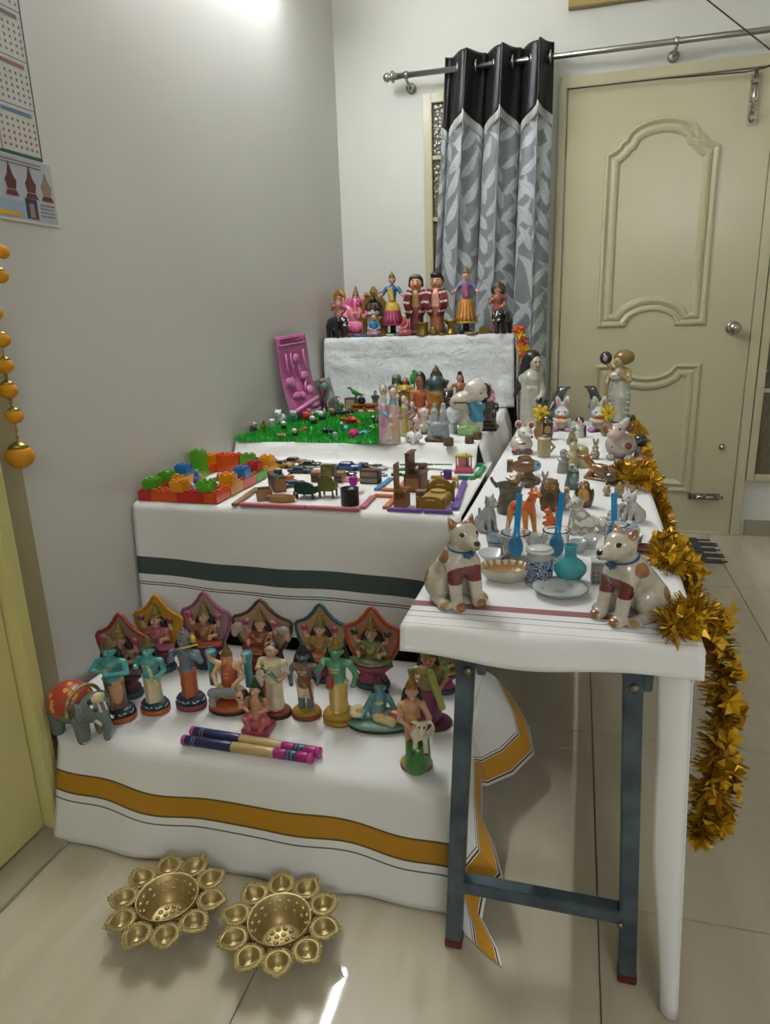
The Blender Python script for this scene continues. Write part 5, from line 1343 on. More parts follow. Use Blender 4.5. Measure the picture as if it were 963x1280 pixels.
def crab_p(c):
    P = [El((0, 0, .4), (.42, .32, .28), c)]
    for s in (-1, 1):
        P += [Cp((s*.3, -.2, .4), (s*.62, -.45, .5), .1, .16, c), Cp((s*.35, .1, .3), (s*.8, .15, .06), .08, .05, c), Cp((s*.3, .25, .3), (s*.7, .4, .06), .08, .05, c), Cp((s*.12, -.25, .6), (s*.14, -.3, .85), .05, .07, c)]
    return P, eyes(-.36, .87, .14, .05)
def fishlet_p(c, c2): return [El((0, 0, .3), (.22, .5, .28), c), El((0, -.3, .32), (.18, .26, .22), c2), Cp((0, .45, .3), (0, .75, .35), .08, .2, c)], eyes(-.42, .42, .13, .05)
gt = 'tiny toys on the grass mat'
toys = [
 ('toy_dog', 'tiny brown and white toy dog at the left end of the grass', 'toy animal', 318, 540, 14, crit_p('#4a3528', '#a8998a', ear_c='#2a1c16'), 1.0),
 ('toy_bird', 'tiny yellow and dark green toy bird on the grass left end', 'toy animal', 330, 538, 14, bird_p('#8f7a2a', '#1f4a2a'), .6),
 ('toy_sheep', 'tiny round white toy sheep on the grass', 'toy animal', 341, 535, 13, crit_p('#b9bcbc', '#c9cac8'), .3),
 ('toy_snowman', 'tiny tall white toy bear near the wall on the grass', 'toy animal', 351, 529, 19, crit_p('#c9ccca', '#d2d4d2'), -.3),
 ('toy_panda', 'tiny black and white toy panda beside the white bear', 'toy animal', 355, 537, 12, crit_p('#17171a', '#c9c9c5', ear_c='#17171a'), .5),
 ('toy_fish', 'tiny pink and yellow toy fish at the front of the grass', 'toy animal', 354, 547, 9, fishlet_p('#b07a78', '#b5a05a'), 1.4),
 ('toy_panda', 'tiny white-faced toy panda at the front centre left of the grass', 'toy animal', 369, 546, 12, crit_p('#2a2a26', '#c9c9c5', ear_c='#2a2a26'), .2),
 ('toy_lizard', 'tiny orange toy lizard lying on the grass', 'toy animal', 380, 539, 8, lizard_p('#b8481f'), 1.3),
 ('toy_koala', 'tiny blue grey toy koala under the pink pack', 'toy animal', 368, 528, 17, crit_p('#3f8a94', '#a4adb2', ear_c='#8a959c'), .2),
 ('toy_ladybird', 'tiny round red toy beetle under the pink pack', 'toy animal', 384, 526, 14, ball_p('#a8281f', '#3a1512'), .2),
 ('toy_panda', 'tiny toy panda with black eye patches below the pink pack', 'toy animal', 392, 531, 13, crit_p('#1a1a1c', '#d0d0cc', ear_c='#1a1a1c'), -.1),
 ('toy_panda', 'tiny toy panda with big white head right of the red beetle', 'toy animal', 403, 526, 14, crit_p('#22221f', '#d6d6d2', ear_c='#1a1a1c'), -.2),
 ('toy_monkey', 'tiny beige faced toy monkey at the back of the grass', 'toy animal', 416, 521, 12, crit_p('#4a2f22', '#a97a5a', ear_c='#a97a5a'), -.1),
 ('toy_seal', 'tiny navy blue toy seal in the middle of the grass', 'toy animal', 411, 543, 13, lizard_p('#1c2a52'), -.5),
 ('toy_turtle', 'tiny white toy turtle in front of the navy seal', 'toy animal', 419, 548, 11, crit_p('#a8a494', '#bdb9a8', ears=False, flat_=.8), .4),
 ('toy_duck', 'tiny cyan toy duck with white head on the grass', 'toy animal', 430, 540, 14, bird_p('#2a8296', '#c4cccc', '#c98a2a'), -.3),
 ('toy_pig', 'tiny magenta toy pig at the front of the grass', 'toy animal', 443, 548, 13, ball_p('#b01f66', '#8f1450'), .1),
 ('toy_starfish', 'tiny turquoise toy starfish near the magenta pig', 'toy animal', 456, 543, 12, star_p('#2a86a4'), .2),
 ('toy_crab', 'orange red toy crab at the back right of the grass', 'toy animal', 440, 531, 16, crab_p('#b23a1c'), -.3),
 ('toy_spider', 'tiny black toy spider behind the orange crab', 'toy animal', 437, 518, 9, crab_p('#15151a'), .2),
 ('toy_hippo', 'tiny grey toy hippo at the right back of the grass', 'toy animal', 469, 530, 12, crit_p('#5a6264', '#666e70'), -.6),
 ('toy_bat', 'tiny dark purple toy bat at the back of the grass', 'toy animal', 427, 520, 11, crab_p('#3a1f3a'), -.1),
 ('toy_lamb', 'tiny cream toy lamb lying right of the orange crab', 'toy animal', 465, 537, 7, crit_p('#b9b29a', '#c9c2b0', flat_=.8), -.9),
]
for nm, lb, ct_, px, py, hp, (P, pa), rz in toys:
    loc, h = spot(px, py, py-hp, ZG)
    single(nm, lb, ct_, (loc, h), P, pa, rz=rz, res=32, k=.05, group=gt)

# toy kitchen and models behind the grass
YK = 3.12
WB = mat('toy_wood_brown', '#5a3a22', .5, noise=.3, nscale=30); WO = mat('toy_wood_orange', '#96601f', .5, noise=.3, nscale=30)
loc, h = spotY(440, 497, YK, Z3b)
t = thing('toy_cupboard', 'small brown toy cupboard with pale door behind the grass', 'toy furniture', loc, 0, 1)
MB().box((0, 0, h/2), (.028, .02, h/2)).obj('body', WB, t, bevel=.002); MB().box((0, -.021, h*.5), (.022, .002, h*.4)).obj('door', mat('toy_door', '#8f8a7c', .5), t, bevel=.001)
loc, h = spotY(457, 505, YK-.02, Z3b)
t = thing('toy_kitchen_rack', 'orange brown wooden toy kitchen rack with shelves', 'toy furniture', loc, 0, 1)
for z in (.08, .5, .95): MB().box((0, 0, h*z), (.062, .022, .004)).obj('shelf', WO, t, bevel=.001)
for x in (-.058, 0, .058): MB().box((x, 0, h*.5), (.005, .022, h*.5)).obj('upright', WO, t, bevel=.001)
for i, x in enumerate((-.04, -.018, .02, .042)): MB().lathe([(.008, 0), (.013, .008), (.011, .016), (.008, .018)], 12, (x, -.006, h*.5+.004)).obj('pot', mat('toy_pot_%d' % (i % 2), ('#7a4a1a', '#3a2a1c')[i % 2], .4), t)
hr = h
single('toy_dinosaur', 'green toy dinosaur on top of the brown toy cupboard', 'toy animal', ((spotY(446, 490, YK, Z3b)[0][0]-.004, YK, Z3b+spotY(440, 497, YK, Z3b)[1]), .052), [Cp((0, .3, .3), (0, -.1, .5), .16, .22, '#1f6a2a'), Cp((0, -.1, .5), (0, -.4, .85), .16, .1, '#1f6a2a'), El((0, -.52, .9), (.12, .2, .11), '#2a7a34'), Cp((0, .3, .3), (0, .9, .2), .15, .03, '#1f6a2a'), Cp((.12, .1, .3), (.14, .05, .02), .1, .08, '#1f6a2a'), Cp((-.12, .1, .3), (-.14, .05, .02), .1, .08, '#1f6a2a')], eyes(-.6, .95, .1, .04), rz=-1.2, res=36, m=CLAY())
loc, h = spotY(453, 500, YK-.02, Z3b)
tag(MB().lathe([(.012, 0), (.018, .006), (.019, .018), (.014, .024), (.016, .028), (.006, .03), (.004, .036), (.001, .037)], 18).obj('toy_pot', mat('toy_pot_black', '#161616', .3), None, loc=(loc[0], loc[1], Z3b+hr*.95+.0045)), 'black lidded toy pot on the wooden kitchen rack', 'pot')
P, pa = standing_body(skin='#8a8478', top='#3a3a3c', low='#5a4a3a', arms=HANG, wide=1.6)
single('small_doll', 'small grey-faced doll in black behind the wooden kitchen rack', 'doll', spotY(470, 487, YK+.06, Z3b), P+[El((0, .02, .87), (.075, .07, .08), '#2a2a2c')], pa, m=CLAY(), res=54, k=.02)
single('toy_deer', 'small brown toy deer behind the grass', 'toy animal', spotY(419, 493, YK, Z3b), *cow_p('#5a3c20', horn='#3a2616'), rz=.8, res=44, m=CLAY(), sx=.8)
single('toy_shrub', 'small dark green toy shrub beside the brown toy deer', 'toy plant', spotY(423, 503, YK-.05, Z3b), [El((0, 0, .35), (.5, .35, .35), '#1c4a22'), El((.25, 0, .7), (.3, .25, .28), '#27602a'), El((-.3, 0, .6), (.28, .25, .28), '#1c4a22')], res=34, k=.02, m=MATTE())

# blister pack of pink toy kitchen utensils leaning on the left wall
def blister():
    t = thing('toy_utensil_pack', 'curved pink blister pack of toy kitchen utensils leaning on the wall', 'toy pack', (0, 0, 0))
    A, B_, C_, D_ = [np.array(p) for p in (ony(366, 522, 2.74), ony(402, 508, 2.92), ony(383, 416, 2.97), ony(346, 421, 2.72))]
    A[2] = max(A[2], Z3b+.02); B_[2] = max(B_[2], Z3b+.02)
    nrm = np.cross(B_-A, D_-A); nrm /= np.linalg.norm(nrm)
    if nrm[1] > 0: nrm = -nrm
    def S(u, v, o=0.0):
        p = (A*(1-u)+B_*u)*(1-v)+(D_*(1-u)+C_*u)*v
        cv = .025*math.sin(math.pi*v)-.02*v*v*0 + (.03*max(0, v-.8)*2)
        return tuple(p+nrm*(o-cv*.8)+np.array([0, 0, 0]))
    PK = mat('pink_card', '#9a3f74', .45, noise=.35, nscale=22, dirt='#b56a96'); PU = mat('pink_plastic', '#bb6f9c', .22, coat=.4)
    grid('card', lambda u, v: S(u, v), np.linspace(0, 1, 10), np.linspace(0, 1, 26), PK, t, .003)
    def tool(name, pts, r): MB().tube([S(u, v, .008) for u, v in pts], r, 8).obj(name, PU, t)
    def bowl(name, u, v, ru, rv):
        mb = MB(); c = S(u, v, .007)
        P_ = [S(u+ru*math.cos(a), v+rv*math.sin(a), .004) for a in np.linspace(0, 2*math.pi, 18, endpoint=False)]
        Q_ = [S(u+.6*ru*math.cos(a), v+.6*rv*math.sin(a), .016) for a in np.linspace(0, 2*math.pi, 18, endpoint=False)]
        n_ = 18; mb.add(P_+Q_+[S(u, v, .012)], [(i, (i+1) % n_, n_+(i+1) % n_, n_+i) for i in range(n_)]+[(n_+i, n_+(i+1) % n_, 2*n_) for i in range(n_)], True)
        mb.obj(name, PU, t)
    tool('ladle_handle', [(.20, .78), (.21, .6), (.24, .48)], .004); bowl('ladle_bowl', .24, .42, .16, .07)
    tool('spatula_handle', [(.36, .78), (.37, .62), (.38, .5)], .004)
    bowl('spoon_bowl', .55, .70, .10, .06); tool('spoon_handle', [(.55, .66), (.58, .52), (.58, .46)], .004)
    tool('fork_handle', [(.78, .80), (.80, .64), (.82, .5)], .004); bowl('pan', .72, .46, .17, .055)
    tool('pan_handle', [(.72, .41), (.66, .33), (.62, .26)], .005)
    bowl('cup', .34, .24, .15, .045); bowl('spoon_bowl', .80, .26, .10, .06); bowl('ladle_bowl', .52, .22, .08, .055)
    tool('rolling_pin', [(.08, .05), (.5, .09), (.93, .13)], .011)
    bowl('plate', .8, .06, .15, .04); bowl('plate', .45, .02, .16, .035)
    MB().tube([S(u, .885, .004) for u in np.linspace(.05, .95, 8)], .0035, 6).obj('fold_line', PU, t)
    # header print
    for k in range(2): MB().tube([S(u, .925+.03*k, .003) for u in np.linspace(.12, .88-.1*k, 6)], .0028, 6).obj('printed_line', mat('pack_print', '#7a2a58', .5), t)
blister()
def bag():
    t = thing('plastic_bag_toy', 'clear plastic bag with purple and wooden toy bats beside the pink pack', 'toy pack', (0, 0, 0))
    loc, h = spotY(408, 470, 3.06, Z3b)
    PL_ = mat('clear_plastic', '#c8d0cc', .12, trans=.85, ior=1.2)
    prims = [Bx((0, 0, .48), (.26, .08, .46), .06, '#ffffff', (0, -14, 0)), El((-.05, -.06, .6), (.22, .1, .3), '#ffffff')]
    b = obj('bag', sculpt('bag', prims, res=36, k=.05), PL_, t, loc); b.scale = (h, h, h)
    for (x, r, c) in ((-.02, 14, '#4a2348'), (.012, -8, '#8a6234'), (.02, -16, '#5a2a4a')):
        o = MB().lathe([(.005, 0), (.006, h*.35), (.009, h*.5), (.011, h*.75), (.004, h*.8)], 12).obj('bat', mat('bat_'+c.strip('#'), c, .5, noise=.2), t, loc=(loc[0]+x, loc[1]-.02, loc[2]+.002)); o.rotation_euler = (0, math.radians(r), 0)
    MB().ball((loc[0]-.005, loc[1]-.02, loc[2]+h*.88), (.012, .008, .01), 10, 8).obj('label_blob', mat('bag_orange', '#a86a4a', .5), t)
    MB().ball((loc[0]+.005, loc[1]-.025, loc[2]+h*.74), (.018, .008, .02), 10, 8).obj('label_blob', mat('bag_green', '#5a8a72', .5), t)
bag()

# ---------------------------------------------------------------- third tier: statuettes on the right
gs = 'statuettes at the right of the grass mat'
def pastel(label, place, a, b, c, rz=0.0, tall=True):
    P = [Cp((-.10, 0, .04), (-.12, 0, .62), .13, .09, a), Cp((.08, 0, .04), (.07, .02, .60), .14, .10, b), Cp((-.02, .03, .03), (0, .03, .3), .17, .15, '#b9b2a6'),
         Cp((-.12, 0, .62), (-.11, 0, .80), .085, .06, '#b4bfb4'), El((-.10, -.01, .90), (.07, .075, .085), '#b09684'), Cp((.07, .02, .60), (.08, .02, .74), .09, .06, c), El((.08, .0, .84), (.065, .07, .08), '#b89c8a'), El((.09, .03, .87), (.075, .07, .08), '#b9b4a4'), El((-.11, .03, .93), (.08, .07, .08), '#8a8272'),
         Cp((-.2, 0, .60), (-.05, -.12, .50), .045, .035, c), Cp((.18, 0, .58), (.02, -.12, .46), .045, .035, a)]
    single('pastel_statuette', label, 'statuette', place, P, eyes(-.08, .91, .1, .014)+[Pt((-.12, -.1, .36), (.06, .06, .10), '#b87a98'), Pt((.08, -.12, .3), (.06, .06, .14), '#c09a76'), Pt((0, -.1, .06), (.3, .2, .03), '#a99c92')], rz=rz, res=76, k=.025, group=gs, sx=.86)
pastel('tall pastel couple statuette in pink and peach nearest the grass', spot(488, 554, 481, Z3b), '#b694a0', '#b99c84', '#6f8fae', .25)
pastel('pastel couple statuette in mauve and yellow green behind the tall one', spot(502, 545, 492, Z3b), '#a06f86', '#a0963a', '#b9bdb8', .1)
pastel('pastel couple statuette in brown and blue next to the white dog group', spot(513, 541, 500, Z3b), '#9c8290', '#8a7440', '#6f93a6', -.1)
P, pa = cow_p('#c6c2be', None)
P = [El((0, .1, .42), (.40, .55, .40), '#c9c6c2'), El((0, -.48, .55), (.30, .28, .30), '#cfccc8'), El((0, -.74, .48), (.15, .1, .12), '#c2aaa8')]
for s in (-1, 1): P += [Cp((s*.24, -.2, .02), (s*.22, -.2, .3), .13, .13, '#c9c6c2'), Cp((s*.24, .4, .02), (s*.22, .4, .3), .13, .13, '#c9c6c2'), El((s*.2, -.45, .86), (.1, .06, .11), '#c9c6c2')]
P += [El((.0, -.22, .88), (.22, .1, .12), '#6a3a6a'), El((.16, -.2, .76), (.10, .08, .14), '#6a3a6a')]
single('piggy_statuette', 'white spotted piggy statuette with purple bow', 'statuette', spot(517, 554, 536, Z3b), P, eyes(-.70, .64, .14, .04)+[Pt(q, .07, '#4a4650') for q in ((.38, 0, .4), (.4, .3, .3), (.34, .1, .62), (-.38, .1, .4), (.3, .5, .5), (.2, -.1, .78), (.36, -.15, .25), (.25, .55, .3))], rz=1.0, res=56, group=gs)
Cm = '#b9ab9c'
P = [El((0, 0, .2), (.38, .26, .2), '#a89c8c'), Cp((.05, 0, .25), (.03, 0, .58), .2, .15, Cm), El((.02, -.03, .76), (.17, .16, .17), '#c2b6aa'), El((-.14, -.03, .74), (.07, .08, .12), '#a58c7c'), El((.17, -.03, .74), (.07, .08, .12), '#a58c7c'), Cp((-.22, -.05, .22), (-.24, -.05, .42), .13, .1, Cm), El((-.25, -.1, .5), (.12, .12, .11), '#c2b6aa'), Cp((.26, -.05, .2), (.3, -.05, .5), .1, .09, '#b0a492'), El((.31, -.08, .6), (.1, .1, .1), '#c2b6aa'), El((.22, -.16, .12), (.14, .1, .12), '#5a6a3a')]
single('dog_group_statuette', 'cream statuette of three cuddling puppies', 'statuette', spot(530, 542, 507, Z3b), P, eyes(-.18, .80, .06, .022)+eyes(-.21, .54, .25, .02), rz=0, res=56, group=gs)
Gy = '#8f969a'
P = [Cp((-.12, 0, .14), (-.10, 0, .62), .17, .12, Gy), Cp((.12, .02, .14), (.13, .02, .60), .18, .12, '#868e94'), El((-.09, -.02, .76), (.10, .10, .13), '#9aa0a2'), El((.13, .0, .74), (.095, .10, .12), '#9aa0a2'), Cp((-.09, .0, .86), (-.08, .0, .96), .06, .05, '#8d8a7a'), Cp((.13, .02, .84), (.14, .02, .95), .07, .06, '#9aa0a4'), El((0, -.14, .34), (.2, .12, .2), '#7f8890'), Cp((-.24, -.02, .5), (-.02, -.17, .42), .06, .05, Gy), Cp((.26, 0, .5), (.06, -.17, .40), .06, .05, Gy)]
tt = single('embracing_statuette', 'pale grey embracing couple statuette on a brown foot', 'statuette', spot(548, 552, 504, Z3b), P, eyes(-.12, .78, .1, .012), res=64, k=.03, group=gs, rz=.1)
MB().lathe([(.34, 0), (.36, .06), (.33, .12), (.2, .13)], 24, sy=.75).obj('foot', mat('statue_foot', '#5a4026', .5, noise=.2), tt)
def stone_pot(label, px, py, ty):
    loc, h = spot(px, py, ty, Z3b)
    r = h*.62
    o = MB().lathe([(r*.9, 0), (r, h*.1), (r*.98, h*.9), (r*.9, h), (r*.7, h), (r*.66, h*.6), (.001, h*.58)], 18, wob=lambda a, z: 1+.03*math.cos(9*a)).obj('stone_pot', mat('carved_soapstone', '#6f5230', .6, noise=.5, nscale=90, dirt='#33240f', bump=.6, bscale=150), None, loc=loc)
    tag(o, label, 'pot', 'small carved stone pots')
stone_pot('small carved brown stone pot nearest the front cloth edge', 561, 557, 547)
stone_pot('small carved brown stone pot right of the front one', 587, 554, 545)
stone_pot('small carved brown stone pot behind the right one', 597, 549, 540)
def lovers():
    loc, h = spot(588, 543, 474, Z3b, 590)
    t = thing('kissing_bust', 'large off-white bust of two leaning heads with teal scarf and green foot', 'statuette', loc, .1, h, gs)
    W_ = '#aba594'; W2 = '#b8b4a6'
    P = [Cp((-.08, 0, .12), (-.06, 0, .45), .13, .10, W_), El((-.14, -.02, .62), (.24, .17, .17), W_, (0, -18, 0)), Cp((.10, .02, .15), (.11, .02, .5), .14, .11, W2), El((.10, .0, .78), (.20, .17, .22), W2, (0, 25, 0)), Cp((.02, -.02, .86), (.14, 0, .96), .11, .06, W2), Cp((.25, -.03, .74), (.29, -.05, .70), .03, .03, W2), El((-.32, .02, .36), (.15, .12, .16), '#b9bcba'), Cp((-.05, -.14, .36), (.0, -.13, .30), .03, .03, W_)]
    pa = [Pt((-.14, -.19, .60), (.14, .06, .010), BLK), Pt((-.02, -.19, .575), (.03, .06, .02), BLK), Pt((.20, -.13, .76), (.04, .08, .008), BLK), Pt((-.26, -.16, .60), (.035, .06, .03), '#6a655a')]
    obj('heads', sculpt('heads', P, pa, res=84, k=.035), GLAZE(), t)
    obj('scarf', sculpt('scarf', [Bx((.13, -.13, .42), (.09, .03, .17), .02, '#1f6a80', (0, 25, 0)), Cp((.02, -.12, .55), (.2, -.12, .3), .05, .06, '#257a90')], res=34, k=.03, flat=False), CLAY(), t)
    obj('foot', sculpt('foot', [Bx((-.02, -.02, .08), (.20, .14, .08), .04, '#6f9a5a'), El((-.02, -.1, .14), (.16, .08, .07), '#86a86a')], res=34), GLAZE(), t)
lovers()
def dark_bust():
    loc, h = spotY(605, 478, 2.66, Z3b)
    t = thing('black_bust', 'black bust on a stepped black and gold pedestal', 'statuette', loc, 0, h, gs)
    Bk = mat('pedestal_black', '#16130f', .4); Gd = mat('pedestal_gold', '#6a5a30', .4, .5)
    z = 0
    for w_ in (.30, .25, .20):
        MB().box((0, 0, z+.035), (w_, w_*.8, .035)).obj('step', Bk, t, bevel=.01); MB().box((0, 0, z+.072), (w_*.97, w_*.78, .006)).obj('gold_line', Gd, t); z += .078
    P = [Cp((0, .02, .26), (0, .02, .45), .16, .17, '#1a1a1e'), Cp((0, 0, .5), (0, 0, .62), .08, .08, '#1a1a1e'), El((0, -.02, .76), (.14, .15, .18), '#17171a'), El((0, .03, .84), (.15, .14, .15), '#0f0f12')]
    obj('bust', sculpt('bust', P, res=44, flat=False), GLAZE(), t)
dark_bust()
def rider():
    loc, h = spotY(611, 500, 2.80, Z3b)
    t = single('small_elephant', 'small black elephant carrying a child at the right of the step', 'elephant', (loc, h), *elephant_p('#131315'), rz=.5, res=48, k=.05, group=gs)
    P, pa = seated_p('#b98f74', '#b0687a', '#b4707e', '#b89a5a')
    single('rider_doll', 'small blond doll in pink riding the small black elephant', 'doll', ((loc[0], loc[1]+.01, loc[2]+h*.90), spotY(610, 480, 2.80, Z3b)[1]-h*.88), P, pa, m=CLAY(), rz=.6, res=44, group=gs)
rider()
# back row of the third tier
P, pa = standing_body(skin='#8a5f46', top='#6a5f3a', low='#5a4a34', arms=BLESS, wide=1.6)
t = single('folk_doll', 'brown folk doll with green headdress in the back row', 'doll', spotY(497, 467, 2.93, Z3b), P, pa, m=CLAY(), res=60, k=.02, group=gs); obj('headdress', sculpt('headdress', [El((0, .02, .89), (.11, .09, .10), '#4f5f50'), El((0, .04, .80), (.12, .06, .1), '#3a4a40')], res=28, flat=False), CLAY(), t)
P, pa = standing_body(skin='#a5784e', top='#a08a2a', low='#93952a', arms=PRAY, wide=1.3)
t = single('folk_doll', 'slim folk doll in yellow green dress in the back row', 'doll', spotY(508, 466, 2.86, Z3b), P, pa, m=CLAY(), res=60, k=.02, group=gs); hair(t)
P, pa = seated_p('#8a4f34', '#9a5230', '#a8562c', '#15131a')
t = single('seated_musician_doll', 'seated orange clay doll with long black hair', 'doll', spotY(526, 467, 2.78, Z3b), P, pa, m=CLAY(), res=56, group=gs, rz=.2, sx=.72); obj('long_hair', sculpt('hair', [El((.02, .03, .87), (.15, .13, .17), '#15131c'), Cp((.05, .12, .8), (.08, .16, .5), .1, .07, '#15131c')], res=30, flat=False), CLAY(), t)
t = single('sprig_vase', 'little vase with a green sprig behind the orange doll', 'vase', spotY(519, 462, 3.0, Z3b), [Cp((0, 0, .1), (0, 0, .5), .13, .08, '#6a5a2a')], res=34, m=CLAY(), sx=.55)
obj('sprig', sculpt('sprig', [Cp((0, 0, .5), (0, 0, .9), .03, .03, '#2f7a3a'), El((-.1, 0, .8), (.09, .05, .12), '#3a8a44'), El((.1, 0, .85), (.09, .05, .12), '#3a8a44'), El((0, 0, .95), (.08, .05, .06), '#3a8a44')], res=30, flat=False, k=.03), CLAY(), t)
P, pa = standing_body(skin='#3a4a44', top='#2f4a44', low='#9a6f22', arms=[((-.17, .0, .58), (-.16, -.06, .46)), ((.17, .0, .60), (.22, -.06, .70))], wide=1.9, trim='#a88a3a')
t = single('guardian_doll', 'large dark green deity doll with gold robe, tallest in the back row', 'figurine', spotY(546, 456, 2.92, Z3b), P, pa, m=CLAY(), res=72, k=.02, group=gs); crown(t, .88, 1.0, .07, '#6a5a2a'); hair(t, r=1.35, col='#241f18')
single('black_cat_statuette', 'black cat statuette between guardian doll and white bust', 'statuette', spotY(561, 485, 2.84, Z3b), *sit_quad('#141418'), res=44, group=gs)
P, pa = standing_body(skin='#a8785a', top='#8f5a40', low='#4a342a', arms=[((-.2, -.02, .62), (-.34, -.06, .64)), ((.16, .0, .58), (.14, -.06, .48))], wide=1.2)
t = single('bun_hair_doll', 'brown doll with tall hair bun and outstretched arm behind the white bust', 'doll', spotY(575, 463, 2.97, Z3b), P, pa, m=CLAY(), res=60, k=.02, group=gs); obj('hair', sculpt('hair', [El((0, .03, .85), (.075, .06, .07), BLK), El((0, .02, .94), (.05, .04, .05), '#2a1a12'), Cp((.05, .03, .84), (.07, .03, .72), .03, .03, BLK)], res=28, flat=False), CLAY(), t)
P, pa = cloaked_p('#b4b6b4', '#b5a595')
single('angel_statuette', 'small white angel statuette between grey couple and white bust', 'statuette', spot(565, 541, 508, Z3b), P+[El((-.2, .12, .5), (.2, .05, .24), '#c0c2c0', (0, 30, 0)), El((.2, .12, .5), (.2, .05, .24), '#c0c2c0', (0, -30, 0))], pa, res=52, group=gs)
# ---------------------------------------------------------------- second tier: fort of toy bricks
Z2b = Z2+.003
ORA, RED_, GRE, BLU_, YEL_ = '#c8481a', '#b0241c', '#4f9a1c', '#1f6fb0', '#d08a12'
_bm = {}
def brick_mesh(nx, ny):
    if (nx, ny) in _bm: return _bm[(nx, ny)]
    U_, H_ = .0212, .0295; b = MB().box((nx*U_/2, ny*U_/2, H_/2), (nx*U_/2-.0003, ny*U_/2-.0003, H_/2))
    me = b.mesh('brick_body', True, .0012); st_ = MB().lathe([(.0068, 0), (.0068, .0048), (.0058, .0055), (.001, .0055)], 12).mesh('stud')
    _bm[(nx, ny)] = (me, st_); return _bm[(nx, ny)]
def fort():
    O = onz(173, 626, Z2b); U_, H_ = .0212, .0297
    mats = {c: mat('brick_'+c.strip('#'), c, .25, coat=.3) for c in (ORA, RED_, GRE, BLU_, YEL_)}
    nmc = {ORA: 'orange', RED_: 'red', GRE: 'green', BLU_: 'blue', YEL_: 'yellow'}
    L = [ # ix, iy, nx, ny, level, colour, place
     (0, 0, 2, 4, 0, RED_, 'at the left front corner of the fort wall'), (2, 0, 4, 2, 0, ORA, 'in the fort front wall left half'), (6, 0, 4, 2, 0, RED_, 'in the fort front wall right half'), (10, 0, 2, 4, 0, ORA, 'at the right front corner of the fort'),
     (.6, .4, 2, 2, 1, GRE, 'on top of the left front corner'), (5, 0, 2, 2, 1, YEL_, 'on top of the front wall middle'), (9, .2, 2, 2, 1, GRE, 'on top of the right front corner'),
     (0, 4, 2, 4, 0, RED_, 'in the left fort wall behind the corner'), (0, 8, 2, 4, 0, YEL_, 'in the left fort wall middle'), (0, 12, 2, 4, 0, GRE, 'in the left fort wall near the back'), (0, 16, 2, 4, 0, ORA, 'at the back left corner of the fort'),
     (.2, 4.5, 2, 2, 1, GRE, 'on the left wall, second from the front'), (.0, 9.3, 2, 2, 1, BLU_, 'on the left wall, third from the front'), (.2, 13.5, 2, 2, 1, GRE, 'on the left wall near the back'), (.2, 13.5, 2, 2, 2, GRE, 'topmost on the left wall near the back'), (.2, 17.5, 2, 2, 1, YEL_, 'on the back left corner'), 
     (2, 18, 4, 2, 0, ORA, 'in the back wall left part, bottom course'), (2, 18, 4, 2, 1, ORA, 'in the back wall left part, upper course'), (6, 18, 4, 2, 0, RED_, 'in the back wall right part'), (6.3, 18, 2, 2, 1, GRE, 'on top of the back wall'), (10, 16, 2, 4, 0, YEL_, 'at the back right corner of the fort'), (10, 17, 2, 2, 1, YEL_, 'on the back right corner'), 
     (10, 4, 2, 4, 0, YEL_, 'in the right fort wall behind the corner'), (10, 8, 2, 4, 0, ORA, 'in the right fort wall middle'), (10, 12, 2, 4, 0, GRE, 'in the right fort wall near the back'), (10, 4.4, 2, 2, 1, YEL_, 'on the right wall, second from the front'), (10, 8.6, 2, 2, 1, BLU_, 'on the right wall middle'), (10, 12.6, 2, 2, 1, RED_, 'on the right wall near the back'),
     (3.3, 3.2, 2, 2, 0, YEL_, 'inside the fort by the front left'), (3.4, 3.4, 1, 1, 1, YEL_, 'single stud piece on the yellow one inside the fort'), (3.6, 9.0, 1, 1, 0, YEL_, 'single stud piece inside the fort near the blue figure'), (8.2, 14.5, 1, 2, 0, RED_, 'small one inside the fort at the back right'),
    ]
    for (ix, iy, nx, ny, lv, c, w_) in L:
        bm_, st_ = brick_mesh(nx, ny)
        t = thing('toy_brick', '%s plastic toy brick %s' % (nmc[c], w_), 'toy brick', (O[0]+ix*U_, O[1]+iy*U_*1.02, Z2b+lv*H_), 0, 1, 'plastic toy bricks of the fort')
        b = obj('body', bm_, None, t); s_me = st_
        for me, dst in ((bm_, b),):
            if not me.materials: me.materials.append(mats[c])
            b.material_slots[0].link = 'OBJECT'; b.material_slots[0].material = mats[c]
        for i in range(nx):
            for j in range(ny):
                if not st_.materials: st_.materials.append(mats[c])
                s = obj('stud', st_, None, t, ((i+.5)*U_, (j+.5)*U_, .0295)); s.material_slots[0].link = 'OBJECT'; s.material_slots[0].material = mats[c]
    gf = 'tiny figures inside the brick fort'
    for (ix, iy, P, pa, lb, hh) in (
        (4.6, 8, *cloaked_p('#3a5a96', '#8a9ab0', '#2f4f86'), 'tiny blue figure inside the brick fort', .062),
        (4.0, 5.6, *crit_p('#9aa6ba', '#b6bcc8'), 'tiny pale blue toy animal inside the brick fort', .038),
        (5.6, 4.6, *crit_p('#5a6a72', '#7a868c'), 'tiny grey toy animal inside the brick fort', .034),
        (6.2, 11, *crit_p('#8a4a42', '#a8645a'), 'tiny reddish toy animal inside the brick fort', .036),
        (7.3, 9, *crit_p('#2a6a34', '#3a7a44'), 'tiny green toy animal inside the brick fort', .036),
        (8.2, 7.2, *cow_p('#bdbdb8', '#4a4a48'), 'tiny white spotted toy cow inside the brick fort', .034),
        (8.8, 10.5, *crit_p('#9a6a58', '#b08a76'), 'tiny pinkish toy animal inside the brick fort', .034),
        (7.6, 4.2, *crit_p('#c2beb4', '#cfcbc2'), 'tiny cream toy animal behind the red front wall', .032)):
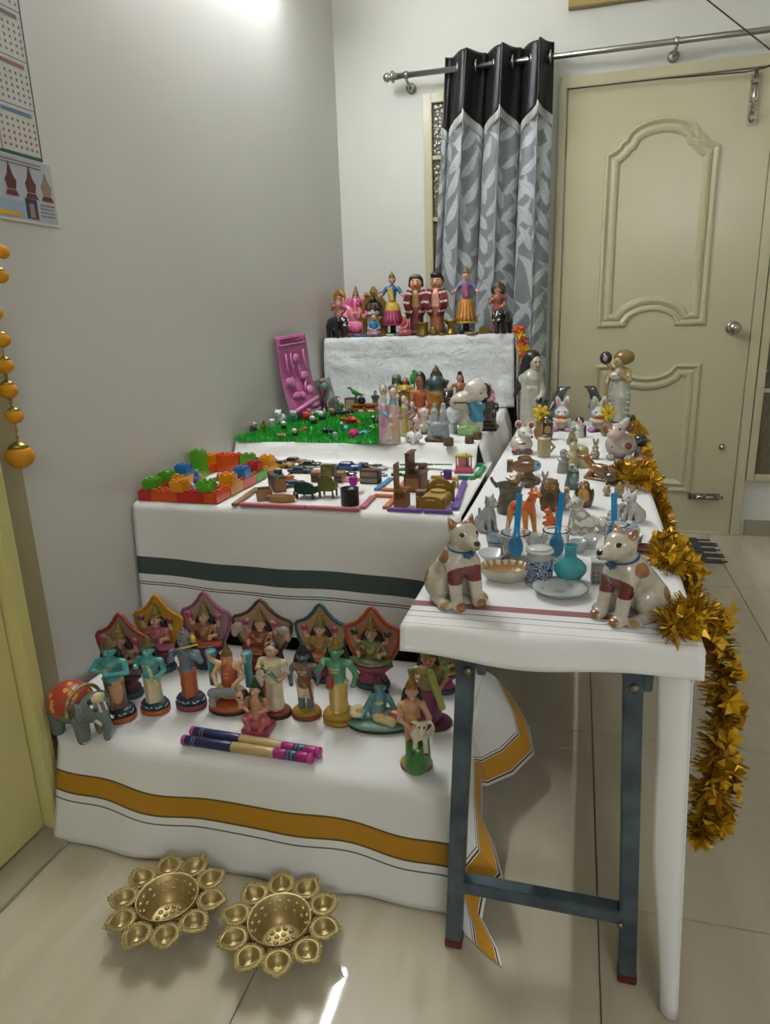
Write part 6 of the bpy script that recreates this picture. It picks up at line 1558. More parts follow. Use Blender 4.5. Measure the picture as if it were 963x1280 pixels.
        single('toy_figure', lb, 'toy animal', ((O[0]+ix*U_, O[1]+iy*U_, Z2b), hh), P, pa, res=32, group=gf, rz=.3*ix, k=.05)
fort()

# ---------------------------------------------------------------- coloured wooden strips laid out as room outlines
def strip(lb, a, b, c, w_=.0085, h=.0085):
    A, B_ = onz(*a, Z2b), onz(*b, Z2b); d = B_-A; L = float(np.linalg.norm(d[:2])); rz = math.atan2(d[1], d[0])
    o = MB().box((L/2, 0, h/2), (L/2-.0004, w_, h/2)).obj('wooden_strip', mat('strip_'+c.strip('#'), c, .55, noise=.12, nscale=15), None, bevel=.001, loc=A, rot=(0, 0, rz))
    tag(o, lb+' wooden strip of the room outline', 'strip', 'coloured wooden strips outlining rooms')
PKs, ORs, PUs, BLs, GRs, TEs, YEs, DGs = '#b0606a', '#b96a3a', '#6a4a92', '#4f7fae', '#2f8a5a', '#1f6a66', '#b08a22', '#1d4a34'
strip('left pink', (300, 632), (383, 636), PKs); strip('middle pink', (384, 636), (450, 639), PKs); strip('slanting pink', (453, 637), (467, 622.5), PKs)
strip('short cross orange', (468, 621), (494, 622.5), ORs); strip('slanting front orange', (496, 623), (482, 637), ORs)
strip('front left violet', (485, 638.5), (528, 640.5), PUs); strip('front right violet', (530, 640.5), (566, 642), PUs); strip('long slanting violet', (569, 638), (581, 603), PUs)
strip('slanting light blue', (471, 614), (489, 600), BLs); strip('cross orange beside the light blue', (477, 613.5), (496, 614.5), ORs); strip('slanting orange under the brown cupboard', (499, 613), (508, 603), ORs)
strip('dark green short', (489, 595), (503, 594.5), DGs); strip('left green', (496, 588.5), (514, 588), GRs); strip('back dark green', (500, 583.5), (510, 583), DGs); strip('back teal', (527, 583), (542, 583), TEs); strip('back middle green', (543, 583), (566, 583.5), GRs)
strip('far right green', (590, 582.5), (604, 583), GRs); strip('slanting right green', (605, 585), (596, 597), GRs); strip('right teal', (572, 598), (586, 598.5), TEs); strip('cross green beside the teal', (587, 598.5), (594, 598), GRs); strip('cross yellow', (539, 598), (556, 598), YEs); strip('second left green', (504, 595), (512, 596), GRs); strip('slanting brown beside the bricks', (293, 633), (322, 612), '#8a6a4a')

# ---------------------------------------------------------------- doll-house furniture
def fplace(px, py): p = onz(px, py, Z2b); return (float(p[0]), float(p[1]), Z2b)
def PXM(px, py): p = onz(px, py, Z2b); return float(np.linalg.norm(p-CAM))/F_PX
gfu = 'doll house furniture on the toy table'
OAK = mat('doll_oak', '#8a5f30', .5, noise=.25, nscale=40); PINKW = mat('doll_pinkwood', '#8f6a50', .55, noise=.2, nscale=40); OCH = mat('doll_ochre', '#8f6a20', .45, noise=.2, nscale=40); BRN = mat('doll_brown', '#5a3a24', .5, noise=.2, nscale=40)
def F(name, label, cat, px, py, rz=0.0): return thing(name, label, cat, fplace(px, py), rz, 1, gfu)
def bxp(t, n, c, h, m, bv=.0012): return MB().box(c, h).obj(n, m, t, bevel=bv)
t = F('toy_trough', 'open pinkish wooden toy trough right of the brick fort', 'toy furniture', 331, 624, .5)
for c, h in (((0, -.022, .016), (.02, .002, .016)), ((0, .022, .016), (.02, .002, .016)), ((-.02, 0, .016), (.002, .024, .016)), ((.02, 0, .016), (.002, .024, .016))): bxp(t, 'side', c, h, PINKW)
bxp(t, 'bottom', (0, 0, .003), (.019, .021, .003), PINKW)
t = F('toy_tub', 'shallow ochre wooden toy tub on the pink strip', 'toy furniture', 352, 627.5, -.02)
oc = mat('doll_tub', '#94682c', .5, noise=.2, nscale=40)
MB().lathe([(.034, 0), (.040, .003), (.042, .016), (.0425, .019), (.039, .019), (.037, .006), (.001, .005)], 28, sy=.42).obj('tub', oc, t)
MB().lathe([(.0035, .01), (.0035, .026), (.005, .028), (.001, .030)], 10, (.036, .012, 0)).obj('tap', mat('tap_dark', '#2a2a28', .4), t)
t = F('toy_counter', 'brown wooden toy kitchen counter carrying pots', 'toy furniture', 347, 611, .6)
bxp(t, 'body', (0, 0, .021), (.018, .05, .021), OAK); bxp(t, 'worktop', (0, 0, .044), (.020, .052, .003), mat('doll_worktop', '#4a3a26', .5))
for y in (-.032, 0, .032): bxp(t, 'door', (.0185, y, .02), (.001, .013, .016), BRN); bxp(t, 'door', (-.0185, y, .02), (.001, .013, .016), BRN)
def pot(label, px, py, r, h, c, z0=0.0, name='toy_pot', lid=None, handle=False):
    p = fplace(px, py); 
    if z0:
        q = onz(px, py, Z2b+z0); p = (q[0], q[1], Z2b+z0)
    t = thing(name, label, 'pot', p, 0, 1, 'toy pots on the toy table')
    MB().lathe([(r*.75, 0), (r, h*.15), (r, h*.9), (r*1.06, h), (r*.95, h), (r*.88, h*.3), (.001, h*.25)], 18).obj('bowl', mat('pot_'+c.strip('#'), c, .35), t)
    if lid: MB().lathe([(r*1.03, h), (r*.6, h*1.18), (r*.15, h*1.22), (r*.18, h*1.38), (.001, h*1.42)], 16).obj('lid', mat('pot_'+lid.strip('#'), lid, .35), t)
    if handle: MB().tube([(-r, 0, h*.75), (-r*1.5, 0, h*.7), (-r*1.55, 0, h*.4), (-r, 0, h*.25)], r*.14, 6).obj('handle', mat('pot_'+c.strip('#'), c, .35), t)
pot('grey toy pot on the brown toy counter', 343, 600, .012, .016, '#5a5a56', .047); pot('blue toy pot with yellow lid at the far end of the toy counter', 348, 592, .013, .014, '#2f6a92', .047, lid='#b8a23a')
pot('orange toy pot with a knob behind the toy counter', 362, 603, .016, .02, '#b8681a', lid='#b8681a'); 
def armchair(label, px, py, w_, h, m, high, rz):
    t = F('toy_armchair', label, 'toy furniture', px, py, rz); d = w_*.85
    bxp(t, 'seat', (0, 0, h*.36), (w_*.42, d*.45, h*.08), m, .003)
    pr = [(-w_*.46, h*.38), (w_*.46, h*.38), (w_*.48, h*.72)]+[(w_*.46*math.cos(a), h*.74+h*.24*math.sin(a)) for a in np.linspace(.2, math.pi-.2, 9)]+[(-w_*.48, h*.72)]
    MB().prism(pr, -d*.5, -d*.38, 'xz').obj('backrest', m, t, bevel=.001)
    for s in (-1, 1):
        MB().prism([(-d*.45, h*.36), (d*.42, h*.36), (d*.45, h*.55), (d*.2, h*.64), (-d*.45, h*.72)], s*w_*.42-.003, s*w_*.42+.003, 'yz').obj('arm', m, t)
        for y in (-.4, .4): bxp(t, 'leg', (s*w_*.38, y*d, h*.15), (w_*.05, w_*.05, h*.15), m)
armchair('dark green toy armchair seen from behind', 386, 622, .066, .053, mat('doll_green', '#16321f', .5), 0, -.1)
armchair('olive green toy armchair with tall back', 411, 621, .050, .070, mat('doll_olive', '#5a5a1f', .5), 1, .0)
t = F('toy_desk', 'wide brown toy desk behind the olive armchair', 'toy furniture', 411, 602)
bxp(t, 'desktop', (0, 0, .03), (.052, .022, .003), PINKW)
for s in (-1, 1): bxp(t, 'pedestal', (s*.038, 0, .0135), (.014, .02, .0135), PINKW); bxp(t, 'drawer', (s*.038, -.0205, .018), (.011, .001, .005), BRN); bxp(t, 'drawer', (s*.038, -.0205, .007), (.011, .001, .004), BRN)
q = onz(410, 596, Z2b+.033); t = thing('toy_television', 'olive toy television set on the brown toy desk', 'toy furniture', (q[0], q[1]+.01, Z2b+.0335), 0, 1, gfu)
mo = mat('doll_tv', '#5f5a34', .5, noise=.3, nscale=60); bxp(t, 'case', (0, 0, .018), (.022, .014, .018), mo, .003); bxp(t, 'screen', (0, -.0145, .019), (.017, .001, .013), mat('doll_screen', '#7a744a', .3, noise=.5, nscale=70), .001)
t = F('toy_bin', 'black cylindrical toy bin near the pink strip', 'toy furniture', 438, 631)
MB().lathe([(.024, 0), (.025, .002), (.025, .046), (.026, .048), (.023, .048), (.022, .04), (.001, .038)], 24).obj('body', mat('doll_black', '#141416', .45, noise=.3, nscale=50), t)
MB().ball((.006, -.004, .044), (.008, .006, .006), 10, 6).obj('contents', mat('doll_paper', '#9a9a98', .5), t)
t = F('toy_round_table', 'pink round toy table behind the black bin', 'toy furniture', 441, 615)
MB().lathe([(.026, .034), (.027, .036), (.026, .038), (.001, .0385)], 26).obj('tabletop', mat('doll_pink', '#a85a5c', .45), t); MB().lathe([(.015, 0), (.012, .004), (.004, .008), (.004, .034)], 16).obj('pedestal', mat('doll_pink'), t)
q = onz(442, 607, Z2b+.039); t = thing('toy_cup', 'magenta toy cup on the pink round table', 'cup', (q[0], q[1], Z2b+.0388), 0, 1)
MB().lathe([(.007, 0), (.011, .004), (.012, .018), (.013, .022), (.011, .022), (.009, .006), (.001, .005)], 18).obj('cup', mat('doll_magenta', '#9a1f94', .35), t); MB().lathe([(.0125, .022), (.006, .027), (.002, .028), (.001, .032)], 14).obj('lid', mat('doll_magenta'), t)
t = F('toy_cabinet', 'brown toy radio cabinet with pale striped front', 'toy furniture', 464, 604, -.05)
bxp(t, 'body', (0, 0, .022), (.031, .016, .022), BRN, .002)
for k in range(2): bxp(t, 'pale_panel', (0, -.0165, .012+.019*k), (.026, .001, .007), mat('doll_pale', '#7f7666', .55, noise=.3, nscale=60), .0005)
t = F('toy_dressing_table', 'brown toy dressing table with tall mirror board', 'toy furniture', 503, 633, -.05)
bxp(t, 'cabinet', (0, 0, .024), (.017, .022, .024), OAK); bxp(t, 'top', (0, 0, .049), (.020, .025, .002), OAK); bxp(t, 'mirror_board', (-.014, .0, .085), (.0025, .02, .034), OAK); bxp(t, 'drawer', (0, -.0225, .034), (.013, .001, .008), BRN)
t = F('toy_kitchen_unit', 'dark brown toy cupboard with tall back and low bench', 'toy furniture', 520, 612, -.05)
bxp(t, 'base_unit', (0, 0, .025), (.026, .036, .025), BRN); bxp(t, 'tall_back', (-.016, .0, .08), (.005, .036, .03), BRN); bxp(t, 'shelf', (-.006, .0, .072), (.012, .034, .002), BRN); bxp(t, 'worktop', (.004, 0, .0515), (.028, .037, .0015), BRN); bxp(t, 'top_cap', (-.014, 0, .112), (.009, .037, .002), BRN); bxp(t, 'door', (0, -.0365, .024), (.02, .001, .018), OAK)
t = F('toy_shelf', 'small brown toy shelf behind the toy cupboard', 'toy furniture', 529, 600, -.05)
bxp(t, 'body', (0, 0, .026), (.011, .016, .026), BRN); bxp(t, 'niche', (0, -.0165, .03), (.008, .001, .015), mat('doll_niche', '#2a1c12', .6), .0005)
t = F('toy_nightstand', 'small brown toy nightstand beside the bed', 'toy furniture', 527, 625, -.05)
bxp(t, 'body', (0, 0, .013), (.013, .012, .013), PINKW); bxp(t, 'top', (0, 0, .027), (.0145, .0135, .0015), PINKW)
for k in range(2): bxp(t, 'drawer', (0, -.0125, .007+.012*k), (.010, .001, .004), BRN)
t = F('toy_bed', 'ochre carved toy bed with ornate headboard', 'toy furniture', 545, 632, -.08)
def bed_board(y, h, n):
    pr = [(-.036, .004), (.036, .004), (.036, h*.72)]+[(.030*math.cos(a), h*.75+h*.25*math.sin(a)) for a in np.linspace(.3, math.pi-.3, 9)]+[(-.036, h*.72)]
    o = MB().prism(pr, y-.003, y+.003, 'xz').obj(n, OCH, t); MB().tube([(-.012, y-.004, h*.7), (-.005, y-.004, h*.78), (0, y-.004, h*.72), (.005, y-.004, h*.78), (.012, y-.004, h*.7)], .0016, 6).obj('carving', mat('doll_cream', '#b9a46a', .5), o)
    for s in (-1, 1): MB().lathe([(.004, 0), (.004, h*.85), (.005, h*.9), (.001, h*.95)], 10, (s*.036, y, 0)).obj('post', OCH, o)
bed_board(-.05, .038, 'footboard'); bed_board(.05, .062, 'headboard')
bxp(t, 'mattress', (0, 0, .020), (.032, .046, .010), mat('doll_sheet', '#9a7a3a', .6), .003); MB().ball((0, .028, .034), (.024, .012, .006), 14, 8).obj('pillow', mat('doll_pillow', '#a08a4c', .6), t)
for s in (-1, 1): bxp(t, 'side_rail', (s*.034, 0, .014), (.002, .048, .008), OCH)
t = F('toy_table', 'yellow toy table with bench left of the purple mug', 'toy furniture', 563, 607, -.05)
ye = mat('doll_yellow', '#b8861a', .4); bxp(t, 'tabletop', (0, 0, .022), (.024, .018, .002), ye)
for sx_ in (-1, 1):
    for sy_ in (-1, 1): bxp(t, 'leg', (sx_*.02, sy_*.014, .010), (.002, .002, .010), ye)
for sy_ in (-1, 1): bxp(t, 'bench', (0, sy_*.026, .012), (.022, .005, .0015), ye)
q = onz(560, 598, Z2b+.0245); t = thing('toy_mug', 'purple toy mug on the yellow toy table', 'cup', (q[0], q[1], Z2b+.0245), 0, 1)
MB().lathe([(.010, 0), (.0125, .003), (.0125, .022), (.0135, .025), (.0115, .025), (.010, .006), (.001, .005)], 18).obj('mug', mat('doll_purple', '#5a2a7a', .35), t); MB().tube([(-.012, 0, .020), (-.020, 0, .018), (-.020, 0, .009), (-.012, 0, .006)], .002, 6).obj('handle', mat('doll_purple'), t)
t = F('toy_swing', 'pink toy swing house with yellow green roof', 'toy furniture', 580, 590, .15)
pk = mat('doll_hotpink', '#c0506a', .35); bxp(t, 'base', (0, 0, .004), (.030, .022, .004), pk); bxp(t, 'seat', (0, 0, .018), (.026, .016, .003), pk)
bxp(t, 'back_panel', (0, .006, .034), (.018, .003, .016), mat('doll_palepink', '#c98a8c', .4)); 
for s in (-1, 1):
    for y in (-.014, .014): bxp(t, 'post', (s*.024, y, .028), (.002, .002, .024), pk)
MB().lathe([(.030, .050), (.024, .058), (.010, .062), (.001, .063)], 12, sy=.6).obj('roof', mat('doll_limeroof', '#a8a83a', .4), t); MB().tube([(.008, -.012, .062), (.012, -.016, .02)], .0014, 6).obj('string', mat('doll_black'), t)

# ---------------------------------------------------------------- toy cars parked in a row
def car(label, px, py, L, c, c2, rz, roof=True):
    t = thing('toy_car', label, 'toy car', fplace(px, py), rz, 1, 'toy cars on the toy table')
    L *= 1.3; w_, h = L*.22, L*.28
    P = [Bx((0, 0, h*.38), (L/2, w_, h*.22), .006, c), Bx((L*.30, 0, h*.42), (L*.16, w_*.95, h*.16), .006, c)]
    if roof: P += [Bx((-L*.05, 0, h*.72), (L*.24, w_*.82, h*.24), .008, c2)]
    obj('body', sculpt('body', P, res=40, k=.006, flat=False), GLAZE(), t)
    for sx_ in (-1, 1):
        for sy_ in (-1, 1):
            MB().lathe([(.001, -.003), (h*.2, -.003), (h*.22, 0), (h*.2, .003), (.001, .003)], 14, (sx_*L*.30, sy_*w_, h*.22), axis='y').obj('wheel', mat('tyre', '#111111', .6), t)
    if roof:
        for sy_ in (-1, 1): MB().box((-L*.05, sy_*w_*.83, h*.74), (L*.18, .0006, h*.12)).obj('window', mat('car_glass', '#1a2226', .15), t)
car('black toy car with pale bonnet behind the toy desk', 388, 583, .062, '#141418', '#1a1a1e', .1); car('blue toy car right of the toy television', 435, 587, .078, '#15407a', '#123566', .05)
car('yellow brown toy car behind the orange pot', 352, 584, .070, '#8a6a22', '#2a2618', .0); car('red nosed black toy car in the back row of cars', 368, 580, .07, '#7a2420', '#1a1a1c', .05)
car('dark teal toy car left of the black one', 376, 591, .066, '#14303c', '#0f2430', .05); car('black and white toy car right of the blue one', 455, 585, .055, '#1c1c1e', '#2a2a2c', -.3); car('white and black toy car at the right end of the row', 473, 587, .052, '#a8a8a6', '#1c1c1e', -.4)
car('maroon toy car between desk and radio cabinet', 434, 595, .05, '#4a1a24', '#3a141c', .1); car('yellow and black toy car behind the back left fort corner', 288, 578, .066, '#a8921f', '#1c1a12', .1); car('teal and black toy car behind the fort', 318, 580, .07, '#1f4a52', '#121a1e', .05); car('orange red toy car behind the fort right corner', 334, 578, .06, '#a8341c', '#1a1414', .0)
car('navy blue toy car beside the orange toy pot', 367, 608, .06, '#1f3a5e', '#162a48', .6)
car('small pale toy car below the black and white one', 478, 595, .03, '#9a9a98', '#6a6a6a', -.3)
# ---------------------------------------------------------------- right table: the two big sitting dogs
ZTb = ZT+.003
def dog(label, place, rz, side):
    loc, h = place
    t = thing('sitting_dog', label, 'statuette', loc, rz, (h*1.06, h*(.86 if side < 0 else .96), h), 'pair of ceramic sitting dogs')
    W_, Br, Mr = '#b3ac9c', '#8a5a30', '#5e1f22'
    P = [Cp((0, .30, .24), (0, .06, .52), .225, .19, W_), El((0, -.02, .50), (.175, .165, .20), W_), Cp((0, .02, .58), (0, -.05, .74), .145, .125, W_), El((0, -.08, .82), (.155, .165, .135), W_), Cp((0, -.19, .79), (0, -.34, .755), .090, .060, W_), El((0, -.18, .72), (.075, .13, .05), W_)]
    for s in (-1, 1):
        P += [El((s*.15, .28, .19), (.12, .23, .19), W_), Cp((s*.20, .20, .055), (s*.22, -.04, .05), .07, .06, W_), El((s*.22, -.08, .045), (.065, .09, .05), W_),
              Cp((s*.11, -.06, .48), (s*.12, -.16, .10), .088, .062, W_), El((s*.12, -.21, .05), (.072, .10, .055), W_), Cp((s*.10, -.02, .91), (s*.135, .0, 1.0), .055, .016, W_)]
    if side > 0: P += [Cp((0, .50, .10), (.10*side, .66, .08), .07, .05, W_), El((.14*side, .70, .09), (.06, .09, .06), W_)]
    pa = [Pt((s*.125, -.065, .955), (.05, .05, .07), Br) for s in (-1, 1)]
    pa += [Pt((.0, -.05, .95), (.09, .09, .04), '#8f6a4a'), Pt((.20*side, .06, .58), (.07, .13, .09), Br), Pt((-.20*side, .06, .55), (.07, .12, .08), Br), Pt((.25, .40, .28), (.07, .10, .08), Br), Pt((-.25, .40, .28), (.07, .10, .08), Br), Pt((.0, .45, .5), (.10, .1, .08), Br), Pt((.12, -.27, .06), (.06, .07, .045), Br), Pt((-.12, -.27, .06), (.06, .07, .045), Br), Pt((.25, -.12, .06), (.06, .05, .04), '#9a7a50'), Pt((-.25, -.12, .06), (.06, .05, .04), '#9a7a50')]
    # maroon bib
    pa += [Pt((0, -.16, .40), (.24, .13, .085), Mr), Pt((.11, -.12, .335), (.11, .12, .055), Mr), Pt((-.11, -.12, .335), (.11, .12, .055), Mr)]
    pa += [Pt((s*.085, -.225, .855), (.036, .05, .032), '#d8d2c6') for s in (-1, 1)]+[Pt((s*.088, -.225, .855), (.024, .05, .027), '#1a1512') for s in (-1, 1)]
    pa += [Pt((0, -.395, .785), (.036, .05, .028), '#151313'), Pt((0, -.36, .735), (.055, .06, .007), '#2a201c'), Pt((0, -.385, .715), (.022, .04, .014), '#8a5a4a')]
    obj('body', sculpt('body', P, pa, res=120, k=.035), GLAZE(), t)
    c = mat('collar_blue', '#2a4a6e', .4)
    col = MB().tube([(.152*math.cos(a), -.035+.15*math.sin(a), .675-.035*math.sin(a)*-1) for a in np.linspace(0, 2*math.pi, 28, endpoint=False)], .011, 8, True).obj('collar', c, t)
    obj('bow', sculpt('bow', [El((-.035, -.205, .615), (.035, .02, .028), '#2a4a6e', (0, 30, 0)), El((.035, -.205, .615), (.035, .02, .028), '#2a4a6e', (0, -30, 0)), El((0, -.21, .60), (.015, .018, .035), '#35587e')], res=28, flat=False, k=.01), CLAY(), t)
dog('white and brown ceramic dog with maroon bib looking right, at the left table corner', spot(576, 754, 646, ZTb, 590), .70, -1)
dog('white and brown ceramic dog with maroon bib looking left, at the right table corner', spot(777, 772, 656, ZTb, 768), -.80, 1)

# ---------------------------------------------------------------- glass, china and spoons
GLASS = mat('clear_glass', '#f2f6f4', .03, trans=1.0, ior=1.45)
CHINA = mat('white_china', '#c2c4c2', .2, coat=.5)
def lathe_thing(name, label, cat, place, prof_, m, sy=1.0, wob_=None, group=None, n=28, part=None):
    loc, h = place
    o = MB().lathe([(r*h, z*h) for r, z in prof_], n, sy=sy, wob=wob_).obj(name, m, None, loc=loc)
    return tag(o, label, cat, group)
# scalloped dish
def scallop():
    loc, h = spot(632, 724, 704, ZTb)
    t = thing('scalloped_dish', 'scalloped cream dish with tan ribbed inside beside the left dog', 'dish', loc, .1, 1)
    w_ = lambda a, z: 1+.10*abs(math.cos(2.5*a+.4))
    MB().lathe([(.028, 0), (.033, .004), (.043, .016), (.047, .026), (.045, .0268), (.040, .018)], 60, sy=.72, wob=w_, close=False).obj('outside', mat('dish_cream', '#b5b1a2', .25, coat=.4), t)
    MB().lathe([(.0458, .0272), (.040, .018), (.028, .010), (.001, .009)], 60, sy=.72, wob=lambda a, z: w_(a, z)*(1+.03*math.cos(20*a)), close=False).obj('inside', mat('dish_tan', '#a07a42', .35), t)
    MB().lathe([(.028, 0), (.001, .0005)], 30, sy=.72, close=False).obj('underside', mat('dish_cream'), t)
scallop()
def blue_jar():
    loc, h = spot(674, 727, 680, ZTb)
    t = thing('patterned_jar', 'blue and white patterned jar with white lid', 'jar', loc, 0, h)
    m = mat('jar_pattern', '#2a3f5e', .2, coat=.5); nt = m.node_tree; b = pbsdf(m)
    tc = nt.nodes.new('ShaderNodeTexCoord'); v_ = nt.nodes.new('ShaderNodeTexVoronoi'); v_.inputs['Scale'].default_value = 11; v_.feature = 'SMOOTH_F1'
    wv = nt.nodes.new('ShaderNodeMath'); wv.operation = 'SINE'; ml = nt.nodes.new('ShaderNodeMath'); ml.operation = 'MULTIPLY'; ml.inputs[1].default_value = 26
    nt.links.new(tc.outputs['Object'], v_.inputs['Vector']); nt.links.new(v_.outputs['Distance'], ml.inputs[0]); nt.links.new(ml.outputs[0], wv.inputs[0])
    r = nt.nodes.new('ShaderNodeValToRGB'); r.color_ramp.elements[0].position = .45; r.color_ramp.elements[1].position = .6
    r.color_ramp.elements[0].color = (*lin('#24395c'), 1); r.color_ramp.elements[1].color = (*lin('#a9b4c0'), 1)
    nt.links.new(wv.outputs[0], r.inputs['Fac']); nt.links.new(r.outputs['Color'], b.inputs['Base Color'])
    MB().lathe([(.33, 0), (.34, .02), (.34, .62), (.33, .64)], 32).obj('body', m, t)
    MB().lathe([(.33, .64), (.325, .70), (.29, .76), (.29, .80)], 32).obj('neck', mat('jar_neck', '#9c9c98', .25, coat=.4), t)
    l = MB().lathe([(.29, .80), (.345, .82), (.345, .87), (.28, .92), (.12, .95), (.001, .955)], 32).obj('lid', CHINA, t)
    MB().tube([(.30*math.cos(a), .30*math.sin(a), .905) for a in np.linspace(0, 6.283, 30, endpoint=False)], .008, 6, True).obj('lid_line', mat('lid_line', '#5a5f5c', .3), l)
blue_jar()
def turq():
    loc, h = spot(712, 727, 681, ZTb)
    t = thing('turquoise_bottle', 'turquoise swirled glass bottle with narrow neck', 'bottle', loc, 0, h)
    m = mat('turquoise_glass', '#4fb9c4', .08, trans=.5, ior=1.4, coat=.4)
    n_ = 48; mb = MB(); prof_ = [(.24, 0), (.26, .03), (.22, .07), (.30, .14), (.38, .26), (.405, .36), (.38, .47), (.28, .58), (.18, .66), (.15, .72), (.15, .92), (.165, .97), (.165, 1.0), (.13, 1.0), (.12, .72), (.001, .6)]
    mb.lathe(prof_, n_, wob=lambda a, z: 1+.055*math.sin(12*(a+z*2.4))*(1 if .1 < z < .62 else .15)).obj('bottle', m, t)
    MB().tube([(.168*math.cos(a), .168*math.sin(a), .985) for a in np.linspace(0, 6.283, 24, endpoint=False)], .018, 8, True).obj('lip', m, t)
turq()
def plate():
    p = onz(700, 742, ZTb); R_ = .048
    t = thing('white_plate', 'white china plate with blue rim at the front of the table', 'plate', (p[0], p[1], ZTb), 0, 1)
    MB().lathe([(.024, 0), (.028, .002), (.040, .008), (R_, .0125), (R_, .0138), (.040, .0105), (.028, .0045), (.001, .0042)], 40).obj('dish', CHINA, t)
    MB().tube([(R_*math.cos(a), R_*math.sin(a), .0135) for a in np.linspace(0, 6.283, 48, endpoint=False)], .0008, 6, True).obj('rim_line', mat('plate_blue', '#5f7a86', .3), t)
    fl_ = MB().prism([(.008*math.cos(a)*(1+.3*math.cos(6*a)), .008*math.sin(a)*(1+.3*math.cos(6*a))) for a in np.linspace(0, 6.283, 36, endpoint=False)], .0040, .0048, 'xy').obj('motif', mat('plate_motif', '#8f9492', .3), t)
    for k in range(3):
        a = .9+k*2.1; MB().tube([((.030+.003*math.cos(q))*math.cos(a+.25*q/3), (.030+.003*math.cos(q))*math.sin(a+.25*q/3), .0068) for q in np.linspace(-2, 2, 7)], .0007, 6).obj('motif', mat('plate_motif'), t)
plate()
t = thing('lattice_box', 'small white lattice box behind the right dog', 'box', spot(750, 727, 702, ZTb)[0], .05, 1)
hh = spot(750, 727, 702, ZTb)[1]
MB().box((0, 0, hh/2), (.016, .014, hh/2)).obj('body', mat('lattice_white', '#b4b4ae', .5, noise=.35, nscale=140, bump=.6, bscale=200), t, bevel=.002); MB().box((0, 0, hh+.002), (.017, .015, .002)).obj('lid', CHINA, t, bevel=.001)
for i in range(4):
    for j in range(3): MB().box((-.0115+.0077*i, -.0142, .005+.0085*j), (.0022, .0006, .0022), Euler((0, .785, 0)).to_matrix()).obj('lattice_hole', mat('lattice_dark', '#7d7d76', .6), t)
def jar(label, px, py, ty, r, name='glass_jar'):
    loc, h = spot(px, py, ty, ZTb)
    o = MB().lathe([(r*.9, 0), (r, .003), (r, h*.9), (r*.94, h*.95), (r*1.02, h*.965), (r*1.02, h), (r*.93, h), (r*.9, h*.93), (r*.94, h*.88), (r*.94, .008), (r*.8, .005), (.001, .005)], 32, close=False).obj(name, GLASS, None, loc=loc)
    tag(o, label, 'jar', 'clear glass jars holding spoons')
    return loc, h
j1 = jar('clear glass jar with blue spoon behind the scalloped dish', 644, 702, 665, .029)
j2 = jar('clear glass jar with blue spoon behind the patterned jar', 694, 700, 662, .026)
j3 = jar('clear glass jar with blue spoon behind the right dog', 769, 690, 655, .022)
def spoon(label, top, bot, z, wide=.0115):
    # spoon stands in the jar bowl end down, leaning slightly
    B_ = np.array(bot); T_p = np.array(top); d = T_p-B_; L = np.linalg.norm(d)
    q = Vector(d).to_track_quat('Z', 'Y')
    t = thing('blue_spoon', label, 'spoon', B_, 0, 1, 'blue plastic spoons standing in jars')
    t.rotation_euler = q.to_euler()
    m = mat('spoon_blue', '#1287c4', .3, coat=.3)
    P = [(0, -.0)]; 
    mb = MB().box((0, 0, .5*L+.018), (.0062, .0016, .5*L-.018)).obj('handle', m, t, bevel=.001)
    o = obj('bowl', sculpt('spoon_bowl', [El((0, 0, .024), (.0165, .004, .024), '#ffffff'), Cp((0, 0, .04), (0, 0, .06), .008, .005, '#ffffff')], res=30, k=.006, flat=False), m, t)
def spoon_at(label, top_px, bot_px, jarp):
    (lx, ly, lz), h = jarp
    b = onz(bot_px[0], bot_px[1], ZTb+.012); b = np.array([lx+(b[0]-lx)*.5, ly+(b[1]-ly)*.3, ZTb+.010])
    tp = ony(top_px[0], top_px[1], ly+.004)
    spoon(label, tp, b, 0)
spoon_at('blue plastic spoon leaning in the jar behind the scalloped dish', (650, 617), (642, 703), j1)
spoon_at('blue plastic spoon leaning in the jar behind the patterned jar', (703, 616), (693, 704), j2)
spoon_at('blue plastic spoon leaning in the jar behind the right dog', (768, 616), (767, 690), j3)
def cup(label, px, py, ty, rr, c, hand=1, name='tea_cup', band=None):
    loc, h = spot(px, py, ty, ZTb); r = rr
    t = thing(name, label, 'cup', loc, 0, 1)
    MB().lathe([(r*.6, 0), (r*.65, h*.05), (r*.8, h*.3), (r, h*.95), (r*1.02, h), (r*.93, h), (r*.72, h*.3), (.001, h*.15)], 28).obj('bowl', mat('cup_'+c.strip('#'), c, .2, coat=.5), t)
    if hand: MB().tube([(hand*r*.9, 0, h*.8), (hand*r*1.45, 0, h*.75), (hand*r*1.5, 0, h*.45), (hand*r*.8, 0, h*.25)], r*.10, 8).obj('handle', mat('cup_'+c.strip('#')), t)
    if band: MB().lathe([(r*.90, h*.55), (r*.93, h*.65)], 28, close=False).obj('band', mat('cup_'+band.strip('#'), band, .3), t)
cup('blue grey tea cup behind the left dog', 619, 687, 669, .019, '#8c98a2', 1, band='#3f4a56'); cup('small glassy tea cup with handle left of the right dog', 723, 690, 676, .018, '#a4a9a8', 1); cup('small pale cup right of the right dog head', 795, 683, 668, .013, '#a9b0b4', 0, band='#7a7f86'); cup('white tea cup behind the turquoise bottle', 738, 686, 674, .015, '#b9bbb8', -1); cup('white tea cup between the glass jars', 668, 684, 668, .017, '#b4b6b2', 1)
lathe_thing('white_bowl', 'shallow white bowl under the tea cup behind the left dog', 'bowl', ((onz(622, 694, ZTb)[0]-.006, onz(622, 694, ZTb)[1]-.038, ZTb), .02), [(.6, 0), (.7, .1), (1.4, .8), (1.45, 1), (1.35, .95), (.7, .3), (.001, .25)], CHINA)
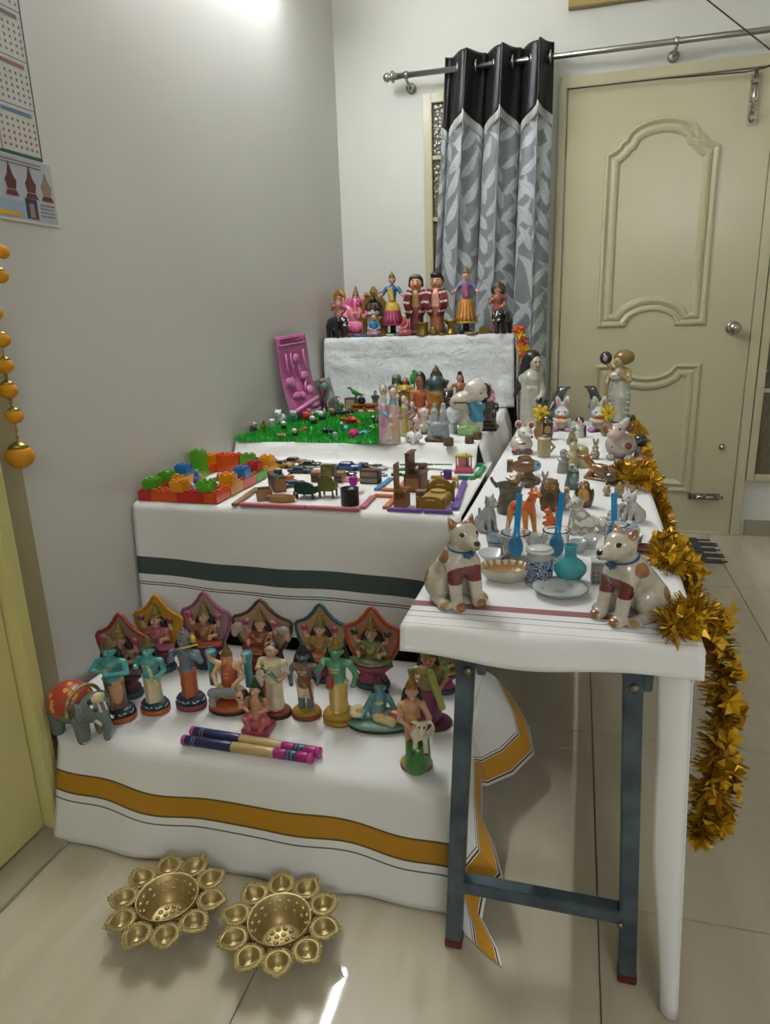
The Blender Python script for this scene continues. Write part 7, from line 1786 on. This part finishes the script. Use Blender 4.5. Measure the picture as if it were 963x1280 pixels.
lathe_thing('brown_saucer', 'brown rimmed saucer at the right table edge', 'saucer', ((onz(805, 689, ZTb)[0], onz(805, 689, ZTb)[1], ZTb), .01), [(1.2, 0), (1.6, .2), (2.4, .9), (2.45, 1), (2.3, .9), (1.4, .4), (.001, .35)], mat('saucer_brown', '#6a3a2a', .3, coat=.3))
t = thing('white_funnel', 'white pointed porcelain bell beside the first spoon', 'bell', spot(634, 698, 648, ZTb)[0], 0, spot(634, 698, 648, ZTb)[1]); MB().lathe([(.17, 0), (.17, .04), (.13, .3), (.07, .6), (.03, .85), (.001, 1.0)], 24).obj('bell', CHINA, t)
t = thing('olive_lidded_cup', 'olive green cup with pale saucer lid between the jars', 'cup', spot(668, 678, 664, ZTb)[0], 0, 1); MB().lathe([(.012, 0), (.016, .004), (.017, .016), (.015, .02), (.001, .021)], 24).obj('cup', mat('cup_olive', '#7a7434', .3, coat=.4), t)

# ---------------------------------------------------------------- right table: rows of animals and statuettes
ga = 'ceramic animals and statuettes on the folding table'
def S1(nm, lb, cat, px, py, ty, Pp, rz=0.0, m=None, res=56, k=.04, sx=1.0, tx_=None):
    return single(nm, lb, cat, spot(px, py, ty, ZTb, tx_), Pp[0], Pp[1], rz=rz, m=m, res=res, k=k, group=ga, sx=sx*1.08)
OG = '#b8561a'
gir = [Cp((0, .2, .52), (0, -.08, .56), .13, .13, OG), Cp((0, -.1, .58), (0, -.24, .86), .095, .065, OG), El((0, -.30, .88), (.07, .12, .065), OG), Cp((-.04, -.24, .92), (-.045, -.23, 1.0), .02, .02, OG), Cp((.04, -.24, .92), (.045, -.23, 1.0), .02, .02, OG), Cp((0, .32, .5), (0, .38, .3), .025, .03, '#6a3a1a')]
for s in (-1, 1): gir += [Cp((s*.08, -.12, .5), (s*.10, -.18, .02), .055, .035, '#c47a24'), Cp((s*.09, .24, .48), (s*.11, .32, .02), .06, .035, '#c47a24'), El((s*.08, -.22, .90), (.05, .02, .025), OG)]
S1('giraffe_toy', 'orange spotted giraffe figure behind the first glass jar', 'statuette', 655, 668, 606, (gir, eyes(-.37, .91, .06, .018)+[Pt(q, .045, '#8a3a12') for q in ((.12, .1, .56), (-.12, .1, .56), (.0, -.08, .68), (.1, .22, .5), (.07, -.2, .76), (-.07, -.2, .76), (0, .1, .66), (.09, -.12, .45), (-.09, -.12, .45))]), .75, CLAY(), sx=1.05)
sq = [Cp((0, .1, .2), (0, -.02, .52), .2, .15, OG), El((0, -.08, .70), (.14, .16, .13), OG), Cp((0, .28, .12), (0, .40, .5), .12, .14, OG), Cp((0, .40, .5), (0, .28, .82), .14, .07, OG)]
for s in (-1, 1): sq += [El((s*.15, -.08, .12), (.1, .18, .12), OG), Cp((s*.1, -.1, .45), (s*.05, -.24, .42), .05, .04, OG), Cp((s*.08, -.04, .80), (s*.1, -.04, .92), .04, .015, OG)]
S1('squirrel_toy', 'small orange squirrel figure right of the giraffe', 'statuette', 687, 658, 631, (sq, eyes(-.2, .74, .07, .025)), -1.2, CLAY())
S1('grey_cat_pair', 'grey spotted cat statuette rising behind the left dog', 'statuette', 611, 664, 618, (sit_quad('#8f9090')[0]+[Cp((0, .34, .1), (.1, .46, .5), .05, .04, '#808284')], sit_quad('#8f9090')[1]+[Pt(q, .05, '#2a2a2c') for q in ((.15, .1, .3), (-.15, .2, .25), (.1, -.1, .55), (.1, .2, .5), (0, .3, .3), (.12, -.1, .85))]), .9, sx=.9)
def jug():
    loc, h = spot(638, 640, 597, ZTb)
    t = thing('pottery_jug', 'brown grey pottery jug with a bird perched on its rim', 'jug', loc, 0, h, ga)
    MB().lathe([(.34, 0), (.38, .04), (.36, .3), (.30, .55), (.34, .72), (.42, .82), (.38, .82), (.28, .6), (.001, .3)], 26).obj('pot', mat('jug_clay', '#6a5c48', .35, coat=.3, noise=.5, nscale=6, dirt='#35403e', bump=.3, bscale=20), t)
    P, pa = bird_p('#7a6234', '#8a7038'); b = obj('bird', sculpt('bird', P, pa, res=36), GLAZE(), t, (.12, 0, .74), (0, 0, 1.2)); b.scale = (.42, .42, .42)
    MB().tube([(-.36, 0, .72), (-.5, 0, .88), (-.55, 0, 1.0)], [.06, .05, .04], 8).obj('branch', mat('jug_branch', '#5f5644', .45), t)
jug()
def owl_p(c, c2): return [Cp((0, 0, .1), (0, 0, .8), .26, .24, c), El((0, -.03, .82), (.25, .22, .18), c), El((0, -.17, .45), (.16, .1, .25), c2), Cp((-.15, -.06, .95), (-.18, -.06, 1.0), .06, .03, c), Cp((.15, -.06, .95), (.18, -.06, 1.0), .06, .03, c), El((-.24, 0, .45), (.06, .15, .28), c2), El((.24, 0, .45), (.06, .15, .28), c2)], [Pt((-.1, -.22, .8), .065, '#a8884a'), Pt((.1, -.22, .8), .065, '#a8884a'), Pt((-.1, -.25, .8), .03, BLK), Pt((.1, -.25, .8), .03, BLK)]
S1('owl_statuette', 'golden brown carved owl statuette in the table middle', 'statuette', 687, 638, 599, owl_p('#6a4a1a', '#4a3012'), .0, CARVED())
S1('round_penguin', 'glossy brown penguin statuette with golden front', 'statuette', 730, 633, 599, ([Cp((0, .02, .15), (0, .0, .6), .27, .2, '#4f3212'), El((0, -.02, .78), (.17, .17, .17), '#5f3f16'), El((0, -.14, .42), (.18, .14, .3), '#a07a34'), Cp((0, -.16, .78), (0, -.28, .74), .05, .02, '#a87a2a'), El((-.26, .02, .42), (.06, .12, .26), '#3f280e'), El((.26, .02, .42), (.06, .12, .26), '#3f280e')], eyes(-.16, .84, .07, .025, '#d8c89a')), -.2)
S1('teal_bird', 'slim bird statuette with pale head and dark teal body', 'statuette', 716, 612, 574, ([Cp((0, .1, .1), (0, 0, .55), .22, .17, '#2f4a48'), El((0, -.03, .74), (.15, .17, .15), '#6f7a6a'), Cp((0, -.16, .74), (0, -.32, .72), .06, .02, '#8a8a5a'), Cp((0, .2, .3), (0, .45, .05), .1, .04, '#26403e'), El((0, -.12, .4), (.12, .1, .2), '#5a6f68')], eyes(-.15, .8, .08, .03)), .3)
S1('small_bird', 'tiny grey brown bird statuette beside the owl', 'statuette', 706, 637, 604, bird_p('#8a8276', '#9a948a'), .3, sx=.7)
S1('pale_rabbit', 'small pale grey rabbit statuette behind the owl', 'statuette', 681, 618, 588, rabbit_p('#8f938f', '#a0a29c', '#a39a94', '#8f938f'), .1)
fz = fish_p('#6a4a26', '#6f97a4')
S1('big_fish', 'big brown fish statuette with light blue head', 'statuette', 657, 594, 566, fz, 1.75, sx=.92)
S1('small_fish', 'dark brown fish statuette below the big fish', 'statuette', 662, 610, 588, fish_p('#4a3418', '#5a4220'), 1.5, sx=.85)
S1('tan_bird', 'ochre bird statuette in front of the big fish', 'statuette', 645, 606, 588, bird_p('#7a5f26', '#8a6f30'), .9, sx=.8)
S1('grey_monk', 'grey cloaked monk statuette behind the table middle', 'statuette', 704, 591, 560, cloaked_p('#7a7876', '#948e8a'), .2)
S1('cream_bell_doll', 'cream rounded doll statuette right of the grey monk', 'statuette', 716, 584, 551, cloaked_p('#a39a72', '#b5aa86'), .0)
S1('cream_owl', 'cream owl statuette with dark eyes', 'statuette', 728, 584, 558, owl_p('#94905f', '#a39d70'), -.2)
S1('hare', 'grey brown hare statuette with long upright ears', 'statuette', 744, 574, 547, rabbit_p('#7d7a6a', '#8f8a78', '#a09078', '#7d7a6a'), -.1)
S1('pink_mouse', 'white mouse statuette with pink ears and dark red paws', 'statuette', 652, 566, 527, ([El((0, .05, .28), (.33, .3, .28), '#bdb4a8'), El((.1, -.08, .66), (.22, .2, .19), '#c2b9ae'), Cp((.16, -.2, .64), (.28, -.36, .58), .12, .05, '#c2b9ae'), El((-.08, .0, .90), (.12, .05, .15), '#bdb4a8', (0, -20, 0)), El((.26, .05, .88), (.10, .05, .14), '#bdb4a8', (0, 25, 0)), El((-.18, -.26, .1), (.12, .12, .1), '#9a7a76'), El((.2, -.26, .1), (.12, .12, .1), '#9a7a76'), El((0, -.3, .3), (.14, .1, .12), '#c2b9ae')], [Pt((-.09, -.05, .90), (.08, .05, .11), '#8f4a48'), Pt((.27, 0, .88), (.07, .06, .1), '#8f4a48'), Pt((-.2, -.36, .12), .09, '#6a2426'), Pt((.2, -.36, .12), .09, '#6a2426'), Pt((.2, -.26, .70), .03, BLK), Pt((.04, -.28, .70), .03, BLK), Pt((.28, -.4, .58), .04, '#5a2a2a'), Pt((0, -.36, .36), (.14, .06, .04), '#6a3f36')]), .1, res=64)
def cow_round():
    return ([El((0, .08, .32), (.36, .34, .32), '#a5968c'), El((-.10, -.12, .74), (.20, .24, .18), '#b3a69a'), El((-.16, -.34, .66), (.14, .12, .11), '#b89a90'), Cp((.02, -.06, .86), (.12, .0, .99), .10, .06, '#b9b4ac'), El((.20, .0, .80), (.10, .05, .13), '#7a4a2c', (0, 30, 0)), El((-.34, .0, .72), (.09, .05, .13), '#7a4a2c', (0, -30, 0)), El((-.2, -.26, .08), (.1, .12, .08), '#a5968c'), El((.2, -.26, .08), (.1, .12, .08), '#a5968c')], [Pt((-.22, -.3, .34), .10, '#6f2c2e'), Pt((.22, -.26, .38), .12, '#6f2c2e'), Pt((-.02, -.32, .80), .03, BLK), Pt((-.2, -.32, .82), .03, BLK), Pt((-.24, -.2, .84), (.12, .1, .05), '#9a4a40')])
S1('fat_cow', 'fat pinkish cow statuette with brown ears and red spots', 'statuette', 775, 573, 524, cow_round(), -.1, res=64)
S1('cream_mug_rabbit', 'cream ribbed mug statuette with a side handle', 'statuette', 680, 571, 546, ([Cp((0, 0, .1), (0, 0, .8), .30, .30, '#93895f'), Cp((.30, 0, .7), (.46, 0, .5), .06, .06, '#857b54'), Cp((.46, 0, .5), (.30, 0, .25), .06, .06, '#857b54'), El((0, 0, .92), (.31, .31, .08), '#a39a70')], [Pt((0, 0, 1.0), (.22, .22, .09), '#4a4430')]+[Pt((.3*math.cos(a), .3*math.sin(a), .5), (.03, .03, .4), '#7a714c') for a in np.linspace(-3, 0, 8)]), 0)
S1('madonna_doll', 'small kneeling doll in white veil with brown hair', 'statuette', 724, 547, 522, (cloaked_p('#b3b2a8', '#b08a72')[0]+[El((0, .03, .84), (.2, .15, .2), '#2f2018'), Cp((.16, .1, .5), (.2, .14, .1), .14, .12, '#24201e')], cloaked_p('#b3b2a8', '#b08a72')[1]), -.1)
S1('green_frog_doll', 'small olive frog statuette before the kneeling doll', 'statuette', 715, 556, 533, sit_quad('#74754e'), .0)
P1_, pa1 = rabbit_p('#b9bdb8', '#b8a060', '#b07a88', '#a866a0'); pa1 = pa1+[Pt((0, -.14, .385), (.16, .12, .035), '#b0603a'), Pt((0, -.15, .22), (.15, .12, .06), '#8f8a96'), Pt((0, -.14, .31), (.14, .1, .04), '#c2a45a')]
S1('painted_rabbit', 'painted white rabbit statuette with pink ears and orange bow', 'statuette', 702, 538, 494, (P1_, pa1), .0, res=64, sx=1.35)
P1_, pa1 = rabbit_p('#b9bdb8', '#b8a060', '#a09a4a', '#a866a0'); pa1 = pa1+[Pt((0, -.14, .385), (.16, .12, .035), '#b0603a'), Pt((0, -.15, .22), (.15, .12, .06), '#77737e'), Pt((0, -.14, .31), (.14, .1, .04), '#c2a45a')]
S1('painted_rabbit', 'painted white rabbit statuette with olive ears before the tall lady', 'statuette', 748, 539, 494, (P1_, pa1), .0, res=64, sx=1.35)
def leaper(c, c2): return [El((0, .1, .36), (.2, .52, .24), c, (-14, 0, 0)), Cp((0, -.3, .45), (0, -.55, .72), .15, .1, c), El((0, -.66, .76), (.1, .2, .1), c2), Cp((-.05, -.56, .82), (-.1, -.3, .95), .05, .025, c2), Cp((.05, -.56, .82), (.1, -.3, .95), .05, .025, c2), Cp((-.13, -.3, .3), (-.14, -.5, .04), .08, .05, c), Cp((.13, -.3, .3), (.14, -.5, .04), .08, .05, c), Cp((-.14, .4, .3), (-.15, .55, .04), .1, .06, c), Cp((.14, .4, .3), (.15, .55, .04), .1, .06, c), Bx((0, 0, .05), (.2, .5, .05), .03, c)], eyes(-.76, .8, .08, .03)
S1('brown_hare', 'large reddish brown crouching hare statuette with laid back ears', 'statuette', 752, 600, 567, leaper('#7a4a20', '#86582a'), 1.0+math.pi, res=60, sx=1.1)
S1('dark_duck', 'dark olive brown duck statuette before the brown hare', 'statuette', 762, 606, 580, bird_p('#45371c', '#54441f'), 1.3+math.pi, sx=.82)
S1('bronze_duck', 'bronze brown duck statuette with smooth back', 'statuette', 775, 604, 586, bird_p('#5f4a26', '#6f5930'), -1.2, sx=.8)
for px, py, ty, rz, lb in ((759, 620, 603, .3, 'small tan chick statuette, leftmost of the three'), (774, 622, 599, .0, 'small tan chick statuette with raised head, middle one'), (788, 617, 600, -1.1, 'small tan duckling statuette, rightmost of the three')):
    S1('tan_chick', lb, 'statuette', px, py, ty, bird_p('#857450', '#94825c'), rz, sx=.85)
S1('grey_mouse', 'small grey mouse statuette beside the fat cow', 'statuette', 797, 572, 557, crit_p('#6a6a6c', '#77777a', ear_c='#9a8a88'), -.6)
S1('clay_tortoise', 'orange clay tortoise statuette beside the gold garland', 'statuette', 802, 588, 568, ([El((0, 0, .4), (.5, .46, .5), '#8f552c'), El((0, -.45, .3), (.16, .18, .16), '#7a4526')], eyes(-.6, .38, .08, .04)), -.3)
W3 = '#a8a7a2'
S1('white_horse', 'white horned goat statuette at the right side of the table', 'statuette', 789, 652, 614, (sit_quad(W3)[0]+[Cp((-.06, -.05, .9), (-.2, .02, 1.05), .04, .015, '#c4c2bc'), Cp((.06, -.05, .9), (.1, .05, 1.08), .04, .015, '#c4c2bc')], sit_quad(W3)[1]), -.9, sx=1.05)
S1('white_goat_kid', 'small white kid statuette left of the horned goat', 'statuette', 773, 650, 625, cow_p('#a9a8a4', '#5a5a58'), -.7, sx=.7)
S1('blue_white_cow', 'pale blue and white lying cow statuette behind the right dog', 'statuette', 790, 668, 648, crit_p('#96a3b0', '#a3abb2'), -.7)
S1('glass_dog', 'clear glass dog figure behind the small tea cup', 'statuette', 722, 666, 618, sit_quad('#ffffff'), -.9, mat('figure_glass', '#d8d6cc', .06, trans=.75, ior=1.35), sx=1.0)
S1('glass_bird', 'clear swirled glass bird figure left of the third spoon', 'statuette', 756, 668, 634, bird_p('#ffffff', '#ffffff'), .8, mat('figure_glass'), sx=.75)
# back end of the table
def tall_lady():
    loc, h = spot(664, 531, 437, ZTb, 668)
    t = thing('flowing_lady', 'tall white flowing lady bust with black hair at the table back', 'statuette', loc, .35, h, ga)
    W_ = '#a3a294'
    P = [Cp((0, .02, .04), (-.02, .02, .42), .15, .12, W_), Cp((-.02, .02, .42), (.0, .02, .62), .12, .14, W_), Cp((-.1, .05, .62), (.07, .03, .66), .08, .07, W_), Cp((.02, .0, .66), (.03, -.02, .76), .05, .045, W_), El((.03, -.04, .83), (.075, .085, .10), '#a89f8c'), Cp((.03, -.12, .83), (.035, -.135, .81), .012, .016, '#a89f8c'), Cp((.10, .0, .62), (.13, -.08, .44), .05, .04, '#a89f8c'), Cp((.13, -.08, .44), (.06, -.14, .34), .04, .035, '#a89f8c')]
    P += [Cp((.02+.03*i, -.11, .08), (-.02+.03*i, -.1, .5), .02, .02, W_) for i in range(-2, 3)]
    obj('body', sculpt('body', P, [Pt((.01, -.12, .845), (.02, .04, .008), BLK), Pt((.06, -.12, .845), (.02, .04, .008), BLK), Pt((.03, -.13, .78), (.02, .03, .008), '#7a4a3a'), Pt((.06, -.17, .34), .05, '#2a241e')], res=84, k=.03), GLAZE(), t)
    obj('hair', sculpt('hair', [El((0, .02, .90), (.11, .11, .10), '#1b1b1e'), Cp((-.06, .05, .88), (-.13, .08, .60), .07, .06, '#1b1b1e'), Cp((-.13, .08, .6), (-.2, .08, .42), .06, .03, '#222226')], res=40, flat=False), CLAY(), t)
tall_lady()
def gold_lady():
    loc, h = spot(773, 528, 438, ZTb)
    t = thing('standing_lady', 'tall lady statuette in white wrap with round golden hair', 'statuette', loc, -.2, h, ga)
    W_, S_ = '#a3a598', '#a08a62'
    P = [Cp((.02, 0, .03), (.01, 0, .36), .115, .135, W_), Cp((.01, 0, .36), (0, 0, .54), .135, .12, W_), Cp((0, 0, .54), (-.01, 0, .68), .105, .115, S_), Cp((-.10, 0, .715), (.08, .0, .715), .05, .05, S_), Cp((-.02, -.01, .72), (-.03, -.03, .80), .04, .036, S_), El((-.03, -.05, .85), (.07, .075, .08), S_), Cp((.1, 0, .70), (.13, -.1, .60), .042, .034, S_), Cp((.13, -.1, .60), (.0, -.16, .70), .034, .028, S_), Cp((-.14, 0, .70), (-.17, -.06, .56), .042, .034, S_), Cp((-.17, -.06, .56), (-.18, -.06, .42), .03, .026, S_), El((-.05, -.12, .66), (.09, .05, .06), '#b3b3ac')]
    P += [Cp((-.12, -.06, .12+.07*i), (.13, -.08, .15+.07*i), .025, .02, W_) for i in range(5)]
    obj('body', sculpt('body', P, eyes(-.12, .86, .05, .01), res=84, k=.02), GLAZE(), t)
    obj('hair', sculpt('hair', [El((.03, .0, .905), (.14, .12, .105), '#7a6434')], res=34, flat=False), GLAZE(), t)
    obj('mask', sculpt('mask', [El((-.21, -.03, .90), (.085, .06, .09), '#1f1f22'), Cp((-.18, -.03, .82), (-.12, -.05, .76), .03, .03, '#8a744c')], [Pt((-.21, -.09, .9), (.03, .02, .05), '#8a8a88')], res=30, flat=False), GLAZE(), t)
    MB().lathe([(.12, 0), (.125, .02), (.10, .03), (.02, .035)], 22).obj('foot', mat('statue_foot'), t)
gold_lady()
def dolphin_p(): 
    c, c2 = '#3f4144', '#8d9298'
    return [Cp((0, .1, .12), (0, -.02, .5), .14, .15, c), Cp((0, -.02, .5), (0, -.16, .80), .15, .10, c), Cp((0, -.22, .86), (0, -.40, .93), .055, .03, c), El((0, -.19, .84), (.095, .12, .10), c), El((0, -.12, .45), (.10, .1, .3), c2), El((0, .17, .52), (.025, .13, .08), c, (35, 0, 0)), Cp((.12, -.08, .52), (.26, -.06, .38), .06, .02, c), Cp((-.12, -.08, .52), (-.26, -.06, .38), .06, .02, c), El((0, .08, .08), (.22, .2, .1), '#3f6f86')], eyes(-.24, .87, .08, .02, '#c9c9c9')
S1('dolphin_statuette', 'leaping dolphin statuette on a blue wave right of the flowing lady', 'statuette', 692, 533, 479, dolphin_p(), .9, sx=1.0, tx_=705)
S1('dolphin_statuette', 'leaping dolphin statuette half hidden behind the tall lady', 'statuette', 746, 529, 478, dolphin_p(), -.9, sx=.9)
def flower(label, px, py, ty, leafc='#8a7a5a'):
    loc, h = spot(px, py, ty, ZTb)
    t = thing('flower_vase', label, 'vase', loc, 0, h, ga)
    MB().lathe([(.14, 0), (.2, .1), (.22, .25), (.14, .42), (.12, .5), (.16, .55), (.1, .55), (.001, .4)], 22).obj('vase', mat('vase_'+leafc.strip('#'), leafc, .35, coat=.3, noise=.3, nscale=6), t)
    MB().tube([(0, 0, .45), (0, -.02, .7)], .03, 6).obj('stem', mat('stem_green', '#3a5a24', .6), t)
    ym = mat('petal_yellow', '#c2a012', .55)
    pe = MB().ball((0, 0, 0), (.13, .035, .075), 10, 6).mesh('petal'); pe.materials.append(ym)
    for k in range(7):
        a = k*2*math.pi/7; obj('petal', pe, None, t, (.15*math.cos(a), -.05, .80+.15*math.sin(a)), (0, -a, 0))
    MB().ball((0, -.07, .80), (.07, .05, .07), 12, 8).obj('flower_centre', mat('petal_centre', '#8a7010', .6), t)
flower('yellow flower in a brown vase left of the pink-eared rabbit', 676, 549, 508, '#8a5f3a'); flower('yellow flower in a tan vase before the tall lady', 759, 545, 508, '#8a7a58')
S1('penguin_statuette', 'small black and tan penguin statuette behind the white mouse', 'statuette', 684, 550, 520, owl_p('#1d1a18', '#8a7044'), .1, sx=.8)
S1('black_kitten', 'small black kitten statuette at the far right back corner', 'statuette', 787, 534, 517, crit_p('#17171a', '#1c1c20'), .4)
S1('dark_tortoise', 'dark glossy tortoise statuette behind the fat cow', 'statuette', 800, 557, 541, ([El((0, 0, .4), (.5, .46, .5), '#2a2422'), El((0, -.45, .3), (.16, .18, .16), '#1a1614')], eyes(-.6, .38, .08, .04)), -.3)

# ---------------------------------------------------------------- gold leaf tinsel garland along the right table edge
def tinsel():
    t = thing('tinsel_garland', 'gold leaf tinsel garland trailing along and over the right table edge', 'garland', (0, 0, 0))
    rg = random.Random(11); nr = np.random.RandomState(12)
    path = []
    def top(px, py, z=.012): p = onz(px, py, ZTb+z); return Vector(p)
    def edge(py_y, z, out=.03): return Vector((tx(.203+out, py_y), py_y, z))
    path = [top(788, 528), top(800, 545), edge(2.75, .64, .015), edge(2.55, .62, .012), edge(2.42, .635, .0), top(800, 592, .03), top(772, 588, .02), top(795, 598, .035), top(815, 602, .03), edge(2.02, .655, .0), edge(1.9, .60, .02), edge(1.75, .55, .03), edge(1.62, .54, .035), edge(1.52, .60, .02), edge(1.48, .655, -.01), top(829, 697, .02), top(845, 703, .02), edge(1.40, .63, .02), edge(1.32, .56, .03), edge(1.25, .54, .03), edge(1.16, .60, .02), edge(1.12, .665, -.005), top(842, 784, .018), edge(1.11, .655, .012), edge(1.09, .58, .035), edge(1.08, .50, .040), edge(1.07, .42, .036), edge(1.07, .34, .030), edge(1.065, .285, .024), edge(1.08, .33, .05), edge(1.09, .42, .06)]
    P = []
    for i in range(len(path)-1):
        a, b = path[i], path[i+1]; n_ = max(2, int((b-a).length/.006))
        p0 = path[max(0, i-1)]; p3 = path[min(len(path)-1, i+2)]
        for k in range(n_):
            q = k/n_; P.append(.5*((2*a)+(-p0+b)*q+(2*p0-5*a+4*b-p3)*q*q+(-p0+3*a-3*b+p3)*q**3))
    GT = mat('tinsel_gold', '#c49a18', .32, .55, noise=.5, nscale=70, dirt='#7a5008'); 
    # fine foil strips, far too many to count
    V_, F_ = [], []
    for i, p in enumerate(P):
        tng = (P[min(i+1, len(P)-1)]-P[max(i-1, 0)]).normalized()
        for k in range(20 if p.z < ZT-.02 or p.y < 1.6 else 12):
            d = Vector(nr.normal(size=3)); d -= tng*d.dot(tng)
            if d.length < .1: continue
            d.normalize(); L = nr.uniform(.014, .036); s = tng.cross(d)*nr.uniform(.0012, .0024)+tng*nr.uniform(-.002, .002); o = p+tng*nr.uniform(-.004, .004); e = o+d*L+tng*nr.uniform(-.006, .006)
            n0 = len(V_); V_ += [o-s, o+s, e+s*.6, e-s*.6]; F_.append((n0, n0+1, n0+2, n0+3))
    me = bpy.data.meshes.new('tinsel'); me.from_pydata([tuple(v) for v in V_], [], F_); me.update()
    o = obj('foil_fringe', me, GT, t); o['kind'] = 'stuff'
    MB().tube(P[::3], .0022, 5).obj('cord', mat('tinsel_cord', '#5a3c08', .4, .6), t)
    # larger foil leaves, each its own
    GL_ = mat('leaf_gold', '#dcb022', .28, .5, noise=.25, nscale=40, dirt='#a87a0c')
    lf = []
    for v_ in range(3):
        pts = []
        for k in range(14):
            a = 2*math.pi*k/14; r = .019*(1.0 if k % 2 == 0 else .62)*(1+.15*math.cos(a+v_)); pts.append((r*math.cos(a), r*math.sin(a)))
        mb = MB(); n_ = len(pts)
        mb.add([(x, y, .004*math.sin(5*x*60+v_)) for x, y in pts]+[(0, 0, .005)], [(k, (k+1) % n_, n_) for k in range(n_)])
        m_ = mb.mesh('foil_leaf', False); m_.materials.append(GL_); lf.append(m_)
    cnt = 0
    for i in range(4, len(P), 2):
        if cnt >= 290: break
        near = P[i].y < 1.65
        if not near and i % 4: continue
        p = P[i]; d = Vector((rg.uniform(-.3, 1), rg.uniform(-1, .4), rg.uniform(-.5, .9))).normalized()
        q = p+d*rg.uniform(.014, .036)
        if q.z < ZTb+.012 and q.x < tx(.205, q.y): q.z = ZTb+.014 if p.z > ZT-.01 else q.z
        if p.z < ZT-.01 and q.x < tx(.212, q.y): q.x = tx(.216, q.y)
        l = obj('foil_leaf', lf[cnt % 3], None, t, q, (rg.uniform(0, 6.3), rg.uniform(0, 6.3), rg.uniform(0, 6.3))); s_ = rg.uniform(.8, 1.35) if near else rg.uniform(.7, 1.1); l.scale = (s_, s_, s_); cnt += 1
tinsel()
